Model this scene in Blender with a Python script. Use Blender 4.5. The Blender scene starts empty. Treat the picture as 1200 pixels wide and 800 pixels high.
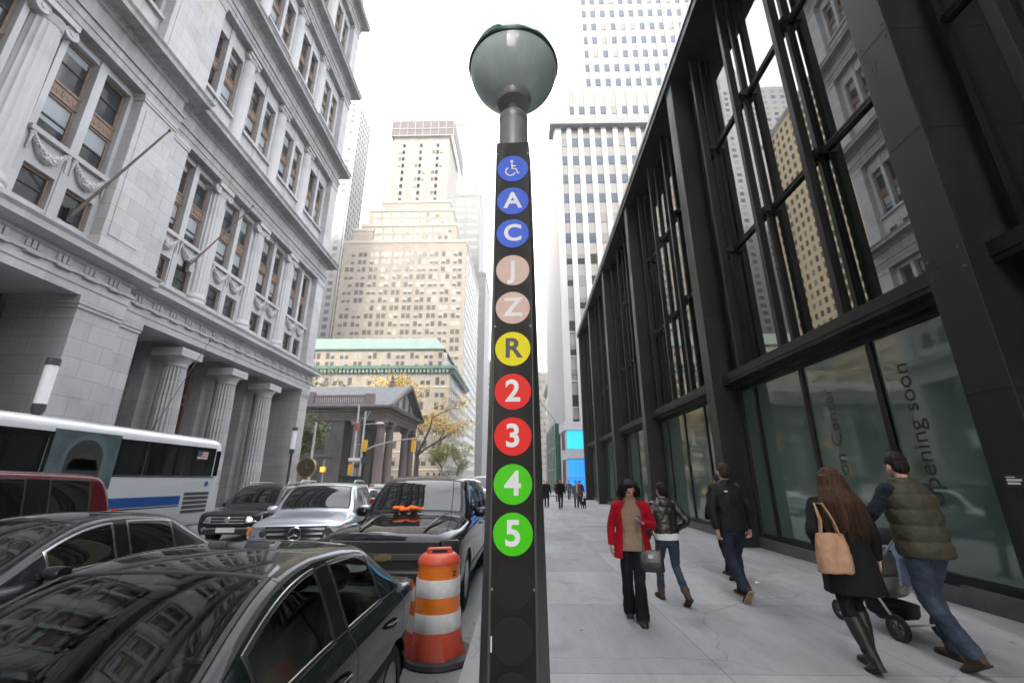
import bpy, bmesh, math, random
from mathutils import Vector, Matrix, noise
random.seed(11)
RAD = math.radians
PI = math.pi
SC = bpy.context.scene
COL = SC.collection
SLOPE = -0.0165

def gz(y):
    """height of the pavement: the avenue falls gently away from the camera"""
    return SLOPE * min(y, 140.0)

# ------------------------------------------------------------------ objects
def link(o, parent=None):
    COL.objects.link(o)
    if parent is not None:
        o.parent = parent
    return o

def tag(o, label=None, cat=None, group=None, kind=None):
    if label: o['label'] = label
    if cat: o['category'] = cat
    if group: o['group'] = group
    if kind: o['kind'] = kind
    return o

def thing(name, label, cat, loc=(0, 0, 0), rz=0.0, group=None, rx=0.0):
    o = bpy.data.objects.new(name, None)
    o.location = loc
    o.rotation_euler = (rx, 0, rz)
    o.empty_display_size = 0.2
    link(o)
    return tag(o, label, cat, group)

def dup_child(o, parent, loc=None):
    c = o.copy()
    COL.objects.link(c)
    c.parent = parent
    if loc is not None:
        c.location = loc
    return c

def dup_tree(root, parent=None):
    c = root.copy()
    COL.objects.link(c)
    c.parent = parent
    for ch in KIDS.get(root.name, []):
        d = dup_tree(ch, c)
    KIDS[c.name] = [x for x in c.children]
    return c
KIDS = {}

def copy_thing(root):
    """a thing, its parts and their sub-parts"""
    def rec(o, p):
        c = o.copy()
        COL.objects.link(c)
        c.parent = p
        for ch in list(o.children):
            rec(ch, c)
        return c
    return rec(root, None)

class MB:
    def __init__(s):
        s.v = []; s.f = []; s.m = []
    def add(s, vs, fs, mi=0):
        b = len(s.v)
        s.v.extend([tuple(p) for p in vs])
        for f in fs:
            s.f.append(tuple(b + i for i in f)); s.m.append(mi)
        return s
    def box(s, x0, x1, y0, y1, z0, z1, mi=0):
        vs = [(x0,y0,z0),(x1,y0,z0),(x1,y1,z0),(x0,y1,z0),(x0,y0,z1),(x1,y0,z1),(x1,y1,z1),(x0,y1,z1)]
        return s.add(vs, [(0,3,2,1),(4,5,6,7),(0,1,5,4),(1,2,6,5),(2,3,7,6),(3,0,4,7)], mi)
    def obox(s, c, size, M=None, mi=0):
        hx, hy, hz = size[0]/2, size[1]/2, size[2]/2
        c = Vector(c)
        pts = [Vector(p) for p in ((-hx,-hy,-hz),(hx,-hy,-hz),(hx,hy,-hz),(-hx,hy,-hz),(-hx,-hy,hz),(hx,-hy,hz),(hx,hy,hz),(-hx,hy,hz))]
        if M is not None: pts = [M @ p for p in pts]
        return s.add([c + p for p in pts], [(0,3,2,1),(4,5,6,7),(0,1,5,4),(1,2,6,5),(2,3,7,6),(3,0,4,7)], mi)
    def loft(s, rings, mi=0, cap=True, closed=True):
        n = len(rings[0]); b = len(s.v)
        for r in rings: s.v.extend([tuple(p) for p in r])
        for i in range(len(rings) - 1):
            for j in range(n if closed else n - 1):
                a = b + i*n + j; d = b + i*n + (j+1) % n
                s.f.append((a, d, d + n, a + n)); s.m.append(mi)
        if cap:
            s.f.append(tuple(b + j for j in reversed(range(n)))); s.m.append(mi)
            e = b + (len(rings)-1)*n
            s.f.append(tuple(e + j for j in range(n))); s.m.append(mi)
        return s
    def tube(s, pts, rad, seg=8, mi=0, cap=True, flat=1.0):
        pts = [Vector(p) for p in pts]
        if not hasattr(rad, '__len__'): rad = [rad]*len(pts)
        rings = []; up = None
        for i, p in enumerate(pts):
            t = (pts[min(i+1, len(pts)-1)] - pts[max(i-1, 0)])
            if t.length < 1e-9: t = Vector((0,0,1))
            t.normalize()
            if up is None:
                up = Vector((0,1,0)) if abs(t.y) < 0.9 else Vector((1,0,0))
            a = up - t*up.dot(t)
            if a.length < 1e-5: a = t.orthogonal()
            a.normalize(); up = a
            b = t.cross(a)
            rings.append([p + a*(rad[i]*math.cos(2*PI*k/seg)) + b*(flat*rad[i]*math.sin(2*PI*k/seg)) for k in range(seg)])
        return s.loft(rings, mi, cap)
    def lathe(s, prof, c=(0,0,0), seg=24, mi=0, axis='z', cap=True, flute=0, fdepth=0.0):
        rings = []
        for r, h in prof:
            ring = []
            for k in range(seg):
                a = 2*PI*k/seg
                rr = r
                if flute: rr = r - fdepth*(0.5 - 0.5*math.cos(a*flute))
                if axis == 'z': p = (c[0] + rr*math.cos(a), c[1] + rr*math.sin(a), c[2] + h)
                elif axis == 'x': p = (c[0] + h, c[1] + rr*math.cos(a), c[2] + rr*math.sin(a))
                else: p = (c[0] + rr*math.sin(a), c[1] + h, c[2] + rr*math.cos(a))
                ring.append(p)
            rings.append(ring)
        return s.loft(rings, mi, cap)
    def ell(s, c, r, seg=16, ring=10, mi=0, M=None):
        c = Vector(c); rings = []
        for i in range(ring + 1):
            th = PI*(i + 0.02)/(ring + 0.04)
            rr = []
            for k in range(seg):
                a = 2*PI*k/seg
                p = Vector((r[0]*math.sin(th)*math.cos(a), r[1]*math.sin(th)*math.sin(a), -r[2]*math.cos(th)))
                if M is not None: p = M @ p
                rr.append(c + p)
            rings.append(rr)
        return s.loft(rings, mi, True)
    def prism(s, poly, h0, h1, axis='x', mi=0):
        """extrude a 2D polygon; axis x: poly=(y,z); y: poly=(x,z); z: poly=(x,y)"""
        def P(p, h):
            if axis == 'x': return (h, p[0], p[1])
            if axis == 'y': return (p[0], h, p[1])
            return (p[0], p[1], h)
        n = len(poly)
        vs = [P(p, h0) for p in poly] + [P(p, h1) for p in poly]
        fs = [tuple(range(n)), tuple(reversed(range(n, 2*n)))]
        fs += [(i, n + i, n + (i+1) % n, (i+1) % n) for i in range(n)]
        return s.add(vs, fs, mi)
    def sweep(s, prof, path, mi=0):
        """prof: list of (out, z); path: plan points (x,y); outward is right of travel; mitred"""
        rings = []
        P = [Vector((p[0], p[1], 0)) for p in path]
        for i, p in enumerate(P):
            d1 = (P[i] - P[i-1]).normalized() if i > 0 else None
            d2 = (P[i+1] - P[i]).normalized() if i < len(P)-1 else None
            d1 = d1 or d2; d2 = d2 or d1
            n1 = Vector((d1.y, -d1.x, 0)); n2 = Vector((d2.y, -d2.x, 0))
            n = (n1 + n2)
            n = n / max(1e-6, n.dot(n1))
            rings.append([p + n*o + Vector((0,0,z)) for o, z in prof])
        return s.loft(rings, mi, True, True)
    def mesh(s, name, mats, smooth=None, fix=True):
        me = bpy.data.meshes.new(name)
        me.from_pydata(s.v, [], s.f)
        if not isinstance(mats, (list, tuple)): mats = [mats]
        for m in mats: me.materials.append(m)
        me.polygons.foreach_set('material_index', s.m)
        if fix:
            bm = bmesh.new(); bm.from_mesh(me)
            bmesh.ops.recalc_face_normals(bm, faces=bm.faces)
            bm.to_mesh(me); bm.free()
        me.update()
        if smooth is not None:
            me.shade_smooth()
            if smooth < 179: me.set_sharp_from_angle(angle=RAD(smooth))
        return me
    def build(s, name, mats, parent=None, smooth=None, bevel=0.0, loc=None, fix=True):
        o = bpy.data.objects.new(name, s.mesh(name, mats, smooth, fix))
        link(o, parent)
        if loc is not None: o.location = loc
        if bevel:
            md = o.modifiers.new('bevel', 'BEVEL'); md.width = bevel; md.segments = 2; md.limit_method = 'ANGLE'; md.angle_limit = RAD(40)
        return o

def bake(o):
    """replace an object's mesh by its evaluated one"""
    dg = bpy.context.evaluated_depsgraph_get()
    dg.update()
    me = bpy.data.meshes.new_from_object(o.evaluated_get(dg))
    old = o.data
    o.modifiers.clear()
    o.data = me
    return o

def remesh_obj(mb, name, m, voxel, parent=None, iters=4, fold=None, factor=0.5):
    o = mb.build(name, m, None)
    md = o.modifiers.new('r', 'REMESH'); md.mode = 'VOXEL'; md.voxel_size = voxel; md.use_smooth_shade = True
    if iters:
        sm = o.modifiers.new('s', 'SMOOTH'); sm.iterations = iters; sm.factor = factor
    bake(o)
    me = o.data
    me.materials.clear(); me.materials.append(m)
    if fold:
        amp, sx, sy, sz, seed = fold
        co = [Vector(v.co) for v in me.vertices]
        no = [Vector(v.normal) for v in me.vertices]
        for i, v in enumerate(me.vertices):
            p = co[i]
            n = noise.noise(Vector((p.x*sx + seed, p.y*sy, p.z*sz))) + 0.5*noise.noise(Vector((p.x*sx*2.3, p.y*sy*2.3 + seed, p.z*sz*2.1)))
            v.co = p + no[i]*(n*amp)
        me.update()
    me.shade_smooth()
    o.parent = parent
    return o

# ------------------------------------------------------------------ materials
def new_mat(name):
    m = bpy.data.materials.new(name); m.use_nodes = True
    nt = m.node_tree
    b = nt.nodes['Principled BSDF']
    return m, nt, b

def setc(b, col, rough=0.6, metal=0.0, ior=1.5, coat=0.0):
    b.inputs['Base Color'].default_value = (*col, 1)
    b.inputs['Roughness'].default_value = rough
    b.inputs['Metallic'].default_value = metal
    b.inputs['IOR'].default_value = ior
    b.inputs['Coat Weight'].default_value = coat
    b.inputs['Coat Roughness'].default_value = 0.04

def N(nt, t, **kw):
    n = nt.nodes.new(t)
    for k, v in kw.items():
        if k.startswith('i_'):
            n.inputs[k[2:].replace('_', ' ')].default_value = v
        else: setattr(n, k, v)
    return n

def pmat(name, col, rough=0.6, metal=0.0, var=0.12, scale=2.0, bump=0.0, bscale=40.0, ior=1.5, coat=0.0, stretch=(1,1,1), rvar=0.0, coords='Object'):
    m, nt, b = new_mat(name); setc(b, col, rough, metal, ior, coat)
    L = nt.links.new
    if var or bump or rvar:
        tc = N(nt, 'ShaderNodeTexCoord')
        mp = N(nt, 'ShaderNodeMapping'); mp.inputs['Scale'].default_value = stretch
        L(tc.outputs[coords], mp.inputs['Vector'])
        nz = N(nt, 'ShaderNodeTexNoise'); nz.inputs['Scale'].default_value = scale; nz.inputs['Detail'].default_value = 6; nz.inputs['Roughness'].default_value = 0.65
        L(mp.outputs[0], nz.inputs['Vector'])
        if var:
            mr = N(nt, 'ShaderNodeMapRange'); mr.inputs['From Min'].default_value = 0.3; mr.inputs['From Max'].default_value = 0.7
            mr.inputs['To Min'].default_value = 1 - var; mr.inputs['To Max'].default_value = 1 + var
            L(nz.outputs['Fac'], mr.inputs['Value'])
            mx = N(nt, 'ShaderNodeVectorMath', operation='SCALE'); mx.inputs[0].default_value = col
            L(mr.outputs[0], mx.inputs['Scale'])
            L(mx.outputs[0], b.inputs['Base Color'])
        if rvar:
            m2 = N(nt, 'ShaderNodeMapRange'); m2.inputs['From Min'].default_value = 0.3; m2.inputs['From Max'].default_value = 0.7
            m2.inputs['To Min'].default_value = max(0.02, rough - rvar); m2.inputs['To Max'].default_value = min(1, rough + rvar)
            L(nz.outputs['Fac'], m2.inputs['Value']); L(m2.outputs[0], b.inputs['Roughness'])
        if bump:
            n2 = N(nt, 'ShaderNodeTexNoise'); n2.inputs['Scale'].default_value = bscale; n2.inputs['Detail'].default_value = 4
            L(mp.outputs[0], n2.inputs['Vector'])
            bp = N(nt, 'ShaderNodeBump'); bp.inputs['Strength'].default_value = bump; bp.inputs['Distance'].default_value = 0.02
            L(n2.outputs['Fac'], bp.inputs['Height']); L(bp.outputs[0], b.inputs['Normal'])
    return m

def stone_mat(name, col, bw=1.4, bh=0.62, joint=0.55, streak=0.22, stain=None, rough=0.75, jw=0.012):
    """ashlar: joints, block-to-block tone, vertical rain streaks, blotchy stains"""
    m, nt, b = new_mat(name); setc(b, col, rough)
    L = nt.links.new
    tc = N(nt, 'ShaderNodeTexCoord')
    sp = N(nt, 'ShaderNodeSeparateXYZ'); L(tc.outputs['Object'], sp.inputs[0])
    ad = N(nt, 'ShaderNodeMath', operation='ADD'); L(sp.outputs['X'], ad.inputs[0]); L(sp.outputs['Y'], ad.inputs[1])
    cb = N(nt, 'ShaderNodeCombineXYZ'); L(ad.outputs[0], cb.inputs['X']); L(sp.outputs['Z'], cb.inputs['Y'])
    br = N(nt, 'ShaderNodeTexBrick'); br.inputs['Scale'].default_value = 1.0
    br.inputs['Brick Width'].default_value = bw; br.inputs['Row Height'].default_value = bh
    br.inputs['Mortar Size'].default_value = jw; br.inputs['Mortar Smooth'].default_value = 0.3
    br.inputs['Color1'].default_value = (1,1,1,1); br.inputs['Color2'].default_value = (0.86,0.86,0.87,1)
    br.inputs['Mortar'].default_value = (joint,)*3 + (1,)
    L(cb.outputs[0], br.inputs['Vector'])
    mp = N(nt, 'ShaderNodeMapping'); mp.inputs['Scale'].default_value = (2.2, 2.2, 0.16); L(tc.outputs['Object'], mp.inputs[0])
    nz = N(nt, 'ShaderNodeTexNoise'); nz.inputs['Scale'].default_value = 1.3; nz.inputs['Detail'].default_value = 7; nz.inputs['Roughness'].default_value = 0.7
    L(mp.outputs[0], nz.inputs['Vector'])
    mr = N(nt, 'ShaderNodeMapRange'); mr.inputs['From Min'].default_value = 0.3; mr.inputs['From Max'].default_value = 0.7
    mr.inputs['To Min'].default_value = 1 - streak; mr.inputs['To Max'].default_value = 1 + streak*0.4
    L(nz.outputs['Fac'], mr.inputs['Value'])
    n2 = N(nt, 'ShaderNodeTexNoise'); n2.inputs['Scale'].default_value = 0.55; n2.inputs['Detail'].default_value = 5
    L(tc.outputs['Object'], n2.inputs['Vector'])
    cr = N(nt, 'ShaderNodeMapRange'); cr.inputs['From Min'].default_value = 0.52; cr.inputs['From Max'].default_value = 0.75
    L(n2.outputs['Fac'], cr.inputs['Value'])
    st = stain or (col[0]*0.8, col[1]*0.76, col[2]*0.66)
    mix = N(nt, 'ShaderNodeMix', data_type='RGBA'); mix.inputs['A'].default_value = (*col,1); mix.inputs['B'].default_value = (*st,1)
    L(cr.outputs[0], mix.inputs['Factor'])
    s1 = N(nt, 'ShaderNodeVectorMath', operation='SCALE'); L(mix.outputs['Result'], s1.inputs[0]); L(mr.outputs[0], s1.inputs['Scale'])
    s2 = N(nt, 'ShaderNodeVectorMath', operation='MULTIPLY'); L(s1.outputs[0], s2.inputs[0]); L(br.outputs['Color'], s2.inputs[1])
    L(s2.outputs[0], b.inputs['Base Color'])
    n3 = N(nt, 'ShaderNodeTexNoise'); n3.inputs['Scale'].default_value = 14; n3.inputs['Detail'].default_value = 5; L(tc.outputs['Object'], n3.inputs['Vector'])
    bp = N(nt, 'ShaderNodeBump'); bp.inputs['Strength'].default_value = 0.25; bp.inputs['Distance'].default_value = 0.02
    L(n3.outputs['Fac'], bp.inputs['Height'])
    L(bp.outputs[0], b.inputs['Normal'])
    return m

def glass_mat(name, col, rough=0.03, ior=1.5, wob=0.0, wscale=0.6, spec=0.5):
    """a dark room behind a reflecting pane; wob bends the reflections as real panes do"""
    m, nt, b = new_mat(name); setc(b, col, rough, 0.0, ior)
    b.inputs['Specular IOR Level'].default_value = spec
    if wob:
        L = nt.links.new
        tc = N(nt, 'ShaderNodeTexCoord')
        nz = N(nt, 'ShaderNodeTexNoise'); nz.inputs['Scale'].default_value = wscale; nz.inputs['Detail'].default_value = 1
        L(tc.outputs['Object'], nz.inputs['Vector'])
        bp = N(nt, 'ShaderNodeBump'); bp.inputs['Strength'].default_value = wob; bp.inputs['Distance'].default_value = 0.1
        L(nz.outputs['Fac'], bp.inputs['Height']); L(bp.outputs[0], b.inputs['Normal'])
    return m

def tinted_glass(name, tint=(0.30,0.36,0.34), ior=1.5):
    m, nt, b = new_mat(name)
    L = nt.links.new
    tr = N(nt, 'ShaderNodeBsdfTransparent'); tr.inputs['Color'].default_value = (*tint, 1)
    gl = N(nt, 'ShaderNodeBsdfGlossy'); gl.inputs['Roughness'].default_value = 0.02; gl.inputs['Color'].default_value = (0.95,1,0.98,1)
    fr = N(nt, 'ShaderNodeFresnel'); fr.inputs['IOR'].default_value = ior
    mx = N(nt, 'ShaderNodeMixShader')
    L(fr.outputs[0], mx.inputs['Fac']); L(tr.outputs[0], mx.inputs[1]); L(gl.outputs[0], mx.inputs[2])
    L(mx.outputs[0], nt.nodes['Material Output'].inputs['Surface'])
    return m

def emis_mat(name, col, strength):
    m, nt, b = new_mat(name); setc(b, col, 0.5)
    b.inputs['Emission Color'].default_value = (*col, 1)
    b.inputs['Emission Strength'].default_value = strength
    return m

def text_obj(body, size, m, parent, loc, rot, name='lettering', bold=0.0, extrude=0.002, sx=1.0, align='CENTER', spacing=1.0):
    cu = bpy.data.curves.new(name, 'FONT')
    cu.body = body; cu.size = size; cu.align_x = align; cu.align_y = 'CENTER'
    cu.offset = bold; cu.extrude = extrude; cu.space_character = spacing
    cu.materials.append(m)
    o = bpy.data.objects.new(name, cu)
    o.rotation_euler = rot
    o.location = loc
    o.scale = (sx, 1, 1)
    link(o, None)
    dg = bpy.context.evaluated_depsgraph_get(); dg.update()
    me = bpy.data.meshes.new_from_object(o.evaluated_get(dg))
    q = bpy.data.objects.new(name, me)
    q.rotation_euler = rot; q.location = loc; q.scale = (sx, 1, 1)
    if not me.materials: me.materials.append(m)
    bpy.data.objects.remove(o)
    link(q, parent)
    return q

# camera facts, used only to decide which windows show largest
CAM = Vector((0, 0, 1.65)); PITCH = RAD(17.22); YAW = RAD(1.094)
def cam_project(p):
    d = Vector(p) - CAM
    c, s = math.cos(YAW), math.sin(YAW)
    a = Vector((c*d.x + s*d.y, -s*d.x + c*d.y, d.z))
    f = math.cos(PITCH)*a.y + math.sin(PITCH)*a.z
    if f < 0.05: return None
    return (600 + 500*a.x/f, 400 - 500*(-math.sin(PITCH)*a.y + math.cos(PITCH)*a.z)/f, f)
# ------------------------------------------------------------------ shared materials
M = {}
M['stone'] = stone_mat('pale_granite', (0.475,0.47,0.47), 1.5, 0.75, 0.55, 0.11, (0.38,0.365,0.32))
M['stone_trim'] = stone_mat('carved_granite', (0.49,0.485,0.485), 2.2, 3.0, 0.72, 0.13, (0.40,0.395,0.38), jw=0.008)
M['stone_dark'] = stone_mat('dark_cornice', (0.36,0.36,0.36), 2.2, 3.0, 0.75, 0.35, (0.26,0.25,0.23), jw=0.008)  # darker, more streaked granite for the upper entablatures
M['bronze'] = pmat('brown_bronze', (0.20,0.135,0.095), 0.55, 0.1, 0.25, 3, 0.1, 30)
M['dark_bronze'] = pmat('dark_bronze', (0.060,0.042,0.030), 0.5, 0.2, 0.3, 2)
M['pane_a'] = glass_mat('window_pane_dark', (0.030,0.036,0.040), 0.05, 1.5, 0.05, 0.8, 0.7)
M['pane_b'] = glass_mat('window_pane_blind', (0.30,0.33,0.35), 0.12, 1.5, 0.05, 0.8, 0.6)
M['steel'] = pmat('charcoal_steel', (0.011,0.0122,0.0122), 0.48, 0.0, 0.35, 1.6, 0.03, 60, ior=1.32, stretch=(1,1,.3), rvar=0.16)
M['steel_lit'] = pmat('charcoal_steel_lit', (0.012,0.0132,0.0134), 0.42, 0.0, 0.35, 1.6, 0.02, 60, ior=1.34, stretch=(1,1,.25), rvar=0.16)  # column steel, colour lightened to stand for skylight on the outer faces
M['wall_glass'] = glass_mat('curtain_wall_glass', (0.012,0.015,0.014), 0.015, 2.25, 0.06, 0.35, 0.8)
M['shop_glass'] = glass_mat('filmed_shop_glass', (0.082,0.130,0.112), 0.05, 1.85, 0.03, 0.5, 0.6)
M['ink'] = pmat('black_lettering', (0.008,0.009,0.009), 0.5, var=0)
M['black'] = pmat('matt_black', (0.012,0.012,0.013), 0.55, var=0)
M['gloss_black'] = pmat('gloss_black', (0.010,0.010,0.011), 0.15, var=0)
M['rubber'] = pmat('tyre_rubber', (0.016,0.016,0.017), 0.8, var=0.2, scale=20)
M['chrome'] = pmat('chrome', (0.75,0.76,0.78), 0.12, 1.0, var=0)
M['alloy'] = pmat('alloy', (0.45,0.46,0.47), 0.28, 1.0, var=0.05)
M['plastic'] = pmat('grey_plastic', (0.05,0.052,0.055), 0.5, var=0.1)
M['lamp_clear'] = glass_mat('headlamp_lens', (0.45,0.47,0.5), 0.08, 1.5)
M['lamp_amber'] = glass_mat('amber_lens', (0.75,0.22,0.03), 0.15)
M['lamp_red'] = glass_mat('red_lens', (0.55,0.012,0.012), 0.12)
M['car_glass'] = glass_mat('car_glass', (0.008,0.010,0.0095), 0.02, 1.55, spec=0.6)
M['plate'] = pmat('white_plate', (0.75,0.75,0.72), 0.5, var=0.03)
M['trim_dull'] = pmat('dull_chrome_trim', (0.40,0.41,0.43), 0.22, 1.0, var=0)
M['white'] = pmat('white_paint', (0.80,0.80,0.80), 0.5, var=0.05)
M['galv'] = pmat('galvanised_pole', (0.42,0.43,0.44), 0.45, 0.5, 0.1, 3)
M['signal_yellow'] = pmat('signal_yellow', (0.80,0.42,0.03), 0.45, var=0.1)
M['gold'] = pmat('gilded', (0.34,0.25,0.10), 0.35, 0.8, 0.2, 6)

def car_paint(name, col, flake=0.0, rough=0.35, coat=1.0):
    m, nt, b = new_mat(name); setc(b, col, rough, flake, 1.5, coat)
    b.inputs['Coat Roughness'].default_value = 0.03
    dark = max(col) < .12                 # dark polished paint: one sharp, weak reflection
    if dark: b.inputs['Coat Weight'].default_value = 0.0; b.inputs['IOR'].default_value = 1.36; b.inputs['Metallic'].default_value = 0
    L = nt.links.new                      # road film: dust dulls the flanks in patches
    tc = N(nt, 'ShaderNodeTexCoord')
    nz = N(nt, 'ShaderNodeTexNoise'); nz.inputs['Scale'].default_value = 1.6; nz.inputs['Detail'].default_value = 8
    L(tc.outputs['Object'], nz.inputs['Vector'])
    mr = N(nt, 'ShaderNodeMapRange'); mr.inputs['From Min'].default_value = 0.35; mr.inputs['From Max'].default_value = 0.75
    mr.inputs['To Min'].default_value = 0.015; mr.inputs['To Max'].default_value = 0.09
    L(nz.outputs['Fac'], mr.inputs['Value']); L(mr.outputs[0], b.inputs['Roughness' if dark else 'Coat Roughness'])
    m2 = N(nt, 'ShaderNodeMapRange'); m2.inputs['To Min'].default_value = 0.0; m2.inputs['To Max'].default_value = 0.03
    L(nz.outputs['Fac'], m2.inputs['Value'])
    mix = N(nt, 'ShaderNodeMix', data_type='RGBA'); mix.inputs['A'].default_value = (*col,1); mix.inputs['B'].default_value = (0.22,0.21,0.2,1)
    L(m2.outputs[0], mix.inputs['Factor']); L(mix.outputs['Result'], b.inputs['Base Color'])
    return m
# ------------------------------------------------------------------ ground, road, pavements
def concrete(name, col, w, h, joint=0.6, off=0.0, spots=True, jw=0.012):
    m, nt, b = new_mat(name); setc(b, col, 0.72)
    L = nt.links.new
    tc = N(nt, 'ShaderNodeTexCoord')
    br = N(nt, 'ShaderNodeTexBrick'); br.offset = off; br.inputs['Scale'].default_value = 1.0
    br.inputs['Brick Width'].default_value = w; br.inputs['Row Height'].default_value = h
    br.inputs['Mortar Size'].default_value = jw; br.inputs['Mortar Smooth'].default_value = 0.4
    br.inputs['Color1'].default_value = (1,1,1,1); br.inputs['Color2'].default_value = (0.78,0.785,0.81,1); br.inputs['Mortar'].default_value = (joint,)*3+(1,)
    L(tc.outputs['Object'], br.inputs['Vector'])
    mp = N(nt, 'ShaderNodeMapping'); mp.inputs['Scale'].default_value = (1, 0.25, 1); mp.inputs['Rotation'].default_value = (0,0,1.35)
    L(tc.outputs['Object'], mp.inputs[0])
    nz = N(nt, 'ShaderNodeTexNoise'); nz.inputs['Scale'].default_value = 1.1; nz.inputs['Detail'].default_value = 9; nz.inputs['Roughness'].default_value = 0.72
    L(mp.outputs[0], nz.inputs['Vector'])
    mr = N(nt, 'ShaderNodeMapRange'); mr.inputs['From Min'].default_value = 0.28; mr.inputs['From Max'].default_value = 0.72
    mr.inputs['To Min'].default_value = 0.62; mr.inputs['To Max'].default_value = 1.14
    L(nz.outputs['Fac'], mr.inputs['Value'])
    fine = N(nt, 'ShaderNodeTexNoise'); fine.inputs['Scale'].default_value = 90; fine.inputs['Detail'].default_value = 3; L(tc.outputs['Object'], fine.inputs['Vector'])
    fr = N(nt, 'ShaderNodeMapRange'); fr.inputs['To Min'].default_value = 0.88; fr.inputs['To Max'].default_value = 1.12; L(fine.outputs['Fac'], fr.inputs['Value'])
    mu = N(nt, 'ShaderNodeMath', operation='MULTIPLY'); L(mr.outputs[0], mu.inputs[0]); L(fr.outputs[0], mu.inputs[1])
    last = mu
    if spots:   # trodden gum
        vo = N(nt, 'ShaderNodeTexVoronoi'); vo.inputs['Scale'].default_value = 2.3; vo.inputs['Randomness'].default_value = 1.0; L(tc.outputs['Object'], vo.inputs['Vector'])
        ss = N(nt, 'ShaderNodeMapRange'); ss.inputs['From Min'].default_value = 0.045; ss.inputs['From Max'].default_value = 0.075
        ss.inputs['To Min'].default_value = 0.5; ss.inputs['To Max'].default_value = 1.0; L(vo.outputs['Distance'], ss.inputs['Value'])
        mu2 = N(nt, 'ShaderNodeMath', operation='MULTIPLY'); L(mu.outputs[0], mu2.inputs[0]); L(ss.outputs[0], mu2.inputs[1]); last = mu2
    # old spills and hairline cracks
    sp = N(nt, 'ShaderNodeTexNoise'); sp.inputs['Scale'].default_value = 0.8; sp.inputs['Detail'].default_value = 4; sp.inputs['Distortion'].default_value = 1.2; L(tc.outputs['Object'], sp.inputs['Vector'])
    sr = N(nt, 'ShaderNodeMapRange'); sr.inputs['From Min'].default_value = 0.56; sr.inputs['From Max'].default_value = 0.68; sr.inputs['To Min'].default_value = 1.0; sr.inputs['To Max'].default_value = 0.78; L(sp.outputs['Fac'], sr.inputs['Value'])
    wv = N(nt, 'ShaderNodeTexNoise'); wv.inputs['Scale'].default_value = 1.5; wv.inputs['Detail'].default_value = 5; L(tc.outputs['Object'], wv.inputs['Vector'])
    wa = N(nt, 'ShaderNodeVectorMath', operation='MULTIPLY_ADD'); wa.inputs[1].default_value = (.5,.5,0); L(wv.outputs['Color'], wa.inputs[0]); L(tc.outputs['Object'], wa.inputs[2])
    vc = N(nt, 'ShaderNodeTexVoronoi', feature='DISTANCE_TO_EDGE'); vc.inputs['Scale'].default_value = 0.33; L(wa.outputs[0], vc.inputs['Vector'])
    vr = N(nt, 'ShaderNodeMapRange'); vr.inputs['From Min'].default_value = 0.0; vr.inputs['From Max'].default_value = 0.0035; vr.inputs['To Min'].default_value = 0.68; vr.inputs['To Max'].default_value = 1.0; L(vc.outputs['Distance'], vr.inputs['Value'])
    m3 = N(nt, 'ShaderNodeMath', operation='MULTIPLY'); L(last.outputs[0], m3.inputs[0]); L(sr.outputs[0], m3.inputs[1])
    m4 = N(nt, 'ShaderNodeMath', operation='MULTIPLY'); L(m3.outputs[0], m4.inputs[0]); L(vr.outputs[0], m4.inputs[1]); last = m4
    s1 = N(nt, 'ShaderNodeVectorMath', operation='SCALE'); s1.inputs[0].default_value = col; L(last.outputs[0], s1.inputs['Scale'])
    s2 = N(nt, 'ShaderNodeVectorMath', operation='MULTIPLY'); L(s1.outputs[0], s2.inputs[0]); L(br.outputs['Color'], s2.inputs[1])
    L(s2.outputs[0], b.inputs['Base Color'])
    bp = N(nt, 'ShaderNodeBump'); bp.inputs['Strength'].default_value = 0.3; bp.inputs['Distance'].default_value = 0.01
    L(fine.outputs['Fac'], bp.inputs['Height']); L(bp.outputs[0], b.inputs['Normal'])
    return m
M['pavement'] = concrete('pavement_concrete', (0.36,0.36,0.365), 1.85, 2.3, 0.62)
M['kerb'] = concrete('kerb_granite', (0.33,0.33,0.33), 2.4, 9, 0.5, spots=False)
M['road'] = concrete('road_surface', (0.21,0.21,0.21), 3.4, 6.0, 0.6, spots=True, jw=0.02)
M['dirt'] = pmat('far_ground', (0.16,0.16,0.165), 0.9, var=0.2, scale=0.05)

def strip(name, x0, x1, y0, y1, dz, m, n=1, thick=0.0):
    """a sheet (or slab) that follows the fall of the avenue"""
    b = MB(); ys = [y0] + [y for y in (140.0,) if y0 < y < y1] + [y1]
    for a, c in zip(ys[:-1], ys[1:]):
        za, zc = gz(a) + dz, gz(c) + dz
        if thick:
            vs = [(x0,a,za-thick),(x1,a,za-thick),(x1,c,zc-thick),(x0,c,zc-thick),(x0,a,za),(x1,a,za),(x1,c,zc),(x0,c,zc)]
            b.add(vs, [(0,3,2,1),(4,5,6,7),(0,1,5,4),(1,2,6,5),(2,3,7,6),(3,0,4,7)])
        else:
            b.add([(x0,a,za),(x1,a,za),(x1,c,zc),(x0,c,zc)], [(0,1,2,3)])
    o = b.build(name, m, None)
    return tag(o, kind='structure')
strip('ground', -400, 300, -200, 1000, -0.21, M['dirt'])
strip('road', -14.0, -0.55, -60, 800, -0.15, M['road'])
strip('cross_street', -120, -14.0, 38.0, 54.0, -0.156, M['road'])
strip('cross_street', -0.55, 120, 47.0, 58.0, -0.156, M['road'])
strip('pavement', -0.38, 12, -40, 46.6, 0.0, M['pavement'], thick=0.2)
strip('kerb', -0.55, -0.383, -40, 46.6, 0.0, M['kerb'], thick=0.2)
strip('pavement', -0.38, 60, 58.4, 800, 0.0, M['pavement'], thick=0.2)
strip('kerb', -0.55, -0.383, 58.4, 800, 0.0, M['kerb'], thick=0.2)
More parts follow.
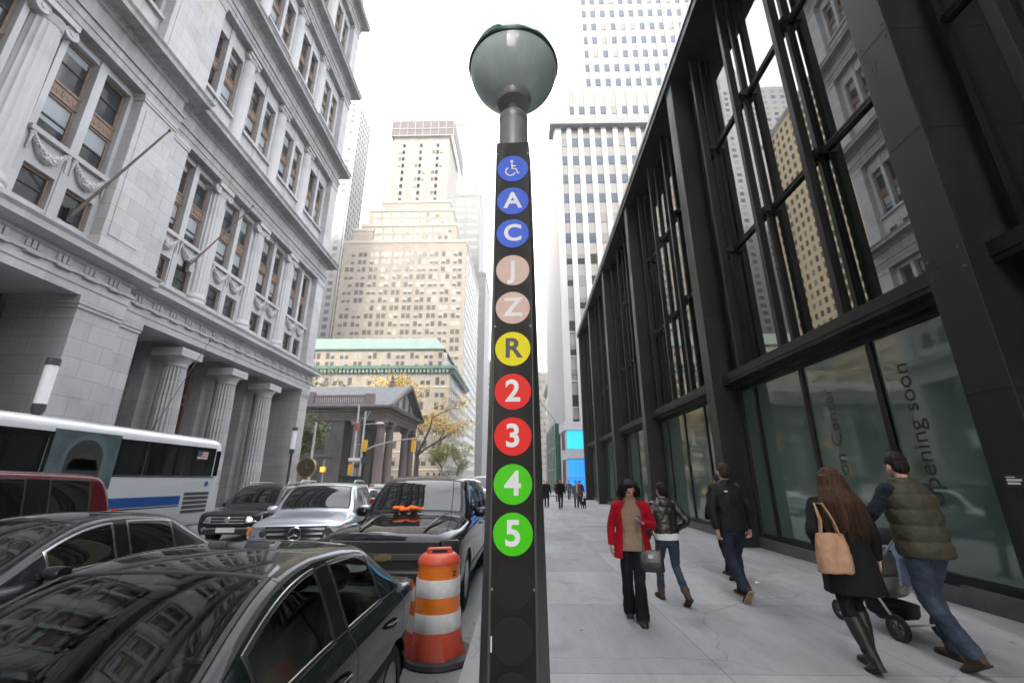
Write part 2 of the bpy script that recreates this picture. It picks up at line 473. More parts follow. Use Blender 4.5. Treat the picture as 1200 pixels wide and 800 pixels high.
strip('pavement', -30, -14.2, -40, 37.6, 0.0, M['pavement'], thick=0.2)
strip('kerb', -14.19, -14.0, -40, 37.6, 0.0, M['kerb'], thick=0.2)
strip('pavement', -60, -14.2, 54.5, 800, 0.0, M['pavement'], thick=0.2)
strip('kerb', -14.19, -14.0, 54.5, 800, 0.0, M['kerb'], thick=0.2)
# lane lines on the road, mostly under the traffic
for lx in (-3.75, -7.1, -10.4):
    b = MB()
    for k in range(18):
        y0 = -10 + k*9.0
        b.add([(lx-.06,y0,gz(y0)-.146),(lx+.06,y0,gz(y0)-.146),(lx+.06,y0+3,gz(y0+3)-.146),(lx-.06,y0+3,gz(y0+3)-.146)], [(0,1,2,3)])
    tag(b.build('lane_line', M['plate']), kind='structure')
# ------------------------------------------------------------------ the stone building with stacked colonnades (left)
def stone_building():
    root = thing('stone_building', 'huge pale grey stone office building with stacked colonnades and fluted columns, on the left', 'building', (-17.4, 0, 0), 0.0287)
    base = [-0.9, 10.35, 21.0, 31.5, 42.0, 52.3, 62.6, 72.9]
    st, tr, so = M['stone'], M['stone_trim'], M['stone_dark']
    Y0, P0, P1, Y1 = -17.8, 1.4, 17.4, 36.6
    # --- masses
    w = MB()
    w.box(-30, -2.9, Y0, Y1 - 0.02, -1.2, 9.2)             # ground storey is deeply recessed
    w.box(-30, -1.0, Y0, Y1 - 0.02, 9.25, base[-1])
    w.build('wall', st, root)
    # --- entablatures with mitred corners, wing A, pavilion and wing B
    def prof(z1, bot, out):
        return [(-1.2, bot), (0.02, bot), (0.02, bot+.34), (0.06, bot+.34), (0.06, bot+.72), (0.14, bot+.72), (0.14, bot+.84), (0.0, bot+.86),
                (0.0, z1-.72), (0.10, z1-.66), (0.10, z1-.52), (0.22, z1-.46), (out, z1-.40), (out, z1-.16), (out+.10, z1-.04), (out+.10, z1), (-1.2, z1+.10)]
    for l in range(len(base) - 1):
        z1 = base[l+1]; bot = z1 - (1.9 if l == 0 else 2.35)
        out = 0.62 if l == 0 else 0.80
        e = MB()
        pr = prof(z1, bot, out)
        path = [(-6, Y1 - .03), (0, Y1 - .03), (0, P1), (.35, P1), (.35, P0), (0, P0), (0, Y0)]
        e.sweep(pr, list(reversed(path)))
        e.build('entablature', tr if l == 0 else [so, tr][l % 2 == 9], root)
        # frieze ornament
        d = MB()
        for a, c, xo in ((Y0, P0 - .2, 0), (P0 + .3, P1 - .3, .35), (P1 + .3, Y1 - .1, 0)):
            if l == 0:
                n = int(round((c - a)/1.1)); s = (c - a)/n
                for k in range(n):
                    yc = a + (k + .5)*s
                    for g in (-.2, 0, .2):
                        d.box(xo - .05, xo + .07, yc + g - .07, yc + g + .07, bot + .90, z1 - .70)
                    d.box(xo - .05, xo + .2, yc - .3, yc + .3, bot + .66, bot + .72)
            else:
                n = int((c - a)/.34)
                for k in range(n):
                    yc = a + .17 + k*.34
                    d.box(xo - .05, xo + .19, yc - .1, yc + .1, z1 - .515, z1 - .44)
        d.build('frieze' if l == 0 else 'dentil_course', tr, root)
    # --- reusable meshes
    fr = MB()      # tall window: brown frame, ornamented spandrel, sashes   (origin: bottom middle, x = street side)
    W, H = 1.24, 4.45
    def sash_frame(mb, z0, z1):
        mb.box(-.05, .06, -W/2, -W/2 + .1, z0, z1); mb.box(-.05, .06, W/2 - .1, W/2, z0, z1)
        mb.box(-.05, .06, -W/2 + .1, W/2 - .1, z1 - .12, z1); mb.box(-.05, .06, -W/2 + .1, W/2 - .1, z0, z0 + .1)
        zm = (z0 + z1)/2
        mb.box(-.03, .03, -W/2 + .1, W/2 - .1, zm - .035, zm + .035, 1)
    sash_frame(fr, 0, 1.9); sash_frame(fr, 2.5, H)
    fr.box(-.05, .075, -W/2, W/2, 1.905, 2.495)
    for k in range(5):
        fr.ell((.08, -.44 + k*.22, 2.2), (.03, .075, .16), 8, 6)
    fr.box(-.05, .12, -W/2, W/2, 1.88, 1.96); fr.box(-.05, .12, -W/2, W/2, 2.44, 2.52)
    fr_me = fr.mesh('tall_window', [M['bronze'], M['black']])
    def panes(parts):
        p = MB()
        q = MB()
        for z0, z1, mi in parts: (p if z0 < 2 else q).box(-.04, -.012, -W/2 + .08, W/2 - .08, z0, z1, mi)
        return p.mesh('pane', [M['pane_a'], M['pane_b']]), q.mesh('pane', [M['pane_a'], M['pane_b']])
    pane_me = [panes([(.1,.95,0),(.95,1.8,0),(2.6,3.4,0),(3.4,4.35,0)]), panes([(.1,.95,0),(.95,1.8,1),(2.6,3.4,0),(3.4,4.35,1)]),
               panes([(.1,.95,0),(.95,1.8,1),(2.6,3.4,0),(3.4,4.35,0)]), panes([(.1,.7,0),(.7,1.8,1),(2.6,4.0,0),(4.0,4.35,1)])]
    sw = MB()
    sw.box(-.05, .06, -.55, -.45, 0, 1.3); sw.box(-.05, .06, .45, .55, 0, 1.3); sw.box(-.05, .06, -.45, .45, 1.2, 1.3); sw.box(-.05, .06, -.45, .45, 0, .08); sw.box(-.03,.03,-.45,.45,.6,.66,1)
    sw_me = sw.mesh('small_window', [M['bronze'], M['black']])
    sp = MB(); sp.box(-.04, -.012, -.47, .47, .06, 1.24); sp_me = sp.mesh('pane', [M['pane_a']])
    def put(name, me, parent, loc):
        o = bpy.data.objects.new(name, me); link(o, parent); o.location = loc; return o
    # fluted ground column, origin at its foot
    c = MB(); Hc = 8.45
    prof_c = [(.66, 0), (.655, .5), (.64, 2.5), (.61, 4.5), (.57, 6.4), (.53, 7.55)]
    c.lathe(prof_c, (0,0,0), 80, flute=20, fdepth=.075, cap=False)
    c.lathe([(.54,7.5),(.56,7.55),(.55,7.62),(.56,7.7),(.66,7.85),(.74,7.98),(.76,8.02)], (0,0,0), 32)
    c.box(-.80, .80, -.80, .80, 8.02, Hc)
    col0 = c.mesh('column', st, 40)
    c = MB()       # upper colonnade: base, shaft, scroll capital
    def upper_col(hc):
        c = MB()
        c.box(-.72, .72, -.72, .72, 0, .22)
        c.lathe([(.70,.22),(.74,.3),(.74,.42),(.66,.5),(.64,.6),(.68,.66),(.68,.76),(.60,.86),(.58,1.0)], (0,0,0), 32)
        c.lathe([(.58,1.0),(.575,hc*.4),(.52,hc-.8)], (0,0,0), 72, flute=18, fdepth=.035, cap=False)
        c.lathe([(.52,hc-.8),(.56,hc-.74),(.56,hc-.66),(.62,hc-.56),(.64,hc-.5)], (0,0,0), 32)
        for sy in (-1, 1):
            c.lathe([(.27,-.52),(.29,-.45),(.22,-.2),(.2,0),(.22,.2),(.29,.45),(.27,.52)], (0, sy*.54, hc-.50), 20, axis='x')
            for sx in (-1, 1):
                c.lathe([(.1,0),(.1,.05)], (sx*.52 - .025, sy*.54, hc-.5), 12, axis='x')
        c.box(-.64, .64, -.66, .66, hc-.32, hc)
        return c.mesh('column', tr, 40)
    col1 = upper_col(base[2] - 2.35 - base[1] - .05)
    # plain engaged columns of the higher storeys
    def high_col(hc):
        c = MB()
        c.box(-.62, .62, -.64, .64, 0, .3)
        c.lathe([(.6,.3),(.63,.4),(.6,.52),(.55,.62),(.53,.8),(.53,hc*.5),(.48,hc-.55)], (0,0,0), 40, cap=False)
        c.lathe([(.48,hc-.55),(.54,hc-.5),(.52,hc-.42),(.6,hc-.3)], (0,0,0), 32)
        for sy in (-1,1): c.lathe([(.17,-.42),(.2,0),(.17,.42)], (.05, sy*.5, hc-.34), 16, axis='x')
        c.box(-.58, .58, -.64, .64, hc-.22, hc)
        return c.mesh('column', tr, 40)
    # garland
    g = MB()
    pts = [(0, -.62 + 1.24*t, .42 - .62*math.sin(PI*t)) for t in [i/14 for i in range(15)]]
    g.tube(pts, [.05 + .16*math.sin(PI*i/14) for i in range(15)], 10)
    rr = random.Random(4)
    for i in range(15):
        for q in range(5):
            p = pts[i]; r_ = .05 + .15*math.sin(PI*i/14)
            a = rr.uniform(0, 2*PI)
            g.ell((p[0] + r_*abs(math.cos(a)), p[1] + rr.uniform(-.05,.05), p[2] + r_*math.sin(a)), (.05,.06,.05), 7, 5)
    for sy in (-1, 1):
        g.ell((.02, sy*.66, .45), (.09,.12,.14), 10, 7); g.tube([(.02, sy*.68, .35), (.02, sy*.7, -.25)], [.06,.03], 8)
    gar_me = g.mesh('garland', tr, 60)
    # --- bays
    bays = [(18.8, 21.6), (22.8, 26.0), (27.2, 30.4), (31.6, 35.2)]
    pav = [(12.25, 15.4), (7.85, 10.95), (3.4, 6.55)]
    wingA = [(0.0-2.6, 0.0), (-6.9, -3.8), (-11.3, -8.2), (-16.2, -12.6)]
    cols = [22.2, 26.6, 31.0]; pcols = [11.6, 7.2]; acols = [-3.2, -7.6, -11.9]
    inf_l = {}
    for l in range(1, len(base) - 1):
        z0 = base[l] + .1; top = base[l+1] - 2.35
        inf = MB(); vent = MB()
        hi = l >= 2
        zs = z0 + (3.45 if not hi else 2.55)      # sill of the tall window
        for grp, xo in ((bays, 0), (pav, .35), (wingA, 0)):
            for (a, b_) in grp:
                far = a < 3 and xo == 0
                cw = (a + b_)/2; mw = .34; xb, xf = xo - 1.05, xo - .50
                wc = (cw - mw/2 - W/2, cw + mw/2 + W/2)
                # jambs, mullion, head, sill
                inf.box(xb, xf, a - .06, wc[0] - W/2, z0, top + .1); inf.box(xb, xf, wc[1] + W/2, b_ + .06, z0, top + .1)
                inf.box(xb, xf + .06, cw - mw/2, cw + mw/2, zs, top + .1)
                inf.box(xb, xf + .04, cw - mw/2, cw + mw/2, z0, zs - .22)
                inf.box(xb, xf + .18, a - .06, b_ + .06, zs - .2, zs)
                inf.box(xb, xf - .002, wc[0] - W/2, wc[1] + W/2, zs + H, top + .1)
                if not hi:
                    for q in wc:
                        inf.box(xb, xf, q - W/2, q + W/2, z0 + 2.05, zs - .22)
                        inf.box(xb, xf, q - W/2, q + W/2, z0, z0 + .7)
                        inf.box(xb, xf, q - W/2, q - .55, z0 + .7, z0 + 2.05); inf.box(xb, xf, q + .55, q + W/2, z0 + .7, z0 + 2.05)
                else:
                    for q in wc:
                        inf.box(xb, xf - .01, q - W/2, q + W/2, z0, zs - .22)
                        vent.box(xf - .012, xf + .004, q - .42, q + .42, z0 + .55, z0 + 1.15)
                for q in wc:
                    o = put('window', fr_me, root, (xf - .32, q, zs + .002))
                    for pm in random.choice(pane_me): put('pane', pm, o, (0,0,0))
                    if not hi:
                        o = put('window', sw_me, root, (xf - .22, q, z0 + .74)); put('pane', sp_me, o, (0,0,0))
                        put('garland', gar_me, root, (xf + .05, q, z0 + 2.75))
        inf.build('wall_infill', tr if l == 1 else st, root)
        if hi: vent.build('vent_grille', M['black'], root)
        # columns
        hc = top - z0
        me = col1 if l == 1 else high_col(hc)
        for y in cols + acols: put('column', me, root, (-.66, y, z0 - .02))
        for y in pcols: put('column', me, root, (-.31, y, z0 - .02))
        # piers with base, panel edge and cap
        for a, c_, xo in ((35.2, 36.57, 0), (17.42, 18.8, -.03), (15.4, 17.36, .33), (1.44, 3.4, .33), (0.0, 1.36, -.03), (-17.8, -16.2, 0)):
            pb = MB()
            pb.box(xo - 1.3, xo, a, c_, z0, top + .05)
            pb.box(xo - 1.3, xo + .10, a - .09, c_ + .02, z0 + .002, z0 + .42); pb.box(xo - 1.3, xo + .07, a - .06, c_ + .015, z0 + .424, z0 + .62)
            pb.box(xo - 1.3, xo + .06, a - .05, c_ + .012, top - .34, top - .2); pb.box(xo - 1.3, xo + .09, a - .08, c_ + .016, top - .196, top + .0)
            if c_ - a > 1.5:
                pb.box(xo - .2, xo + .035, a + .25, c_ - .25, z0 + .95, top - .7)
            pb.build('pier', st, root)
    # --- ground storey
    for y in cols + acols: put('column', col0, root, (-.66, y, gz(y)))
    for y in pcols: put('column', col0, root, (-.31, y, gz(y)))
    for a, c_, xo in ((35.2, 36.57, 0), (17.42, 18.8, -.03), (15.4, 17.36, .33), (1.44, 3.4, .33), (0.0, 1.36, -.03), (-17.8, -16.2, 0)):
        pb = MB()
        pb.box(-3.0, xo, a, c_, -1.2, 8.455)
        pb.box(-3.0, xo + .07, a - .06, c_ + .02, -1.2, gz(a) + .9)
        pb.box(-3.0, xo + .06, a - .05, c_ + .015, 7.95, 8.10); pb.box(-3.0, xo + .10, a - .09, c_ + .02, 8.104, 8.445)
        pb.build('pier', st, root)
    for y in cols + pcols + acols:
        pb = MB(); pb.box(-3.0, -1.75, y - .55, y + .55, -1.2, 8.45); pb.build('pier', st, root)
    so_ = MB(); so_.box(-3.0, -.02, Y0 + .05, P0 + .05, 8.46, 8.9); so_.box(-3.0, .3, P0 + .1, P1 - .1, 8.47, 8.9); so_.box(-3.0, -.02, P1, Y1 - .1, 8.463, 8.9)
    so_.build('soffit', tr, root)
    for grp in (bays, pav, wingA):
        for a, b_ in grp:
            s = MB(); s.box(-2.95, -2.62, a - .2, b_ + .2, gz(a) + .0, 8.45)
            n = 4
            for k in range(n + 1):
                yy = a + .1 + (b_ - a - .2)*k/n
                s.box(-2.6, -2.46, yy - .06, yy + .06, gz(a), 8.4, 1)
            for zz in (2.6, 5.6, 6.1): s.box(-2.6, -2.44, a + .05, b_ - .05, zz, zz + .16, 1)
            d = s.build('door', [M['dark_bronze'], M['bronze']], root)
            gl = MB(); gl.box(-2.615, -2.60, a + .25, b_ - .25, 2.9, 5.4); gl.build('pane', M['pane_a'], d)
    return root
stone_building()

# flagpoles on the stone front, hung from it
def flagpole(label, p0, p1, r):
    t = thing('flagpole', label, 'flagpole', p0, group='flagpoles on the stone building')
    d = Vector(p1) - Vector(p0)
    b = MB(); b.tube([(0,0,0), d*.5, d], [r*1.25, r, r*.7], 12); b.build('pole', M['wood_pole'], t, 60)
    b = MB(); b.ell(d + d.normalized()*.04, (.06,.06,.06), 12, 8); b.build('finial', M['dark_bronze'], t, 60)
    b = MB(); b.box(-.16, .04, -.12, .12, -.3, .3); b.tube([(-.02,0,.28), d*.34], .012, 6); b.build('bracket', M['black'], t, None)
M['wood_pole'] = pmat('weathered_pole', (0.20,0.17,0.14), 0.6, var=0.2, scale=6, stretch=(1,1,.2))
flagpole('long flagpole slanting from beside the broad blank pier', (-17.98, 14.5, 11.5), (-14.7, 14.25, 15.4), .05)
flagpole('slim flagpole further along, at the third upper window', (-18.3, 20.9, 12.5), (-15.2, 20.7, 16.2), .04)
flagpole('thin lower flagpole slanting in front of the ground columns', (-18.3, 20.6, 2.4), (-15.6, 20.2, 8.0), .02)
# ------------------------------------------------------------------ the dark steel and glass building (right)
def glass_building():
    root = thing('glass_building', 'low black steel and glass building with tall columns along the pavement', 'building', (0, 0, 0), -0.0191)
    YA, YB = -26.0, 43.7
    starts = [4.9 + 7.62*k for k in range(-4, 6)]         # near face of each column
    GX = 6.2
    S = M['steel']
    b = MB()
    b.box(GX + .12, 40, YA, YB, -1.5, 15.95); b.build('wall', M['black'], root)
    # roof edge: slab, light metal lip
    b = MB(); b.box(5.30, 12, YA - .1, YB + .12, 15.55, 16.05); b.build('roof', S, root)
    b = MB(); b.box(5.262, 5.298, YA - .1, YB + .16, 15.86, 16.075); b.box(5.25, 12.3, YB + .122, YB + .16, 15.86, 16.075); b.build('roof_lip', M['alloy_dull'], root)
    # ledge over the shop windows
    b = MB(); b.box(5.72, GX + .2, YA, YB, 4.12, 4.36); b.box(5.70, 5.74, YA, YB, 4.20, 4.40); b.box(5.95, GX + .1, YA, YB, 4.02, 4.118); b.build('ledge', S, root)
    b = MB()
    for a, c in zip(range(int(YA), int(YB), 3), list(range(int(YA) + 3, int(YB), 3)) + [int(YB)]):
        b.box(6.05, GX + .2, a, c, gz(c) - .3, gz(a) + .22)
    b.build('plinth', M['plinth'], root)
    cm = None
    for y in starts:
        z0 = gz(y) - .02
        b = MB()
        b.box(5.45, GX + .1, y + .03, y + .52, z0, 15.55)             # box column with flange plates and a recessed web
        b.box(5.40, 5.46, y, y + .55, z0, 15.55)
        b.box(GX - .10, GX + .11, y - .06, y + .61, z0, 15.54)
        co_ = b.build('column', M['steel_lit'], root, bevel=.006)
        if y > 0:
            b = MB()
            for zz in (2.6, 4.24, 6.2, 8.02, 9.9, 11.72, 13.6):
                b.box(5.395, 5.399, y + .004, y + .546, zz - .006, zz + .006); b.box(5.47, GX - .12, y + .022, y + .029, zz - .006, zz + .006)
            b.build('panel_joint', M['black'], co_)
            b = MB()
            for zz in (.25, .4, 4.1, 4.36, 7.9, 8.14, 11.6, 11.84):
                for yy in (.06, .49): b.lathe([(.018,0),(.016,-.012),(.005,-.014)], (5.399, y + yy, zz), 8, axis='x')
            b.build('bolt', M['plastic'], co_)
    rails = [4.36, 8.02, 11.72, 15.5]
    ms = [2.73, 4.75, 6.80]
    for bi, y in enumerate(starts[:-1]):
        a, c = y + .55, y + 7.62
        edges = [a] + [y + m for m in ms] + [c]
        near = y + 7.62 > 2
        # shop windows
        for k in range(4):
            p = MB(); y0, y1 = edges[k] + .02, edges[k+1] - .02
            p.box(GX - .02, GX + .05, y0, y1, gz(y0) + .30, 4.02); o = p.build('shop_window', M['shop_glass'], root)
            f = MB()
            f.box(GX - .06, GX + .08, y0 - .08, y0 + .05, gz(y0) + .2, 4.02); f.box(GX - .07, GX + .08, y0, y1, gz(y0) + .2, gz(y0) + .36)
            f.box(GX - .065, GX + .08, y0, y1, 3.92, 4.02)
            f.build('frame', S, o)
        # upper glazing: one pane per field, three storeys
        for r in range(3):
            for k in range(4):
                y0, y1 = edges[k] + .03, edges[k+1] - .03
                z0, z1 = rails[r] + .05, rails[r+1] - .05
                p = MB(); p.add([(GX,y0,z0),(GX,y1,z0),(GX,y1,z1),(GX,y0,z1)], [(0,1,2,3)])
                p.box(GX + .0005, GX + .04, y0, y1, z0, z1)
                o = p.build('window', M['wall_glass'], root)
        f = MB()
        for r in rails[1:3]:
            f.box(GX - .07, GX + .06, a, c, r - .06, r - .015); f.box(GX - .07, GX + .06, a, c, r + .015, r + .06); f.box(GX - .03, GX + .06, a, c, r - .02, r + .02)
        for e in edges:
            f.box(GX - .085, GX + .06, e - .05, e + .05, 4.36, 15.5)
        f.build('window_frame', S, root)
        # free-standing fins and their brackets
        for m in ms:
            q = y + m
            p = MB(); p.box(5.80, 5.98, q - .07, q + .07, 4.36, 15.56); fin = p.build('fin', S, root, bevel=.008)
            for r in rails[1:3]:
                br = MB()
                br.box(5.97, GX - .05, q - .035, q + .035, r - .05, r + .05)
                br.obox((6.02, q, r), (.12, .34, .10)); br.obox((6.10, q - .16, r), (.2, .05, .16)); br.obox((6.10, q + .16, r), (.2, .05, .16))
                br.build('bracket', M['black'], fin)
        # a few ceiling lamps seen through the glass
    # writing on the shop windows, reading upwards
    ang = (RAD(90), RAD(-90), RAD(-90))
    def vert(body, size, y, z, sx=1.0):
        o = text_obj(body, size, M['ink'], root, (GX - .0235, y, z), (0,0,0), 'lettering', 0.0, 0.001, sx, 'LEFT')
        m = Matrix(((0,0,-1),(0,1,0),(1,0,0)))        # text x -> up, text y -> +Y(world), normal -> -X
        # columns: x axis=(0,0,1), y axis=(0,1,0), z axis=(-1,0,0)
        o.rotation_euler = m.to_euler(); o['label'] = 'black wording "%s"' % body
        return o
    y = starts[4]
    vert('opening soon', .41, y + 2.23, 1.18, 1.0)
    vert('on Center', .41, y + 4.08, 1.62, 1.0)
    # small notice on the nearest column
    b = MB(); b.box(5.388, 5.398, y + .14, y + .40, 1.50, 1.64); pl = b.build('notice', M['black'], root)
    b = MB()
    for k, (w_, h_) in enumerate(((.10,.010),(.16,.022),(.14,.022))):
        n_ = int(w_/.012)
        for i_ in range(n_):
            b.box(5.384, 5.387, y + .37 - i_*.012 - .009, y + .37 - i_*.012, 1.61 - k*.036, 1.61 - k*.036 + h_)
    b.build('notice_print', M['plate'], pl)
    return root
M['alloy_dull'] = pmat('dull_metal_lip', (0.30,0.31,0.32), 0.35, 0.6, 0.1, 2)
M['plinth'] = pmat('dark_granite_plinth', (0.085,0.085,0.088), 0.5, var=0.25, scale=8)
glass_building()
# ------------------------------------------------------------------ buildings further off
M['cream'] = stone_mat('cream_brick', (0.26,0.228,0.185), 2.4, 3.6, 0.86, 0.12, (0.33,0.275,0.20), jw=0.03)
M['cream_trim'] = pmat('cream_trim', (0.42,0.37,0.29), 0.8, var=0.1, scale=0.5)
M['copper'] = pmat('green_copper', (0.15,0.21,0.18), 0.7, var=0.12, scale=0.35, stretch=(1,1,.3))
M['copper_dark'] = pmat('green_copper_cornice', (0.06,0.135,0.10), 0.7, var=0.2, scale=0.6)
M['beige'] = stone_mat('beige_brick', (0.265,0.232,0.188), 3.0, 3.7, 0.86, 0.2, (0.225,0.195,0.155), jw=0.05)
M['beige_trim'] = pmat('beige_stone', (0.29,0.262,0.22), 0.8, var=0.1, scale=0.3)
M['pale'] = pmat('pale_terracotta', (0.155,0.15,0.138), 0.7, var=0.06, scale=0.2)
M['pale2'] = pmat('pale_masonry', (0.36,0.355,0.345), 0.75, var=0.08, scale=0.2)
M['whitestone'] = pmat('white_stone_piers', (0.42,0.416,0.42), 0.7, var=0.06, scale=0.4, stretch=(1,1,.2))
M['grey_panel'] = pmat('grey_spandrel_panel', (0.25,0.242,0.235), 0.6, var=0.06, scale=0.7)
M['grey_slab'] = pmat('grey_slab', (0.20,0.21,0.21), 0.5, var=0.1)
M['brownclad'] = pmat('brown_cladding', (0.15,0.105,0.08), 0.6, var=0.12, scale=0.2)
M['whiteclad'] = pmat('white_cladding', (0.29,0.293,0.31), 0.45, var=0.04, scale=0.2)
M['far_pane'] = glass_mat('far_window_glass', (0.062,0.058,0.054), 0.15, 1.2)
M['far_pane_light'] = pmat('far_window_blind', (0.20,0.185,0.16), 0.4, var=0.1, scale=0.1)
M['blue_pane'] = glass_mat('bluish_glass', (0.075,0.095,0.13), 0.08, 1.3)
M['brownstone'] = stone_mat('dark_brownstone', (0.105,0.085,0.078), 1.0, 0.5, 0.7, 0.35, (0.14,0.125,0.115))
M['schist'] = stone_mat('grey_schist_rubble', (0.115,0.11,0.105), 0.7, 0.38, 0.65, 0.4, (0.075,0.07,0.066))
M['brown_col'] = stone_mat('reddish_brown_stone', (0.185,0.14,0.13), 3, 2.2, 0.8, 0.25, (0.14,0.11,0.10))
M['slate'] = pmat('grey_slate_roof', (0.125,0.13,0.135), 0.7, var=0.3, scale=1.2, stretch=(1,1,1))

def windows(root, items, mats, size_default=(1.2, 1.9), name='window', cap=100, frame_mat=None):
    """items: (centre, outward normal key, width, height, mat index). The ones that show largest are parts, the rest one part."""
    meshes = {}
    def wmesh(key, w, h, mi):
        k = (key, round(w,2), round(h,2), mi)
        if k in meshes: return meshes[k]
        b = MB()
        d = .05
        blind = mi == 3 or mi == 4; ac = mi == 4; mi = {3:0,4:0}.get(mi, mi)
        if blind and key == '-y': b.box(-w/2 + .04, w/2 - .04, -d - .02, -d - .001, h*(.55 if not ac else .72), h - .03, 3)
        if ac and key == '-y': b.box(-w*.32, w*.32, -d - .38, -d, .02, h*.26, 1)
        if key == '-y':
            b.box(-w/2, w/2, -d, .12, 0, h, 0); b.box(-w/2 - .12, w/2 + .12, -.16, .12, -.16, -.002, 1)
            b.box(-w/2, w/2, -d - .03, -d - .002, h*.48, h*.54, 2)
            b.box(-.05*w-w/2, -w/2 - .002, -d-.03, .1, 0, h, 2); b.box(w/2 + .002, w/2 + .05*w, -d-.03, .1, 0, h, 2)
        else:
            s = 1 if key == '+x' else -1
            x0, x1 = sorted((-.12*s, d*s))
            b.box(x0, x1, -w/2, w/2, 0, h, 0)
            x0, x1 = sorted((-.12*s, .16*s)); b.box(x0, x1, -w/2 - .12, w/2 + .12, -.16, -.002, 1)
            x0, x1 = sorted((d*s + .002*s, d*s + .03*s)); b.box(x0, x1, -w/2, w/2, h*.48, h*.54, 2)
        meshes[k] = b.mesh(name, [mats[mi], frame_mat or M['cream_trim'], mats[0], mats[1]])
        return meshes[k]
    sc = []
    for it in items:
        p = cam_project(root.matrix_basis @ Vector(it[0]))
        s = 0
        if p and -5 < p[0] < 1205 and -5 < p[1] < 805: s = it[2]*it[3]/(p[2]*p[2])
        sc.append((s, it))
    sc.sort(key=lambda q: -q[0])
    for s, (c, key, w, h, mi) in sc[:cap]:
        o = bpy.data.objects.new(name, wmesh(key, w, h, mi)); link(o, root); o.location = c
    rest = sc[cap:]
    if rest:
        b = MB()
        for s, (c, key, w, h, mi) in rest:
            d = .05
            if key == '-y': (b.box(c[0]-w/2, c[0]+w/2, c[1]-d, c[1]+.12, c[2], c[2]+h, mi) if mi < 3 else (b.box(c[0]-w/2, c[0]+w/2, c[1]-d, c[1]+.12, c[2], c[2]+h*.55, 0), b.box(c[0]-w/2, c[0]+w/2, c[1]-d, c[1]+.12, c[2]+h*.55, c[2]+h, 1)))
            else:
                sg = 1 if key == '+x' else -1
                mi = 0 if mi > 2 else mi; x0, x1 = sorted((c[0]-.12*sg, c[0]+d*sg)); b.box(x0, x1, c[1]-w/2, c[1]+w/2, c[2], c[2]+h, mi)
        o = b.build(name, mats, root); o['kind'] = 'stuff'

RW = random.Random(5)
def pick():
    q = RW.random()
    return 1 if q < .16 else 3 if q < .46 else 4 if q < .54 else 0

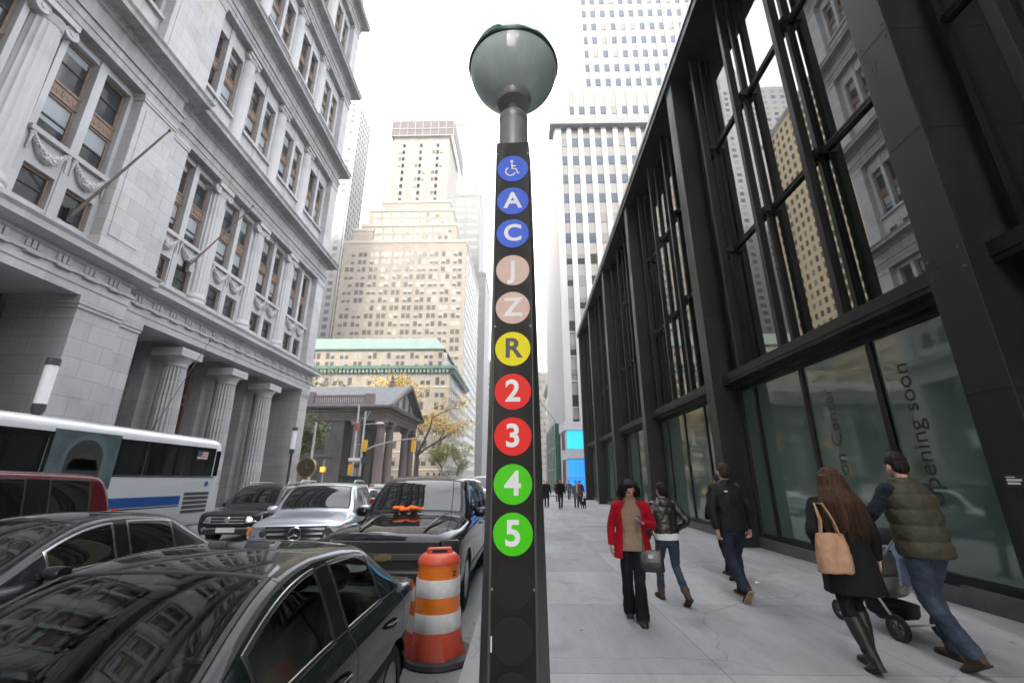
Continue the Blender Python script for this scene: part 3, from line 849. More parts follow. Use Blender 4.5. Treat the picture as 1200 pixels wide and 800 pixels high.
# --- brownstone chapel at the far corner of the cross street
def chapel():
    r = thing('chapel', 'dark brownstone chapel with a columned porch, pediment and pale slate roof', 'chapel', (-1.4, 0, -1.05))
    zc = 11.9     # cornice underside above its ground
    b = MB(); b.box(-52, -24.5, 63, 80.5, -1, zc); b.build('wall', M['schist'], r)
    b = MB()
    for x in (-24.7, -31.5, -38.3, -45): b.box(x - .5, x + .35, 62.8, 63.2, -1, zc)
    b.box(-52, -24.4, 62.86, 63.1, 5.0, 5.35); b.build('wall_trim', M['brownstone'], r)
    for x in (-28.2, -35, -41.7, -48.4):
        for z0, h in ((.9, 3.2), (6.0, 4.6)):
            pts = [(x - .85, z0), (x + .85, z0)] + [(x + .85*math.cos(a), z0 + h - .85 + .85*math.sin(a)) for a in [PI*k/10 for k in range(11)]]
            f = MB(); f.prism([(x + (px - x)*1.25, z0 - .15 + (pz - z0)*1.08) for px, pz in pts], 62.9, 63.05, 'y'); o = f.build('window', M['brownstone'], r)
            f = MB(); f.prism(pts, 62.86, 62.895, 'y')
            for k in range(5): f.box(x - .84, x + .84, 62.83, 62.858, z0 + .4 + k*.7, z0 + .46 + k*.7, 1)
            f.box(x - .03, x + .03, 62.828, 62.856, z0, z0 + h - .1, 1)
            f.build('pane', [M['far_pane'], M['brownstone']], o)
    # porch floor, columns, entablature
    b = MB(); b.box(-24.5, -17.9, 61.8, 81.8, -1, .55); b.box(-17.9, -17.4, 62.3, 81.3, -1, .3); b.build('porch', M['brownstone'], r)
    c = MB(); c.box(-.8, .8, -.8, .8, 0, .3); c.lathe([(.74,.3),(.78,.45),(.66,.7),(.66,2.5),(.56,8.9),(.62,9.0),(.6,9.1)], (0,0,0), 48, flute=16, fdepth=.04)
    for sy in (-1,1): c.lathe([(.32,-.6),(.34,0),(.32,.6)], (0, sy*.6, 9.05), 14, axis='x')
    c.box(-.75, .75, -.85, .85, 9.3, 9.62)
    cm = c.mesh('column', M['brown_col'], 45)
    for x, y in ((-18.9,62.9),(-18.9,67.2),(-18.9,76.2),(-18.9,80.4),(-22.4,62.9)):
        o = bpy.data.objects.new('column', cm); link(o, r); o.location = (x, y, .55)
    for y in (66.5, 70.2, 73.2, 76.9):
        b = MB(); b.box(-24.48, -24.3, y - .55, y + .55, .55, 8.5); b.build('door', M['dark_bronze'], r)
    b = MB()
    pr = [(-1.0,10.15),(.0,10.15),(.0,10.75),(.08,10.75),(.08,11.3),(.25,11.4),(.35,11.7),(.95,11.85),(1.05,12.3),(-1.0,12.35)]
    path = [(-52.0,62.6),(-18.1,62.6),(-18.1,80.9),(-52.0,80.9)]
    b.sweep(pr, path); b.build('entablature', M['brownstone'], r)
    b = MB(); b.box(-24.4, -18.7, 63.2, 80.3, 10.2, 10.6); b.build('porch_ceiling', M['brownstone'], r)
    # pediment and roof
    zr = 17.0
    b = MB(); b.prism([(62.2,12.36),(81.3,12.36),(71.75,zr - .5)], -18.75, -18.3, 'x'); pd = b.build('pediment', M['pale2'], r)
    for y, z, w, h in ((71.75, 13.1, 1.5, 2.4), (68.2, 12.9, .9, 1.5), (75.3, 12.9, .9, 1.5)):
        b = MB(); b.box(-18.3, -18.2, y - w/2, y + w/2, z, z + h); b.ell((-18.27, y, z + h), (.06, w/2, w/2), 12, 8); b.build('niche', M['brownstone'], pd)
    b = MB()
    for y0, y1 in ((61.5, 71.75), (82.0, 71.75)):
        d = 1 if y1 > y0 else -1
        b.add([(-52,y0,12.3),(-17.1,y0,12.3),(-17.1,y1,zr),(-52,y1,zr),(-52,y0,12.02),(-17.1,y0,12.02),(-17.1,y1,zr-.3),(-52,y1,zr-.3)],
              [(0,1,2,3),(7,6,5,4),(0,4,5,1),(1,5,6,2),(3,7,4,0)])
    b.build('roof', M['slate'], r)
    b = MB()
    for y0, y1 in ((61.4, 71.75), (82.1, 71.75)):
        b.add([(-17.5,y0,12.36),(-16.95,y0,12.36),(-16.95,y1,zr+.14),(-17.5,y1,zr+.14),(-17.5,y0,11.9),(-16.95,y0,11.9),(-16.95,y1,zr-.5),(-17.5,y1,zr-.5)], [(0,1,2,3),(7,6,5,4),(0,4,5,1),(1,5,6,2),(3,7,4,0)])
    b.build('raking_cornice', M['brownstone'], r)
    # balustrade along the eaves
    b = MB()
    for a, c_ in ((-44.3,-38.9),(-37.3,-31.2),(-28.9,-21.2)):
        b.box(a, c_, 61.9, 62.2, 13.55, 13.8); b.box(a, c_, 61.9, 62.2, 12.36, 12.6)
        n = int((c_ - a)/.3)
        for k in range(n): b.box(a + k*.3 + .06, a + k*.3 + .2, 61.98, 62.12, 12.61, 13.54)
    for a in (-45.3, -38.1, -30.0, -20.6): b.box(a - (1.1 if a == -30.0 else .75), a + (1.1 if a == -30.0 else .6), 61.75, 62.4, 12.36, 14.0 if a != -30.0 else 14.25)
    b.build('balustrade', M['brown_col'], r)
    b = MB(); b.box(-20.9,-20.2,71.4,72.1,zr-.1,zr+.6); b.lathe([(.3,.6),(.42,.9),(.2,1.1),(.3,1.5),(.12,1.9),(.04,2.5)], (-20.55,71.75,zr), 14); b.build('finial', M['brown_col'], r, 50)
chapel()

# --- cream building with green copper roof
def cream_building():
    r = thing('office_block', 'cream masonry office block with a green copper roof and green cornice', 'building', (0, 0, -2.0))
    x0, x1, y0, y1 = -66, -19.4, 115, 147
    b = MB(); b.box(x0, x1, y0, y1, -1, 30.6); b.box(x0, x1 - 2.6, y0 + 2.2, y1 - 2, 30.6, 37.9); b.build('wall', M['cream'], r)
    b = MB()
    pr = [(-.5,30.0),(.0,30.0),(.1,30.5),(.5,30.9),(1.5,31.3),(1.6,32.1),(-.5,32.3)]
    b.sweep(pr, [(x0, y0), (x1, y0), (x1, y1), (x0, y1)]); b.build('cornice', M['copper_dark'], r)
    b = MB()
    n = 44
    for k in range(n):
        xx = x0 + (x1 - x0)*(k + .5)/n; b.box(xx - .28, xx + .28, y0 - 1.1, y0 - .05, 30.3, 31.25)
    for k in range(30):
        yy = y0 + (y1 - y0)*(k + .5)/30; b.box(x1 + .05, x1 + 1.1, yy - .28, yy + .28, 30.3, 31.25)
    b.build('bracket_course', M['copper'], r)
    b = MB()
    for z in (4.5, 9.0, 26.2): b.sweep([(-.3,z),(.18,z),(.25,z+.4),(-.3,z+.5)], [(x0,y0),(x1,y0),(x1,y1),(x0,y1)])
    b.build('string_course', M['cream_trim'], r)
    a, c_, d, e = x0 - .6, x1 - 2.0, y0 + 1.6, y1 - 1.4
    b = MB(); b.add([(a,d,37.95),(c_,d,37.95),(c_,e,37.95),(a,e,37.95),(a+3,d+3.4,42.0),(c_-3.2,d+3.4,42.0),(c_-3.2,e-3.4,42.0),(a+3,e-3.4,42.0)], [(0,1,5,4),(1,2,6,5),(2,3,7,6),(3,0,4,7),(4,5,6,7),(3,2,1,0)])
    b.build('roof', M['copper'], r)
    b = MB(); b.box(a, c_ + .02, d - .05, d + .2, 37.6, 37.94); b.box(c_ - .2, c_ + .07, d, e, 37.6, 37.94); b.build('gutter', M['copper_dark'], r)
    its = []
    for z in (33.0, 35.6):
        for k in range(11):
            xx = -62.5 + k*4.05
            for s in (-.72, .72): its.append(((xx + s, y0 + 2.2, z - .55), '-y', 1.0, 1.75, pick()))
        for k in range(7):
            yy = 120 + k*3.9
            its.append(((x1 - 2.6, yy - .7, z - .55), '+x', 1.0, 1.75, pick())); its.append(((x1 - 2.6, yy + .7, z - .55), '+x', 1.0, 1.75, pick()))
    for z in (1.0, 5.6, 10.0, 13.4, 16.8, 20.2, 23.6, 27.0):
        for k in range(11):
            xx = -62.5 + k*4.05
            for s in (-.75, .75): its.append(((xx + s, y0, z), '-y', 1.05, 2.1, pick()))
        for k in range(9):
            yy = 117.2 + k*3.4
            for s in (-.72, .72): its.append(((x1, yy + s, z), '+x', 1.0, 2.1, pick()))
    windows(r, its, [M['far_pane'], M['far_pane_light']])
    b = MB(); b.box(x1 - .1, x1 + .15, y0 + 1, y0 + 5, .6, 3.9); b.build('shop_front', M['far_pane'], r)
cream_building()

# --- stepped beige tower
def beige_tower():
    r = thing('stepped_tower', 'tall stepped beige brick tower with scaffolding round its top', 'tower', (0, 0, -2.3))
    Y = 160
    blocks = [(-74.5,-22.3,Y,215,-1,98.5), (-71.5,-63,Y+1,208,98.5,105), (-68.5,-27.2,Y+1.5,206,98.5,107.5), (-66.5,-29.0,Y+3,204,107.5,116), (-61.5,-30.8,Y+4,196,116,121), (-59.4,-33.0,Y+5,192,116.4,160)]
    b = MB()
    for q in blocks: b.box(*q)
    b.build('wall', M['beige'], r)
    for q in blocks:
        b = MB(); b.box(q[0]-.2, q[1]+.2, q[2]-.25, q[3], q[5]-.9, q[5]+.5); b.build('parapet', M['beige_trim'], r)
    its = []
    def face(xa, xb, y, z0, z1, n, fl=3.75, w=1.25, h=2.0, gap=.85):
        z = z0
        while z + h < z1 - .8:
            for k in range(n):
                xx = xa + (xb - xa)*(k + .5)/n
                for s in (-gap, gap): its.append(((xx + s, y, z), '-y', w, h, pick() if z < 92 else (1 if RW.random() < .6 else pick())))
            z += fl
    face(-73.5, -23.3, Y, 1.5, 97, 10, fl=3.45, w=1.5, gap=1.0); face(-67.5, -28.5, Y + 1.5, 99.8, 107, 9); face(-65, -30.5, Y + 3, 108.6, 115.4, 8); face(-58.2, -34.2, Y + 5, 121.5, 156, 3, gap=1.75); face(-58.2, -34.2, Y+5, 121.5, 156, 3, gap=.0)
    z = 1.5
    while z < 95:
        for k in range(12):
            its.append(((-22.3, Y + 3 + k*4.2, z), '+x', 1.25, 2.0, pick())); its.append(((-22.3, Y + 4.7 + k*4.2, z), '+x', 1.25, 2.0, pick()))
        z += 3.75
    windows(r, its, [M['far_pane'], M['far_pane_light']], frame_mat=M['beige_trim'])
    # scaffold and netting round the crown
    s = MB(); s.box(-60.6, -30.8, Y + 3.9, Y + 4.2, 157.2, 166); s.box(-30.8, -30.5, Y + 4, 193, 157.2, 166); s.box(-60.7,-60.4,Y+4,193,157.2,166)
    s.build('netting', pmat('brown_netting', (0.085,0.062,0.05), .8, var=.3, scale=.3), r)
    s = MB()
    for k in range(9):
        xx = -60.4 + k*3.7; s.box(xx - .12, xx + .12, Y + 3.6, Y + 3.84, 156.5, 168.5)
    for zz in (157.0, 161.0, 166.0): s.box(-60.7, -30.4, Y + 3.5, Y + 3.75, zz, zz + .35)
    for xx in (-60.4, -30.8): s.box(xx - .15, xx + .15, Y + 3.5, Y + 3.8, 166, 173)
    s.build('scaffold', M['grey_slab'], r)
    b = MB(); b.box(-56, -36, Y + 10, 186, 160, 167); b.build('plant_room', M['pale2'], r)
beige_tower()

# --- slab tower on the left: white front, brown gridded flank
def slab_tower():
    r = thing('slab_tower', 'slender tower with a white front and a brown gridded flank', 'tower', (0, 0, -2.3))
    x0, x1, y0, y1, zt = -120, -85.5, 180, 196, 196
    b = MB(); b.box(x0, x1, y0, y1, -1, zt); b.build('wall', M['whiteclad'], r)
    b = MB(); b.box(x1 + .002, x1 + .5, y0 + .3, y1, -1, zt - 2); b.build('flank', M['brownclad'], r)
    fl = MB()
    for k in range(int(zt/3.6)):
        fl.box(x1 + .48, x1 + .95, y0 + .3, y1, k*3.6, k*3.6 + 1.1)
    for k in range(7):
        yy = y0 + .3 + k*(y1 - y0 - .6)/6; fl.box(x1 + .48, x1 + 1.1, yy - .3, yy + .3, 0, zt - 2)
    fl.build('grid', M['pale2'], r)
    its = []
    z = 5
    while z < 195:
        if z < 500:
            for k in range(7):
                its.append(((x1 - 2.6 - k*4.7, y0, z), '-y', 2.2, 1.9, 1 if RW.random() < .5 else 0))
        for k in range(6):
            its.append(((x1 + .5, y0 + 1.7 + k*2.57, z - 2.6), '+x', 1.7, 2.1, 2))
        z += 3.6
    windows(r, its, [M['blue_pane'], M['far_pane_light'], M['far_pane']], frame_mat=M['whiteclad'])
    b = MB(); b.prism([(x1 - 20, zt), (x1 - 3, zt), (x1 - 3, zt + 16), (x1 - 8, zt + 30)], y0 + 4, y1 - 3, 'y'); b.build('crown', M['whiteclad'], r)
slab_tower()

# --- pale tower beyond the beige one
def pale_tower():
    r = thing('pale_tower', 'very pale tall tower rising just behind the stepped beige tower', 'tower', (0, 0, -2.3))
    b = MB(); Y = 235
    blocks = [(-60,-20.5,Y,Y+40,-1,120), (-58,-25,Y+2,Y+36,120,178), (-54,-29.5,Y+4,Y+32,178,238)]
    for q in blocks: b.box(*q)
    b.build('wall', M['pale'], r)
    b = MB()
    for q in blocks: b.box(q[0]-.3, q[1]+.3, q[2]-.3, q[3], q[5]-1.5, q[5]+1)
    b.build('cornice', M['pale'], r)
    its = []
    for xa, xb, y, z0, z1 in ((-50,-21,Y,3,118), (-46,-25.5,Y+2,122,176), (-46,-30.5,Y+4,181,235)):
        z = z0
        while z < z1 - 3:
            xx = xb - 2.2; k = 0
            while xx > xa:
                its.append(((xx, y, z), '-y', 1.2, 1.9, 0)); k += 1
                xx -= 2.1 if k % 3 else 4.4
            z += 5.4
    windows(r, its, [M['far_pane_light'], M['far_pane']], frame_mat=M['pale'])
pale_tower()

# --- white setback office tower (right)
def white_tower():
    r = thing('setback_tower', 'white ribbed office tower with setbacks behind the dark glass building', 'tower', (0, 0, -1.0))
    Y = 62.0; X0, X1 = 6.5, 52
    b = MB(); b.box(X0 + .1, X1, Y + .5, 96, 10.2, 62); b.box(X0 + 2.3, X1, Y + 4.1, 92, 62, 75); b.box(X0 + 6.3, X1, Y + 6.1, 88, 75, 150); b.build('wall', M['grey_panel'], r)
    p = MB()
    # side face: ribbed white
    p.box(X0 - .1, X0 + .098, Y + .3, 96, 9.8, 62)
    for k in range(22):
        yy = Y + 1 + k*1.55; p.box(X0 - .25, X0 - .102, yy, yy + .55, 9.8, 62)
    for blk in ((X0, Y, 62, 9.8), (X0 + 2.2, Y + 3.6, 75, 62), (X0 + 6.2, Y + 5.6, 150, 75)):
        xb, yb, zt, zb = blk
        n = int((X1 - xb)/2.06)
        for k in range(n):
            xx = xb + .1 + k*2.06
            p.box(xx - .1, xx + (.75 if k else 1.0), yb, yb + .9, zb, zt)
        if xb > X0:
            p.box(xb - .05, xb + .098, yb + .4, 90, zb, zt)
            for k in range(14): p.box(xb - .2, xb - .052, yb + 1 + k*1.8, yb + 1.6 + k*1.8, zb, zt)
    p.build('pier', M['whitestone'], r)
    its = []; sills = MB()
    for (xb, yb, zb, zt, off) in ((X0, Y, 9.8, 60.5, .5), (X0 + 2.2, Y + 3.6, 63, 74, .5), (X0 + 6.2, Y + 5.6, 76, 148, .5)):
        n = int((X1 - xb)/2.06) - 1
        z = zb + 2.2
        while z + 2 < zt:
            for k in range(n):
                xc = xb + .1 + k*2.06 + (.75 if k else 1.0)/2 + .06 + 2.06/2 + (0 if k else -.12)
                xc = xb + .1 + k*2.06 + .75 + .655 - .1 + (.06 if k == 0 else 0)
                if z < 37: mi = 0 if RW.random() > .45 else RW.choice((3, 3, 3, 1))
                elif z < 62: mi = 2 if RW.random() < .8 else 1
                else: mi = 2 if RW.random() < .92 else 1
                its.append(((xc, yb + .46, z), '-y', 1.22, 1.75, mi))
            z += 3.85
    windows(r, its, [M['dark_pane2'], M['far_pane_light2'], M['blue_pane']], frame_mat=M['whitestone'])
    # projecting slab at the setback
    b = MB(); b.box(X0 - .9, X1, Y - .9, Y + 3, 62.0, 63.3); b.build('roof_slab', M['grey_slab'], r)
    b = MB(); b.box(X0 + .3, X1, Y + .2, 92, 63.3, 63.9); b.build('roof_kerb', M['whitestone'], r)
    # base: white fascia, blue lit shop panels, grey band
    b = MB(); b.box(X0 - .3, X1, Y - .3, 96, 8.6, 9.78); b.box(X0 - .1, X1, Y, 96, -.5, 8.6); b.build('shop_base', M['whitestone'], r)
    def blue(z0, z1, m, y=Y - .12, x1=X0 + 2.6):
        q = MB(); q.box(X0 + .12, x1, y, y + .1, z0, z1); return q.build('blue_panel', m, r)
    q = MB()
    for k in range(1, 4): q.box(X0 + .12 + k*.62, X0 + .135 + k*.62, Y - .135, Y - .121, .4, 8.5)
    q.build('panel_seam', M['grey_panel2'], r)
    blue(6.0, 8.55, M['cyan_panel']); blue(.4, 2.3, M['blue_panel']); blue(2.4, 4.6, M['blue_panel'])
    q = MB(); q.box(X0 - .16, X0 + 3.6, Y - .25, Y + .05, 4.7, 5.9); q.box(X0 - .2, X0 + 3.6, Y - .28, Y + .02, 2.3, 2.39); q.build('grey_band', M['grey_panel2'], r)
    q = MB(); q.box(X0 + 2.75, X0 + 3.5, Y - .14, Y - .02, .4, 8.5); q.build('dark_shopfront', M['far_pane'], r)
    q = MB(); q.box(X0 - .15, X0 - .11, Y + .6, Y + 5, .4, 4.6); q.box(X0 - .15, X0 - .11, Y + .6, Y + 5, 6.0, 8.5); q.build('side_shopfront', M['far_pane'], r)
    # hanging neon signs in violet
    q = MB(); q.box(X0 + 2.8, X0 + 3.3, Y - .5, Y - .2, 3.0, 3.7); q.box(X0 + 4.2, X0 + 4.9, Y - .5, Y - .2, 3.0, 3.9); q.box(X0 + 2.8, X0 + 3.3, Y - .5, Y - .2, .9, 1.3); q.build('violet_sign', M['violet'], r)
    q = MB(); q.tube([(X0 - .1, Y + 14, 11.2), (X0 - 3.2, Y + 11, 14.6)], .07, 8); q.ell((X0 - .1, Y + 14, 11.2), (.35,.35,.35), 10, 6); q.build('flag_spar', M['grey_slab'], r)
M['dark_pane2'] = glass_mat('tower_window_dark', (0.035,0.037,0.037), 0.08, 1.45, spec=0.4)
M['far_pane_light2'] = pmat('tower_window_blind', (0.17,0.17,0.165), 0.4, var=0.1, scale=0.3)
M['cyan_panel'] = emis_mat('lit_cyan_panel', (0.02,0.42,0.80), 0.16)
M['blue_panel'] = emis_mat('lit_blue_panel', (0.01,0.22,0.85), 0.15)
M['grey_panel2'] = pmat('grey_metal_band', (0.36,0.37,0.38), 0.5, var=0.05)
M['violet'] = emis_mat('violet_neon', (0.35,0.05,0.9), 0.5)
white_tower()

# netting-clad hoarding beside the white tower
t = thing('scaffold_hoarding', 'dark green netted scaffold along the side of the white tower', 'scaffold', (6.0, 70, gz(70)))
b = MB()
for k in range(40):
    b.box(-.4 - .05*math.sin(k*1.7), -.3, k*.6, k*.6 + .58, .2, 10.6 + .1*math.sin(k*.9))
b.box(-.4, .2, -.1, .0, .2, 10.6)
b.build('netting', pmat('green_netting', (0.012,0.075,0.045), 0.8, var=0.25, scale=2), t)
b = MB()
for k in range(9):
    b.tube([(-.5, k*3, 0), (-.5, k*3, 10.9)], .05, 6)
for zz in (3.4, 6.8, 10.7): b.box(-.56, -.46, 0, 24, zz, zz + .08)
b.build('scaffold_frame', M['galv'], t)

# --- blocks further up the avenue
def plain_block(name, label, x0, x1, y0, y1, zt, m, fl=4.0, bay=3.2, w=1.4, h=2.2, side=None, gl=0, cat='building'):
    r = thing(name, label, cat, (0, 0, -2.3))
    b = MB(); b.box(x0, x1, y0, y1, -1, zt); b.build('wall', m, r)
    b = MB(); b.sweep([(-.4,zt-1.4),(.1,zt-1.4),(.9,zt-.5),(1.0,zt+.3),(-.4,zt+.4)], [(x0,y1),(x0,y0),(x1,y0),(x1,y1)]); b.build('cornice', M['pale2'], r)
    its = []
    z = 5.0
    while z < zt - 4:
        n = int((x1 - x0)/bay)
        for k in range(n): its.append(((x0 + (x1-x0)*(k+.5)/n, y0, z), '-y', w, h, pick()))
        if side:
            n = int((y1 - y0)/bay)
            for k in range(n): its.append(((x1 if side == '+x' else x0, y0 + (y1-y0)*(k+.5)/n, z), side, w, h, pick()))
        z += fl
    windows(r, its, [M['far_pane'], M['far_pane_light']])
    return r
plain_block('avenue_block', 'pale block on the left of the avenue just beyond the beige tower', -60, -19.0, 285, 340, 70, M['pale2'], side='+x')
plain_block('avenue_block', 'taller pale block closing the avenue on its left, furthest away', -70, -16.5, 350, 430, 95, M['pale'], side='+x')
plain_block('dark_slab', 'narrow dark grey slab block seen at the end of the avenue', -18, -13.0, 440, 470, 62, M['grey_slab'], side='+x')
plain_block('crowned_tower', 'distant cream tower with a pillared crown, seen right of the subway pylon', 8.6, 22, 250, 280, 62, M['pale'], fl=3.6, bay=2.0, w=1.0, h=1.7, side='-x', cat='tower')
plain_block('avenue_block', 'low pale block on the right of the avenue beyond the green hoarding', 10.2, 40, 112, 170, 34, M['pale2'], side='-x')
# --- the sunlit tan tower west of the stone building, which the glass front reflects
plain_block('tan_tower', 'sunlit tan tower west of the stone building, mirrored in the upper glass', -165, -82, 104, 150, 132, pmat('sunlit_tan_stone', (0.66,0.52,0.30), .8, var=.08, scale=.2), fl=3.7, bay=3.0, w=1.4, h=2.0, side='+x', cat='tower')
# --- the street behind the camera: its buildings shade the avenue and show in glass and paint
plain_block('south_block', 'grey stone block continuing the stone building side of the avenue southwards', -60, -18.0, -75, -20, 78, M['pale2'], fl=4.2, bay=3.6, w=1.6, h=2.4, side='+x')
plain_block('south_block', 'dark block continuing the glass building side of the avenue southwards', 7.0, 50, -80, -27.5, 95, M['grey_slab'], fl=4.0, bay=2.4, w=1.7, h=2.6, side='-x')
# ------------------------------------------------------------------ subway pylon
def disc_mat(name, col, rough=0.35): return pmat(name, col, rough, var=0.03, scale=8, ior=1.25)
def pylon():
    t = thing('subway_pylon', 'tall tapering charcoal subway pylon with coloured route discs and a green globe', 'subway sign', (-0.028, 1.644, gz(1.6)), RAD(-2.0))
    zb = -gz(1.6)
    body = M['pylon']
    b = MB()      # tapering casing: narrow front, wider back
    rings = []
    for z, hb, hf in ((0, .150, .093), (1.0, .1225, .0865), (2.1, .1010, .0815), (3.12, .083, .0775), (3.17, .078, .075)):
        d0, d1 = 0.004, .185 - .02*z/3
        rings.append([(-hf, d0, z), (hf, d0, z), (hb, d1*.55, z), (hb*.96, d1, z), (-hb*.96, d1, z), (-hb, d1*.55, z)])
    b.loft(rings); b.build('casing', body, t, 30, bevel=.003)
    b = MB(); b.box(-.0755, .0755, -.003, .003, .12, 3.165); b.build('face_panel', M['pylon_face'], t, None, bevel=.002)
    b = MB(); b.box(-.17, .17, -.05, .24, 0, .03); b.build('base_plate', body, t)
    b = MB(); b.lathe([(.0705,3.12),(.0705,3.325),(.068,3.33),(.068,3.338),(.0715,3.343),(.0715,3.375),(.064,3.385)], (0,.07,0), 40); b.build('neck', M['pylon_neck'], t, 40)
    b = MB(); b.lathe([(.026,3.35),(.026,3.45),(.036,3.457),(.080,3.462),(.090,3.477),(.090,3.499),(.084,3.503)], (0,.07,0), 40); b.build('globe_holder', M['pylon_neck'], t, 40)
    zc, Rg = 3.685, .224
    b = MB(); b.lathe([(Rg*math.sin(a), -Rg*.90*math.cos(a)) for a in [RAD(20 + 72*k/20) for k in range(21)]], (0,.07,zc), 64, cap=False)
    g = b.build('globe', M['milk_glass'], t, 180)
    b = MB(); b.lathe([(Rg*math.sin(a), -Rg*math.cos(a)) for a in [RAD(94 + 84*k/20) for k in range(21)]], (0,.07,zc), 64); b.build('globe_cap', M['green_glass'], t, 180)
    b = MB(); b.lathe([(Rg-.006,-.006),(Rg+.006,-.004),(Rg+.009,.004),(Rg+.007,.014),(Rg-.004,.018)], (0,.07,zc), 72); b.build('globe_rim', M['rim_green'], t, 50)
    # route discs
    white = M['sign_white']; dark = M['sign_black']
    rows = [(2.99,'wheel','blue'),(2.817,'A','blue'),(2.652,'C','blue'),(2.475,'J','brown'),(2.304,'Z','brown'),(2.128,'R','yellow'),(1.955,'2','red'),(1.785,'3','red'),(1.614,'4','green'),(1.447,'5','green'),(1.285,'','blank'),(1.125,'','blank'),(.965,'','blank')]
    names = {'blue':'blue disc','brown':'faded brown disc','yellow':'yellow disc','red':'red disc','green':'green disc','blank':'blank black disc'}
    for z, ch, colr in rows:
        zz = z + zb
        b = MB(); b.lathe([(.0708,.0),(.0708,-.0012),(.0700,-.0022)], (0,-.0032,zz), 64, axis='y')
        d = b.build('route_disc', M['disc_' + colr], t, 40)
        d['label'] = names[colr] + (' with a wheelchair symbol' if ch == 'wheel' else (' with %s %s' % ('black' if ch == 'R' else 'white', ch) if ch else ''))
        y = -.0058
        if ch == 'wheel':
            s = MB()
            def st(pts, r): 
                q = [Vector((x*.001, y - .0006, zz + z_*.001)) for x, z_ in pts]
                s.tube(q, r*.001, 8, flat=1.0)
            s.lathe([(.0075,0),(.0075,-.0014)], (-.004, y + .0008, zz + .038), 20, axis='y')
            st([(-4,28),(-2,-2),(15,-2),(24,-27),(32,-24)], 3.6); st([(-3,13),(14,13)], 3.0)
            st([(-10 + 22*math.cos(a) , -16 + 22*math.sin(a)) for a in [RAD(115 + 225*k/18) for k in range(19)]], 3.2)
            for i, v in enumerate(s.v): s.v[i] = (v[0], y - .0004 + (v[1] - y)*.12, v[2])
            s.build('wheelchair_symbol', white, d)
        elif ch:
            sz = {'2':.118,'3':.118,'4':.118,'5':.118}.get(ch, .112)
            o = text_obj(ch, sz, dark if ch == 'R' else white, d, (0, y, zz - .001), (RAD(90),0,0), 'letter', .0028, .0004, 1.02)
    b = MB(); b.box(-.0745, -.0700, -.0052, -.0031, 1.09 + zb, 1.135 + zb); b.build('sticker', M['sign_white'], t)
    for sx in (-1, 1):
        for zz in (.35, 1.3, 2.25, 3.1):
            b = MB(); b.lathe([(.0042,0),(.0040,-.0014),(.002,-.002)], (sx*.0715, -.0030, zz), 12, axis='y'); b.build('screw', M['pylon_neck'], t, 40)
    return t
M['pylon'] = pmat('pylon_grey', (0.085,0.084,0.082), 0.40, 0.2, 0.12, 6, 0.03, 120, stretch=(1,1,.2))
M['pylon_face'] = pmat('pylon_black_face', (0.0085,0.0088,0.0086), 0.5, 0.0, 0.5, 9, 0.03, 200, ior=1.35, stretch=(1,1,.15), rvar=.16)
M['pylon_neck'] = pmat('pylon_neck_grey', (0.30,0.305,0.31), 0.36, 0.2, 0.1, 10)
M['milk_glass'] = pmat('milk_glass', (0.58,0.68,0.65), 0.10, 0.0, 0.14, 9, coat=0.6, stretch=(1,1,.25), rvar=.06)
M['green_glass'] = pmat('green_glass', (0.02,0.16,0.125), 0.08, 0.0, 0.15, 5, coat=1.0)
M['rim_green'] = pmat('dark_green_rim', (0.012,0.045,0.038), 0.3, 0.2, var=0.1)
M['sign_white'] = pmat('sign_white', (0.92,0.92,0.92), 0.4, var=0)
M['sign_black'] = pmat('sign_black', (0.015,0.015,0.015), 0.4, var=0)
M['disc_blue'] = disc_mat('disc_blue', (0.07,0.17,0.86)); M['disc_brown'] = disc_mat('disc_brown', (0.78,0.57,0.48), .22)
M['disc_yellow'] = disc_mat('disc_yellow', (1.0,0.88,0.0)); M['disc_red'] = disc_mat('disc_red', (0.95,0.025,0.018))
M['disc_green'] = disc_mat('disc_green', (0.085,0.72,0.012)); M['disc_blank'] = disc_mat('disc_blank', (0.026,0.024,0.023), .55)
pylon()

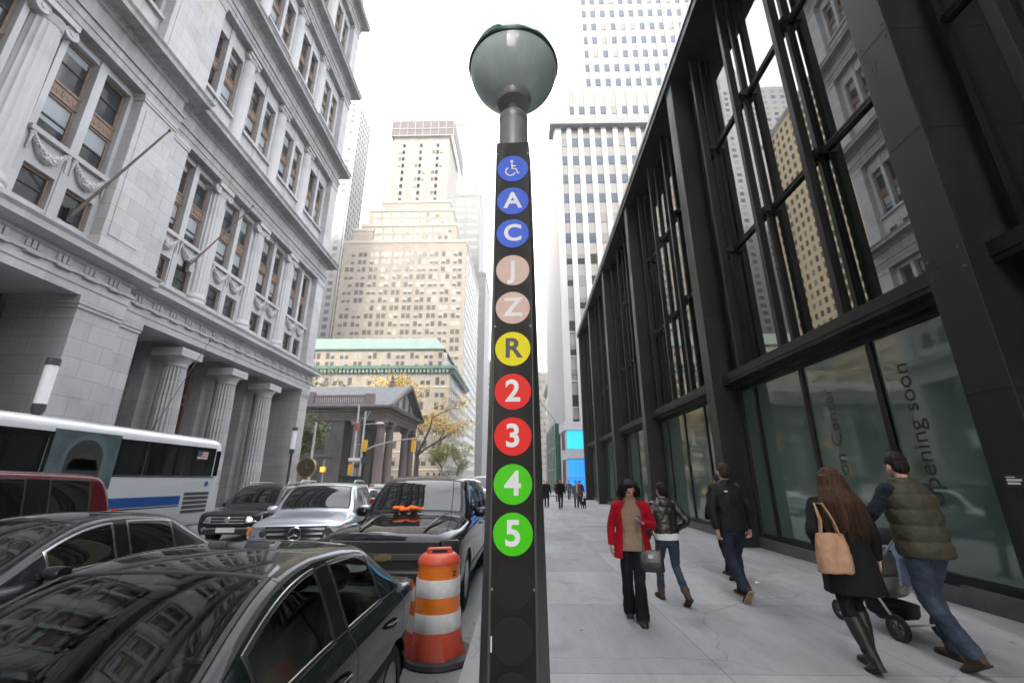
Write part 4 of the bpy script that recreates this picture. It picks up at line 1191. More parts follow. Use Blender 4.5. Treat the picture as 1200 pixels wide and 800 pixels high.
# ------------------------------------------------------------------ traffic barrel
def barrel():
    x, y = -.93, 5.36; z = gz(y) - .15
    t = thing('traffic_barrel', 'orange and white striped traffic barrel with a black rubber base', 'traffic barrel', (x, y, z), RAD(12))
    org, wht, red = M['barrel_orange'], M['barrel_white'], M['barrel_red']
    def ring(z0, z1, r0, r1, m, name='band', lip=.0):
        b = MB(); b.lathe([(r0, z0), (r0 + lip, z0 + .012), (r1 + lip, z1 - .012), (r1, z1)], (0,0,0), 48); return b.build(name, m, t, 40)
    ring(.06, .30, .300, .272, red, 'skirt')
    ring(.30, .47, .266, .258, wht, 'white_band', .004); ring(.47, .62, .252, .246, org, 'orange_band'); ring(.62, .79, .246, .240, wht, 'white_band', .004); ring(.79, .93, .234, .228, org, 'orange_band')
    b = MB(); b.lathe([(.238,.93),(.240,.945),(.225,.985),(.19,1.02),(.17,1.03)], (0,0,0), 48); cap = b.build('cap', red, t, 40)
    b = MB()      # carrying handle with its slot
    b.prism([(-.16,1.0),(-.13,1.085),(.13,1.085),(.16,1.0)], -.045, .045, 'y'); hd = b.build('handle', red, t, bevel=.012)
    b = MB(); b.box(-.085, .085, -.0475, .0475, 1.035, 1.068); b.build('slot', M['black'], hd)
    b = MB()
    for k in range(3):
        a = RAD(-150 + 55*k); d = Vector((math.cos(a), math.sin(a), 0)); p = d*.255
        n = Vector((-d.y, d.x, 0))
        b.add([p - n*.01 + Vector((0,0,.30)), p + n*.06 + Vector((0,0,.29)), d*.315 + n*.12 + Vector((0,0,.07)), d*.315 - n*.02 + Vector((0,0,.07))], [(0,1,2,3)])
    b.build('skirt_fold', M['barrel_dark'], t)  # sheets in a darker orange-red along the skirt
    b = MB(); b.lathe([(.20,.01),(.385,.004),(.395,.02),(.385,.062),(.30,.072),(.2,.07)], (0,0,0), 48)
    for i, v in enumerate(b.v): b.v[i] = (v[0]*1.0 + .03, v[1], v[2])
    b.build('rubber_base', M['rubber_base'], t, 40)
    b = MB()
    a0 = RAD(-52)
    for i in range(5):
        for j in range(2):
            a = a0 + i*.05; a1 = a + .035; r = .2335
            z0 = .815 + j*.035
            b.add([(r*math.cos(a), r*math.sin(a), z0), (r*math.cos(a1), r*math.sin(a1), z0), (r*math.cos(a1), r*math.sin(a1), z0 + .022), (r*math.cos(a), r*math.sin(a), z0 + .022)], [(0,1,2,3)])
    b.build('stencil', M['black'], t)
M['barrel_orange'] = pmat('reflective_orange', (0.80,0.19,0.012), 0.35, var=0.2, scale=5, coat=.3); M['barrel_white'] = pmat('reflective_white', (0.72,0.72,0.70), 0.4, var=0.2, scale=6, coat=.3)
M['barrel_red'] = pmat('orange_red_plastic', (0.62,0.085,0.04), 0.45, var=0.15, scale=4); M['barrel_dark'] = pmat('dark_orange_red', (0.36,0.05,0.03), 0.6, var=.3); M['rubber_base'] = pmat('black_rubber_base', (0.03,0.031,0.033), 0.75, var=0.25, scale=9, bump=.2)
barrel()

# ------------------------------------------------------------------ lamps on the far pavement
def bollard_lamp(label, x, y, ztop):
    t = thing('street_lamp', label, 'street lamp', (x, y, gz(y)), group='white cylinder lamps on the far pavement')
    h = ztop - gz(y)
    b = MB(); b.lathe([(.13,0),(.13,.5),(.075,.6),(.075,h-1.75)], (0,0,0), 16); b.build('post', M['black'], t, 40)
    b = MB(); b.lathe([(.08,h-1.75),(.16,h-1.6),(.16,h-1.4)], (0,0,0), 24); b.build('collar', M['plastic'], t, 40)
    b = MB(); b.lathe([(.155,h-1.4),(.155,h-.22)], (0,0,0), 24); b.build('lamp_shade', M['white'], t, 40)
    b = MB(); b.lathe([(.17,h-.22),(.17,h),(.1,h+.02)], (0,0,0), 24); b.build('cap', M['plastic'], t, 40)
bollard_lamp('white cylinder lamp with a dark cap, above the bus roof', -14.4, 12.5, 5.05)
bollard_lamp('white cylinder lamp on a dark post at the corner of the stone building', -15.0, 28.6, 4.6)

# gilt street clock on the corner pier
t = thing('wall_clock', 'round gilt clock face hanging from the corner of the stone building', 'clock', (-18.05, 36.05, 2.15))
b = MB(); b.lathe([(.74,-.1),(.80,-.08),(.80,.08),(.74,.1)], (0,0,0), 40, axis='y'); b.build('rim', M['gold'], t, 40)
b = MB(); b.lathe([(.70,-.12),(.70,.12)], (0,0,0), 40, axis='y'); b.build('dial', M['clock_dial'] if 'clock_dial' in M else pmat('olive_dial', (0.07,0.06,0.03), 0.4, .3), t, 40)
b = MB(); b.obox((0,-.13,.16), (.06,.02,.42)); b.obox((.16,-.13,0), (.38,.02,.05)); b.build('hands', M['gold'], t)
for o in t.children: o.location.x += .55

# orange pedestrian signal and the board beneath, by the corner
t = thing('pedestrian_signal', 'small signal pole with orange lit hand by the stone corner', 'traffic signal', (-16.6, 37.2, gz(37.2)))
b = MB(); b.tube([(0,0,0),(0,0,3.4)], .06, 10); b.build('pole', M['galv'], t)
b = MB(); b.box(-.22,.22,-.2,.05,2.4,2.85); hd = b.build('signal_head', M['signal_yellow'], t)
b = MB(); b.box(-.15,.15,-.22,-.202,2.46,2.8); b.build('lens', M['orange_lit'] if 'orange_lit' in M else emis_mat('orange_hand', (1.0,.22,.02), 1.2), hd)
t = thing('work_board', 'orange roadworks board at the stone building corner', 'road sign', (-16.2, 36.9, gz(36.9)))
b = MB(); b.box(-.5,.5,-.03,.03,.95,1.55); b.build('board', pmat('dull_orange', (0.55,0.13,0.03), .5), t)
b = MB(); b.tube([(-.4,0,0),(-.4,0,.95)], .025, 6); b.tube([(.4,0,0),(.4,0,.95)], .025, 6); b.build('leg', M['black'], t)

# ------------------------------------------------------------------ traffic signals at the cross street
def signal_head(parent, c, m=None, s=1.0):
    b = MB(); b.box(c[0]-.2*s, c[0]+.2*s, c[1]-.16*s, c[1]+.16*s, c[2]-.55*s, c[2]+.55*s); h = b.build('signal_head', m or M['signal_yellow'], parent, bevel=.02)
    for k, (mm) in enumerate((M['lens_red'], M['lens_dark'], M['lens_dark'])):
        b = MB(); zz = c[2] + (.35 - .35*k)*s
        b.lathe([(.13*s,0),(.13*s,.02)], (c[0], c[1] + .16*s, zz), 16, axis='y'); b.build('lens', mm, h, 40)
        b = MB(); b.lathe([(.14*s,0),(.15*s,.2*s)], (c[0], c[1] + .165*s, zz + .01), 16, axis='y', cap=False); b.build('visor', M['black'], h, 40)
M['lens_red'] = emis_mat('red_signal', (0.9,.03,.02), 0.8); M['lens_dark'] = pmat('dark_lens', (0.02,0.03,0.02), .2)
y = 43.0
t = thing('signal_mast', 'grey signal pole with a long rising mast arm and yellow signal heads', 'traffic signal', (-15.6, y, gz(y)))
H = 8.4
b = MB(); b.tube([(0,0,0),(0,0,H)], [.13,.09], 12); b.lathe([(.22,0),(.22,.9),(.14,1.0)], (0,0,0), 16); b.build('pole', M['galv'], t, 40)
b = MB(); b.tube([(0,0,4.45),(1.4,0,5.05),(3.2,0,5.5),(5.3,0,5.72)], [.09,.075,.06,.05], 10); b.build('mast_arm', M['galv'], t, 60)
b = MB(); b.tube([(0,0,H-.1),(.5,0,H+.0),(.05,0,7.6)], .04, 8); b.tube([(.05,0,7.1),(1.5,0,7.2)], .045, 8); b.build('lamp_arm', M['galv'], t, 60)
b = MB(); b.ell((1.55,0,7.2), (.42,.16,.10), 14, 8); b.build('lamp_head', M['white'], t, 60)
signal_head(t, (.28,-.1,5.0)); signal_head(t, (5.1,-.05,5.0)); signal_head(t, (-.9,-.2,2.75), s=.9)
b = MB(); b.box(-1.2,-.05,-.12,-.08,3.55,3.85); b.build('street_name_sign', M['plate'], t)
b = MB(); b.box(-.12,.5,-.1,.15,3.3,3.9); b.box(-.6,.0,-.1,.1,2.9,3.3); b.tube([(-.95,-.1,3.5),(0,0,3.6)], .03, 6); b.build('control_box', M['plastic'], t)
t = thing('lamp_column', 'plain tall grey lamp column just left of the signal mast', 'street lamp', (-16.9, 44.5, gz(44.5)))
b = MB(); b.tube([(0,0,0),(0,0,9.3)], [.13,.08], 12); b.build('pole', M['galv'], t, 40)
b = MB(); b.box(-.2,.2,-.15,.15,6.6,7.4); b.build('sign_box', pmat('rusty_red_box', (0.3,0.09,0.06), .6), t)
b = MB(); b.tube([(0,0,5.2),(.6,0,5.3),(1.2,0,5.3)], .03, 6); b.tube([(0,0,7.9),(.9,0,7.9)], .025, 6); b.build('cross_arm', M['galv'], t)
t = thing('lamp_column', 'pale lamp column in front of the chapel side wall', 'street lamp', (-26.5, 55.6, gz(55.6)))
b = MB(); b.tube([(0,0,0),(0,0,9.0)], [.2,.12], 12); b.build('pole', M['pale2'], t, 40)
t = thing('kiosk', 'dark green newsstand box at the foot of the signal mast', 'kiosk', (-16.0, 41.6, gz(41.6)))
b = MB(); b.box(-.6,.9,-.5,.5,0,2.0); b.build('cabinet', pmat('kiosk_green', (0.012,0.06,0.035), .5), t, bevel=.03)
b = MB(); b.box(-.7,1.0,-.6,.6,2.003,2.12); b.build('roof', M['black'], t)
# iron railing before the churchyard beyond the porch
t = thing('railing', 'black iron railing and gate beyond the chapel porch', 'railing', (-17.5, 84, gz(84)))
b = MB()
for k in range(48): b.box(-.02, .02, k*.5, k*.5 + .05, 0, 2.3)
b.box(-.03,.03,0,24,2.0,2.08); b.box(-.03,.03,0,24,.3,.38); b.build('bars', M['black'], t)
b = MB()
for k in (0, 6, 12, 18, 24): b.box(-.25,.25,k-.25,k+.25,0,2.9); b.ell((0,k,3.1),(.25,.25,.25),10,6)
b.build('post', M['brownstone'], t)

# a scrap of paper on the pavement
b = MB(); b.add([(-.04,-.03,.004),(.045,-.025,.012),(.035,.03,.006),(-.03,.035,.016),(0,0,.022)], [(0,1,4),(1,2,4),(2,3,4),(3,0,4)])
o = b.build('paper_scrap', M['plate'], None); o.location = (4.05, 8.3, gz(8.3)); tag(o, 'white paper scrap on the pavement between the walkers', 'litter')
# ------------------------------------------------------------------ trees
def leaf_mat(name, cols):
    m, nt, b = new_mat(name); setc(b, cols[0], 0.6)
    L = nt.links.new
    oi = N(nt, 'ShaderNodeTexCoord'); nz = N(nt, 'ShaderNodeTexNoise'); nz.inputs['Scale'].default_value = 0.9; nz.inputs['Detail'].default_value = 5; nz.inputs['Roughness'].default_value = .8
    L(oi.outputs['Object'], nz.inputs['Vector'])
    cr = N(nt, 'ShaderNodeValToRGB'); e = cr.color_ramp.elements
    e[0].position = .3; e[0].color = (*cols[0],1); e[1].position = .7; e[1].color = (*cols[-1],1)
    if len(cols) > 2:
        q = e.new(.5); q.color = (*cols[1],1)
    L(nz.outputs['Fac'], cr.inputs[0]); L(cr.outputs[0], b.inputs['Base Color'])
    return m
M['bark'] = pmat('bark', (0.085,0.065,0.05), 0.9, var=0.25, scale=5, bump=.4, bscale=12)
def tree(label, loc, h, spread, mleaf, nleaf, leaf, seed, lean=(0,0), bare=0.3, base=.25):
    rg = random.Random(seed)
    t = thing('tree', label, 'tree', loc)
    b = MB(); tips = []
    def branch(p, d, ln, r, depth):
        pts = [p]; q = Vector(p); dd = Vector(d)
        for k in range(4):
            dd = (dd + Vector((rg.uniform(-.22,.22), rg.uniform(-.22,.22), rg.uniform(-.05,.16)))).normalized()
            q = q + dd*ln/4; pts.append(q.copy())
            if depth >= 1 and k >= 1: tips.append(q.copy())
        b.tube(pts, [r*(1 - .14*i) for i in range(5)], 6 if depth else 10)
        if depth < 3:
            for k in range(3 if depth else 5):
                i = rg.choice((2,3,4)) if depth else rg.choice((2,3,3,4,4))
                a = rg.uniform(0, 2*PI); up = rg.uniform(.25,.9)
                nd = (Vector((math.cos(a)*spread, math.sin(a)*spread, up)) + dd*.35).normalized()
                branch(pts[i], nd, ln*rg.uniform(.5,.75), r*.5, depth + 1)
    branch(Vector((0,0,0)), Vector((lean[0],lean[1],1)).normalized(), h*.5, h*.022, 0)
    b.build('trunk', M['bark'], t, 60)
    c = MB()
    tips = [q for q in tips if q.z > h*base]
    for k in range(nleaf):
        q = rg.choice(tips)
        p = q + Vector((rg.gauss(0,1), rg.gauss(0,1), rg.gauss(0,.7)))*h*.045
        if noise.noise(p*.5/ (h*.06)) < -bare*.6: continue
        s = leaf*rg.uniform(.6,1.3)
        u = Vector((rg.gauss(0,1), rg.gauss(0,1), rg.gauss(0,1))).normalized(); v = u.orthogonal().normalized()
        w = u.cross(v)
        c.add([p + v*s, p + w*s*.55, p - v*s, p - w*s*.55 + u*s*.15], [(0,1,2,3)])
    c.build('crown', mleaf, t, fix=False)
M['leaf_yellow'] = leaf_mat('autumn_leaves', [(0.40,0.24,0.03),(0.52,0.35,0.06),(0.56,0.42,0.12)])
M['leaf_green'] = leaf_mat('green_leaves', [(0.045,0.085,0.02),(0.10,0.14,0.035),(0.17,0.19,0.05)])
M['leaf_lime'] = leaf_mat('turning_leaves', [(0.12,0.16,0.04),(0.25,0.25,0.05),(0.42,0.32,0.06)])
tree('autumn tree with thin orange leaves behind the chapel pediment', (-21.0, 90, gz(90)), 27.0, 1.35, M['leaf_yellow'], 5200, .28, 3, (.05,0), .7, .42)
tree('green tree in front of the chapel side wall, beside the stone building', (-29.5, 57.5, gz(57)), 10.5, .8, M['leaf_green'], 5200, .26, 8, (0,0), .2, .22)
tree('slim green tree rising at the edge of the stone building cornice', (-43.0, 88, gz(88)), 25, .28, M['leaf_green'], 2600, .34, 15, (0,0), .3, .35)
tree('small turning green tree right of the chapel porch', (-15.2, 88, gz(88)), 8.5, .8, M['leaf_lime'], 1500, .22, 21, (0,0), .5, .3)
tree('thin yellow-green street tree nearest the avenue beyond the chapel', (-14.9, 104, gz(104)), 10, .6, M['leaf_lime'], 1000, .26, 33, (0,0), .6, .35)
# ------------------------------------------------------------------ vehicles (front at -y, wheels on z = 0)
def half_section(s):
    """11 points from the sill up over the side to the roof centre"""
    wb, lo, zb = s['wb'], s['lo'], s['zb']
    P = [(wb - .10, lo), (wb - .015, lo + .10), (wb, lo + (zb - lo)*.52), (wb - .006, zb - .09), (wb - .035, zb - .01)]
    if s.get('wr'):
        wr, zr, zt = s['wr'], s['zr'], s['zt']
        wi = wb - .085
        b = (wi, zb + .015)
        top = (wr + .035, zr - .035)
        k = s.get('bulge', .012)
        P += [b, ((b[0]+top[0])/2 + k, (b[1]+top[1])/2), top, (wr - .035, zr + .012), (wr*.55, zr + (zt - zr)*.75), (0, zt)]
    else:
        zt = s['zt']; wi = wb - .10
        P += [(wi, zb + .018), (wi*.90, zb + (zt - zb)*.45), (wi*.8, zb + (zt - zb)*.62), (wi*.66, zb + (zt - zb)*.78), (wi*.36, zb + (zt - zb)*.94), (0, zt)]
    return P

ZONES = ['body','windscreen','front_window','rear_side_window','quarter_window','rear_window','bonnet','roof','boot_lid','front_door','rear_door','front_bumper','rear_bumper','door_pillar']
ZI = {n: i for i, n in enumerate(ZONES)}
SPLIT = {'door_pillar','front_window','rear_side_window','quarter_window','front_door','rear_door'}

def car_shell(t, st, z, paint, axles, rw, glass=None, trim='black', lvl=2, lower_dark=False, open_glass=False):
    """st: stations front to rear; z: dict of station ranges naming the zones"""
    n = len(st); H = [half_section(s) for s in st]; m = len(H[0])
    vs = []; idx = {}
    for i in range(n):
        for j in range(2*m - 1):
            jj = j if j < m else 2*m - 2 - j
            x, zz = H[i][jj]
            sgn = 1 if j < m else -1
            if jj == m - 1: x = 0
            bow = st[i].get('bow', 0.0)*(1 - (abs(x)/max(.1, st[i]['wb']))**2)      # plan curve of nose and glass
            idx[i, j] = len(vs); vs.append((sgn*x, st[i]['y'] + bow*(1 if jj >= 0 else 0), zz))
    fs = []; mi = []
    def zone(i, jj):
        def within(k): return k in z and z[k][0] <= i < z[k][1]
        if jj >= 8 and within('windscreen'): return 'windscreen'
        if jj >= 8 and within('rear_window'): return 'rear_window'
        if jj in (5, 6):
            for k in ('front_window', 'rear_side_window', 'quarter_window'):
                if within(k): return k
            if z['front_window'][0] <= i < z.get('quarter_window', z['rear_side_window'])[1]: return 'door_pillar'
        if jj >= 7 and within('roof'): return 'roof'
        if jj >= 5 and within('bonnet'): return 'bonnet'
        if jj >= 5 and within('boot_lid'): return 'boot_lid'
        if 1 <= jj <= 4:
            for k in ('front_door', 'rear_door'):
                if within(k): return k
        if jj <= 3 and within('front_bumper'): return 'front_bumper'
        if jj <= 3 and within('rear_bumper'): return 'rear_bumper'
        return 'body'
    for i in range(n - 1):
        for j in range(2*m - 2):
            jj = j if j < m - 1 else 2*m - 3 - j
            fs.append((idx[i,j], idx[i+1,j], idx[i+1,j+1], idx[i,j+1])); mi.append(ZI[zone(i, jj)])
    for e, key in ((0, 'front_bumper'), (n - 1, 'rear_bumper')):          # nose and tail faces
        for jj in range(m - 1):
            a, b = idx[e,jj], idx[e,jj+1]; c, d = idx[e,2*m-3-jj], idx[e,2*m-2-jj]
            zn = key if jj < 3 else ('body' if e == 0 else z.get('tail_zone', 'body'))
            f = (a, b, c, d) if jj < m - 2 else (a, b, d)
            if e: f = tuple(reversed(f))
            fs.append(f); mi.append(ZI[zn])
    me = bpy.data.meshes.new('shell'); me.from_pydata(vs, [], fs)
    for k in range(len(ZONES)): me.materials.append(None)
    me.polygons.foreach_set('material_index', mi); me.update()
    o = bpy.data.objects.new('shell', me); COL.objects.link(o)
    sub = o.modifiers.new('s', 'SUBSURF'); sub.levels = lvl; sub.render_levels = lvl
    dg = bpy.context.evaluated_depsgraph_get(); dg.update()
    ev = bpy.data.meshes.new_from_object(o.evaluated_get(dg))
    bpy.data.objects.remove(o)
    V = [Vector(v.co) for v in ev.vertices]
    kill = set()
    for (ya, r, zc) in axles:
        hit = set(i for i, v in enumerate(V) if (v.y - ya)**2 + (v.z - zc)**2 < r*r and abs(v.x) > .5 and v.z < zc + r)
        for p in ev.polygons:
            if all(i in hit for i in p.vertices): kill.add(p.index)
        for p in ev.polygons:
            if p.index in kill: continue
            for i in p.vertices:
                if i in hit and abs(V[i].x) > .5:
                    d = math.hypot(V[i].y - ya, V[i].z - zc) or .01
                    V[i] = Vector((V[i].x, ya + (V[i].y - ya)*r/d, zc + (V[i].z - zc)*r/d))
    ev.vertices.foreach_set('co', [c for v in V for c in v]); ev.update()
    NRM = [Vector(v.normal) for v in ev.vertices]
    groups = {}; emap = {}
    for p in ev.polygons:
        if p.index in kill: continue
        zn = ZONES[p.material_index]
        key = (zn, (1 if p.center.x > 0 else -1) if zn in SPLIT else 0)
        groups.setdefault(key, []).append(p)
        for ek in p.edge_keys: emap.setdefault(tuple(sorted(ek)), set()).add(key)
    parts = {}
    for key, ps in groups.items():
        zn = key[0]; remap = {}; vv = []; nn = []; ff = []
        for p in ps:
            f = []
            for i in p.vertices:
                if i not in remap: remap[i] = len(vv); vv.append(V[i]); nn.append(NRM[i])
                f.append(remap[i])
            ff.append(f)
        q = bpy.data.meshes.new(zn); q.from_pydata([tuple(v) for v in vv], [], ff)
        isg = zn in ('windscreen','front_window','rear_side_window','quarter_window','rear_window')
        q.materials.append((glass or M['car_glass']) if isg else (M['gloss_black'] if zn == 'door_pillar' else M['plastic'] if lower_dark and 'bumper' in zn else paint))
        q.update(); q.shade_smooth(); q.normals_split_custom_set_from_vertices(nn)
        ob = bpy.data.objects.new(zn, q); link(ob, t); parts[key] = ob
    gl = {'windscreen','front_window','rear_side_window','quarter_window','rear_window'}
    gap = MB(); tr = {}; sc = {}
    for (a, b), ks in emap.items():
        if len(ks) != 2: continue
        k1, k2 = list(ks); g1, g2 = k1[0] in gl, k2[0] in gl
        d = V[b] - V[a]
        if d.length < 1e-4: continue
        nn = (NRM[a] + NRM[b]).normalized(); s_ = d.normalized().cross(nn)
        def rib(mb, w, h):
            ex = d.normalized()*w*.5
            A, B = V[a] - ex, V[b] + ex
            mb.add([A + s_*w, A - s_*w, B - s_*w, B + s_*w, A + nn*h + s_*w*.6, A + nn*h - s_*w*.6, B + nn*h - s_*w*.6, B + nn*h + s_*w*.6],
                   [(4,5,6,7),(0,4,7,3),(1,2,6,5),(0,1,5,4),(3,7,6,2)])
        if g1 != g2:
            side = k1[0] in SPLIT or k2[0] in SPLIT
            gk = k1 if g1 else k2; rib((tr if side else sc).setdefault(gk, MB()), .014 if side else .018, .006)
        elif not g1: rib(gap, .0035, .0012)
    if gap.v: gap.build('panel_gap', M['black'], t, fix=False)
    for q in tr.values(): q.build('window_trim', M[trim], t, fix=False)
    for q in sc.values(): q.build('screen_seal', M['black'], t, fix=False)
    # underbody and wheel wells
    ub = MB(); y0, y1 = st[1]['y'], st[-2]['y']; w_ = st[n//2]['wb'] - .12; lo = st[n//2]['lo']
    ub.box(-w_, w_, y0 + .1, y1 - .1, lo + .02, lo + .1)
    for (ya, r, zc) in axles:
        for sx in (-1, 1):
            ring0 = [(sx*(w_ + .09), ya + r*math.cos(a), zc + r*math.sin(a)) for a in [PI*k/12 for k in range(13)]]
            ring1 = [(sx*(w_ - .25), p[1], p[2]) for p in ring0]
            ub.loft([ring0, ring1], cap=False, closed=False)
            ub.box(*sorted((sx*(w_ - .26), sx*(w_ - .24))), ya - r, ya + r, lo, zc + r)
    ub.build('underbody', M['black'], t, fix=False)
    return parts

def wheel(t, x, y, r, w, style='five', sx=1):
    b = MB(); prof = [(r*.64, -w/2 + .01), (r*.80, -w/2), (r*.95, -w/2 + .015), (r, -w/2 + .05), (r, w/2 - .05), (r*.95, w/2 - .015), (r*.80, w/2), (r*.64, w/2 - .01)]
    b.lathe(prof, (0,0,0), 40, axis='x', cap=False)
    o = thing_part('wheel', t, (x, y, r))
    ty = b.build('tyre', M['rubber'], o, 40)
    b = MB(); f = sx*(w/2 - .035)
    b.lathe([(r*.66, f + sx*.02), (r*.62, f + sx*.02), (r*.58, f - sx*.03), (r*.2, f - sx*.05), (.02, f - sx*.05)], (0,0,0), 36, axis='x')
    n = {'five':5,'seven':7,'ten':10}.get(style, 5)
    for k in range(n):
        a = 2*PI*k/n + .2
        d = Vector((0, math.cos(a), math.sin(a))); e = Vector((0, -math.sin(a), math.cos(a)))
        wd = r*(.13 if n < 8 else .07)
        p0 = d*r*.12; p1 = d*r*.61
        q = [p0 + e*wd, p0 - e*wd, p1 - e*wd*.8, p1 + e*wd*.8]
        b.add([v + Vector((f - sx*.03,0,0)) for v in q] + [v + Vector((f + sx*.012,0,0)) for v in q], [(4,5,6,7),(0,1,5,4),(1,2,6,5),(2,3,7,6),(3,0,4,7)])
    b.lathe([(r*.17, f - sx*.03), (r*.16, f + sx*.02), (r*.08, f + sx*.028)], (0,0,0), 20, axis='x')
    b.build('rim', M['alloy'], o, 35)
    return o

def thing_part(name, parent, loc):
    o = bpy.data.objects.new(name, None); link(o, parent); o.location = loc; o.empty_display_size = .1
    return o

def mirror(t, x, y, z, sx, m, w=.20, h=.13):
    b = MB()
    rings = []
    for k, (dx, sc_) in enumerate(((0,.55),(.03,.85),(.08,1.0),(w*.8,1.0),(w,.8))):
        rings.append([(sx*dx, .10*sc_*math.cos(a)*.8, h/2*sc_*math.sin(a)*(1 if abs(math.sin(a)) < .95 else .97)) for a in [2*PI*q/16 + .2 for q in range(16)]])
    b.loft(rings)
    o = b.build('wing_mirror', m, t, 60); o.location = (x, y, z)
    b = MB(); b.box(*sorted((sx*.03, sx*(w - .01))), .078, .086, -h*.36, h*.36); b.build('mirror_glass', M['chrome'], o)
    b = MB(); b.obox((-sx*.04, .01, -h*.25), (.14,.07,.04)); b.build('mirror_foot', M['black'], o)
    return o

def wipers(t, pts):
    for (a, c) in pts:
        b = MB(); b.tube([a, c], .011, 6); b.build('wiper', M['black'], t)

def place(name, label, cat, x, y, rz=0.0, group='cars in the traffic on the avenue', dz=0.0):
    return thing(name, label, cat, (x, y, gz(y) - .147 + dz), rz, group, rx=math.atan(SLOPE))

def sedan_stations(W, H, L):
    h = W/2; a = L/2
    S = lambda y, wb, lo, zb, zt, wr=0, zr=0, bow=0: dict(y=y, wb=wb*h, lo=lo, zb=zb, zt=zt, wr=wr*h, zr=zr, bow=bow)
    k = H/1.42
    return [S(-a, .80, .34, .58, .60, bow=-.04), S(-a + .09, .90, .24, .64, .68, bow=-.04), S(-a + .38, .97, .20, .70, .79, bow=-.02), S(-a + .95, 1.0, .20, .80, .90), S(-.98*a/2.3, 1.0, .19, .86, .965, bow=-.03),
            S(-.82*a/2.3, 1.0, .19, .88, .99, .86, .955, bow=-.05), S(-.40, 1.0, .19, .90, 1.215*k, .74, 1.175*k, bow=-.07), S(.0, 1.0, .19, .91, 1.385*k, .665, 1.345*k, bow=-.05),
            S(.32, 1.0, .19, .915, 1.42*k, .655, 1.375*k), S(.42, 1.0, .19, .917, 1.422*k, .655, 1.378*k), S(.82, 1.0, .19, .925, 1.41*k, .655, 1.365*k), S(1.14, 1.0, .19, .93, 1.365*k, .655, 1.325*k, bow=.03),
            S(1.22, 1.0, .19, .932, 1.335*k, .66, 1.295*k, bow=.05), S(1.50, 1.0, .20, .94, 1.17*k, .72, 1.13*k, bow=.07), S(1.76, .995, .21, .945, 1.005*k, .83, .975*k, bow=.07),
            S(1.86, .99, .22, .945, .985), S(a - .22, .955, .24, .93, .97, bow=.02), S(a - .07, .90, .28, .90, .945, bow=.04), S(a, .82, .38, .80, .82, bow=.05)]
SED_Z = dict(bonnet=(1,4), windscreen=(5,7), front_window=(6,8), rear_side_window=(9,11), roof=(7,11), rear_window=(12,14), boot_lid=(15,17), front_door=(5,9), rear_door=(9,13), front_bumper=(0,2), rear_bumper=(16,18))

def seat(mb, x, y, z, w=.50, head=True):
    mb.obox((x, y - .12, z + .12), (w, .52, .16)); 
    Mx = Matrix.Rotation(RAD(-14), 3, 'X')
    mb.obox((x, y + .20, z + .48), (w, .15, .66), Mx)
    if head: mb.ell((x, y + .30, z + .90), (.14, .06, .11), 12, 8)

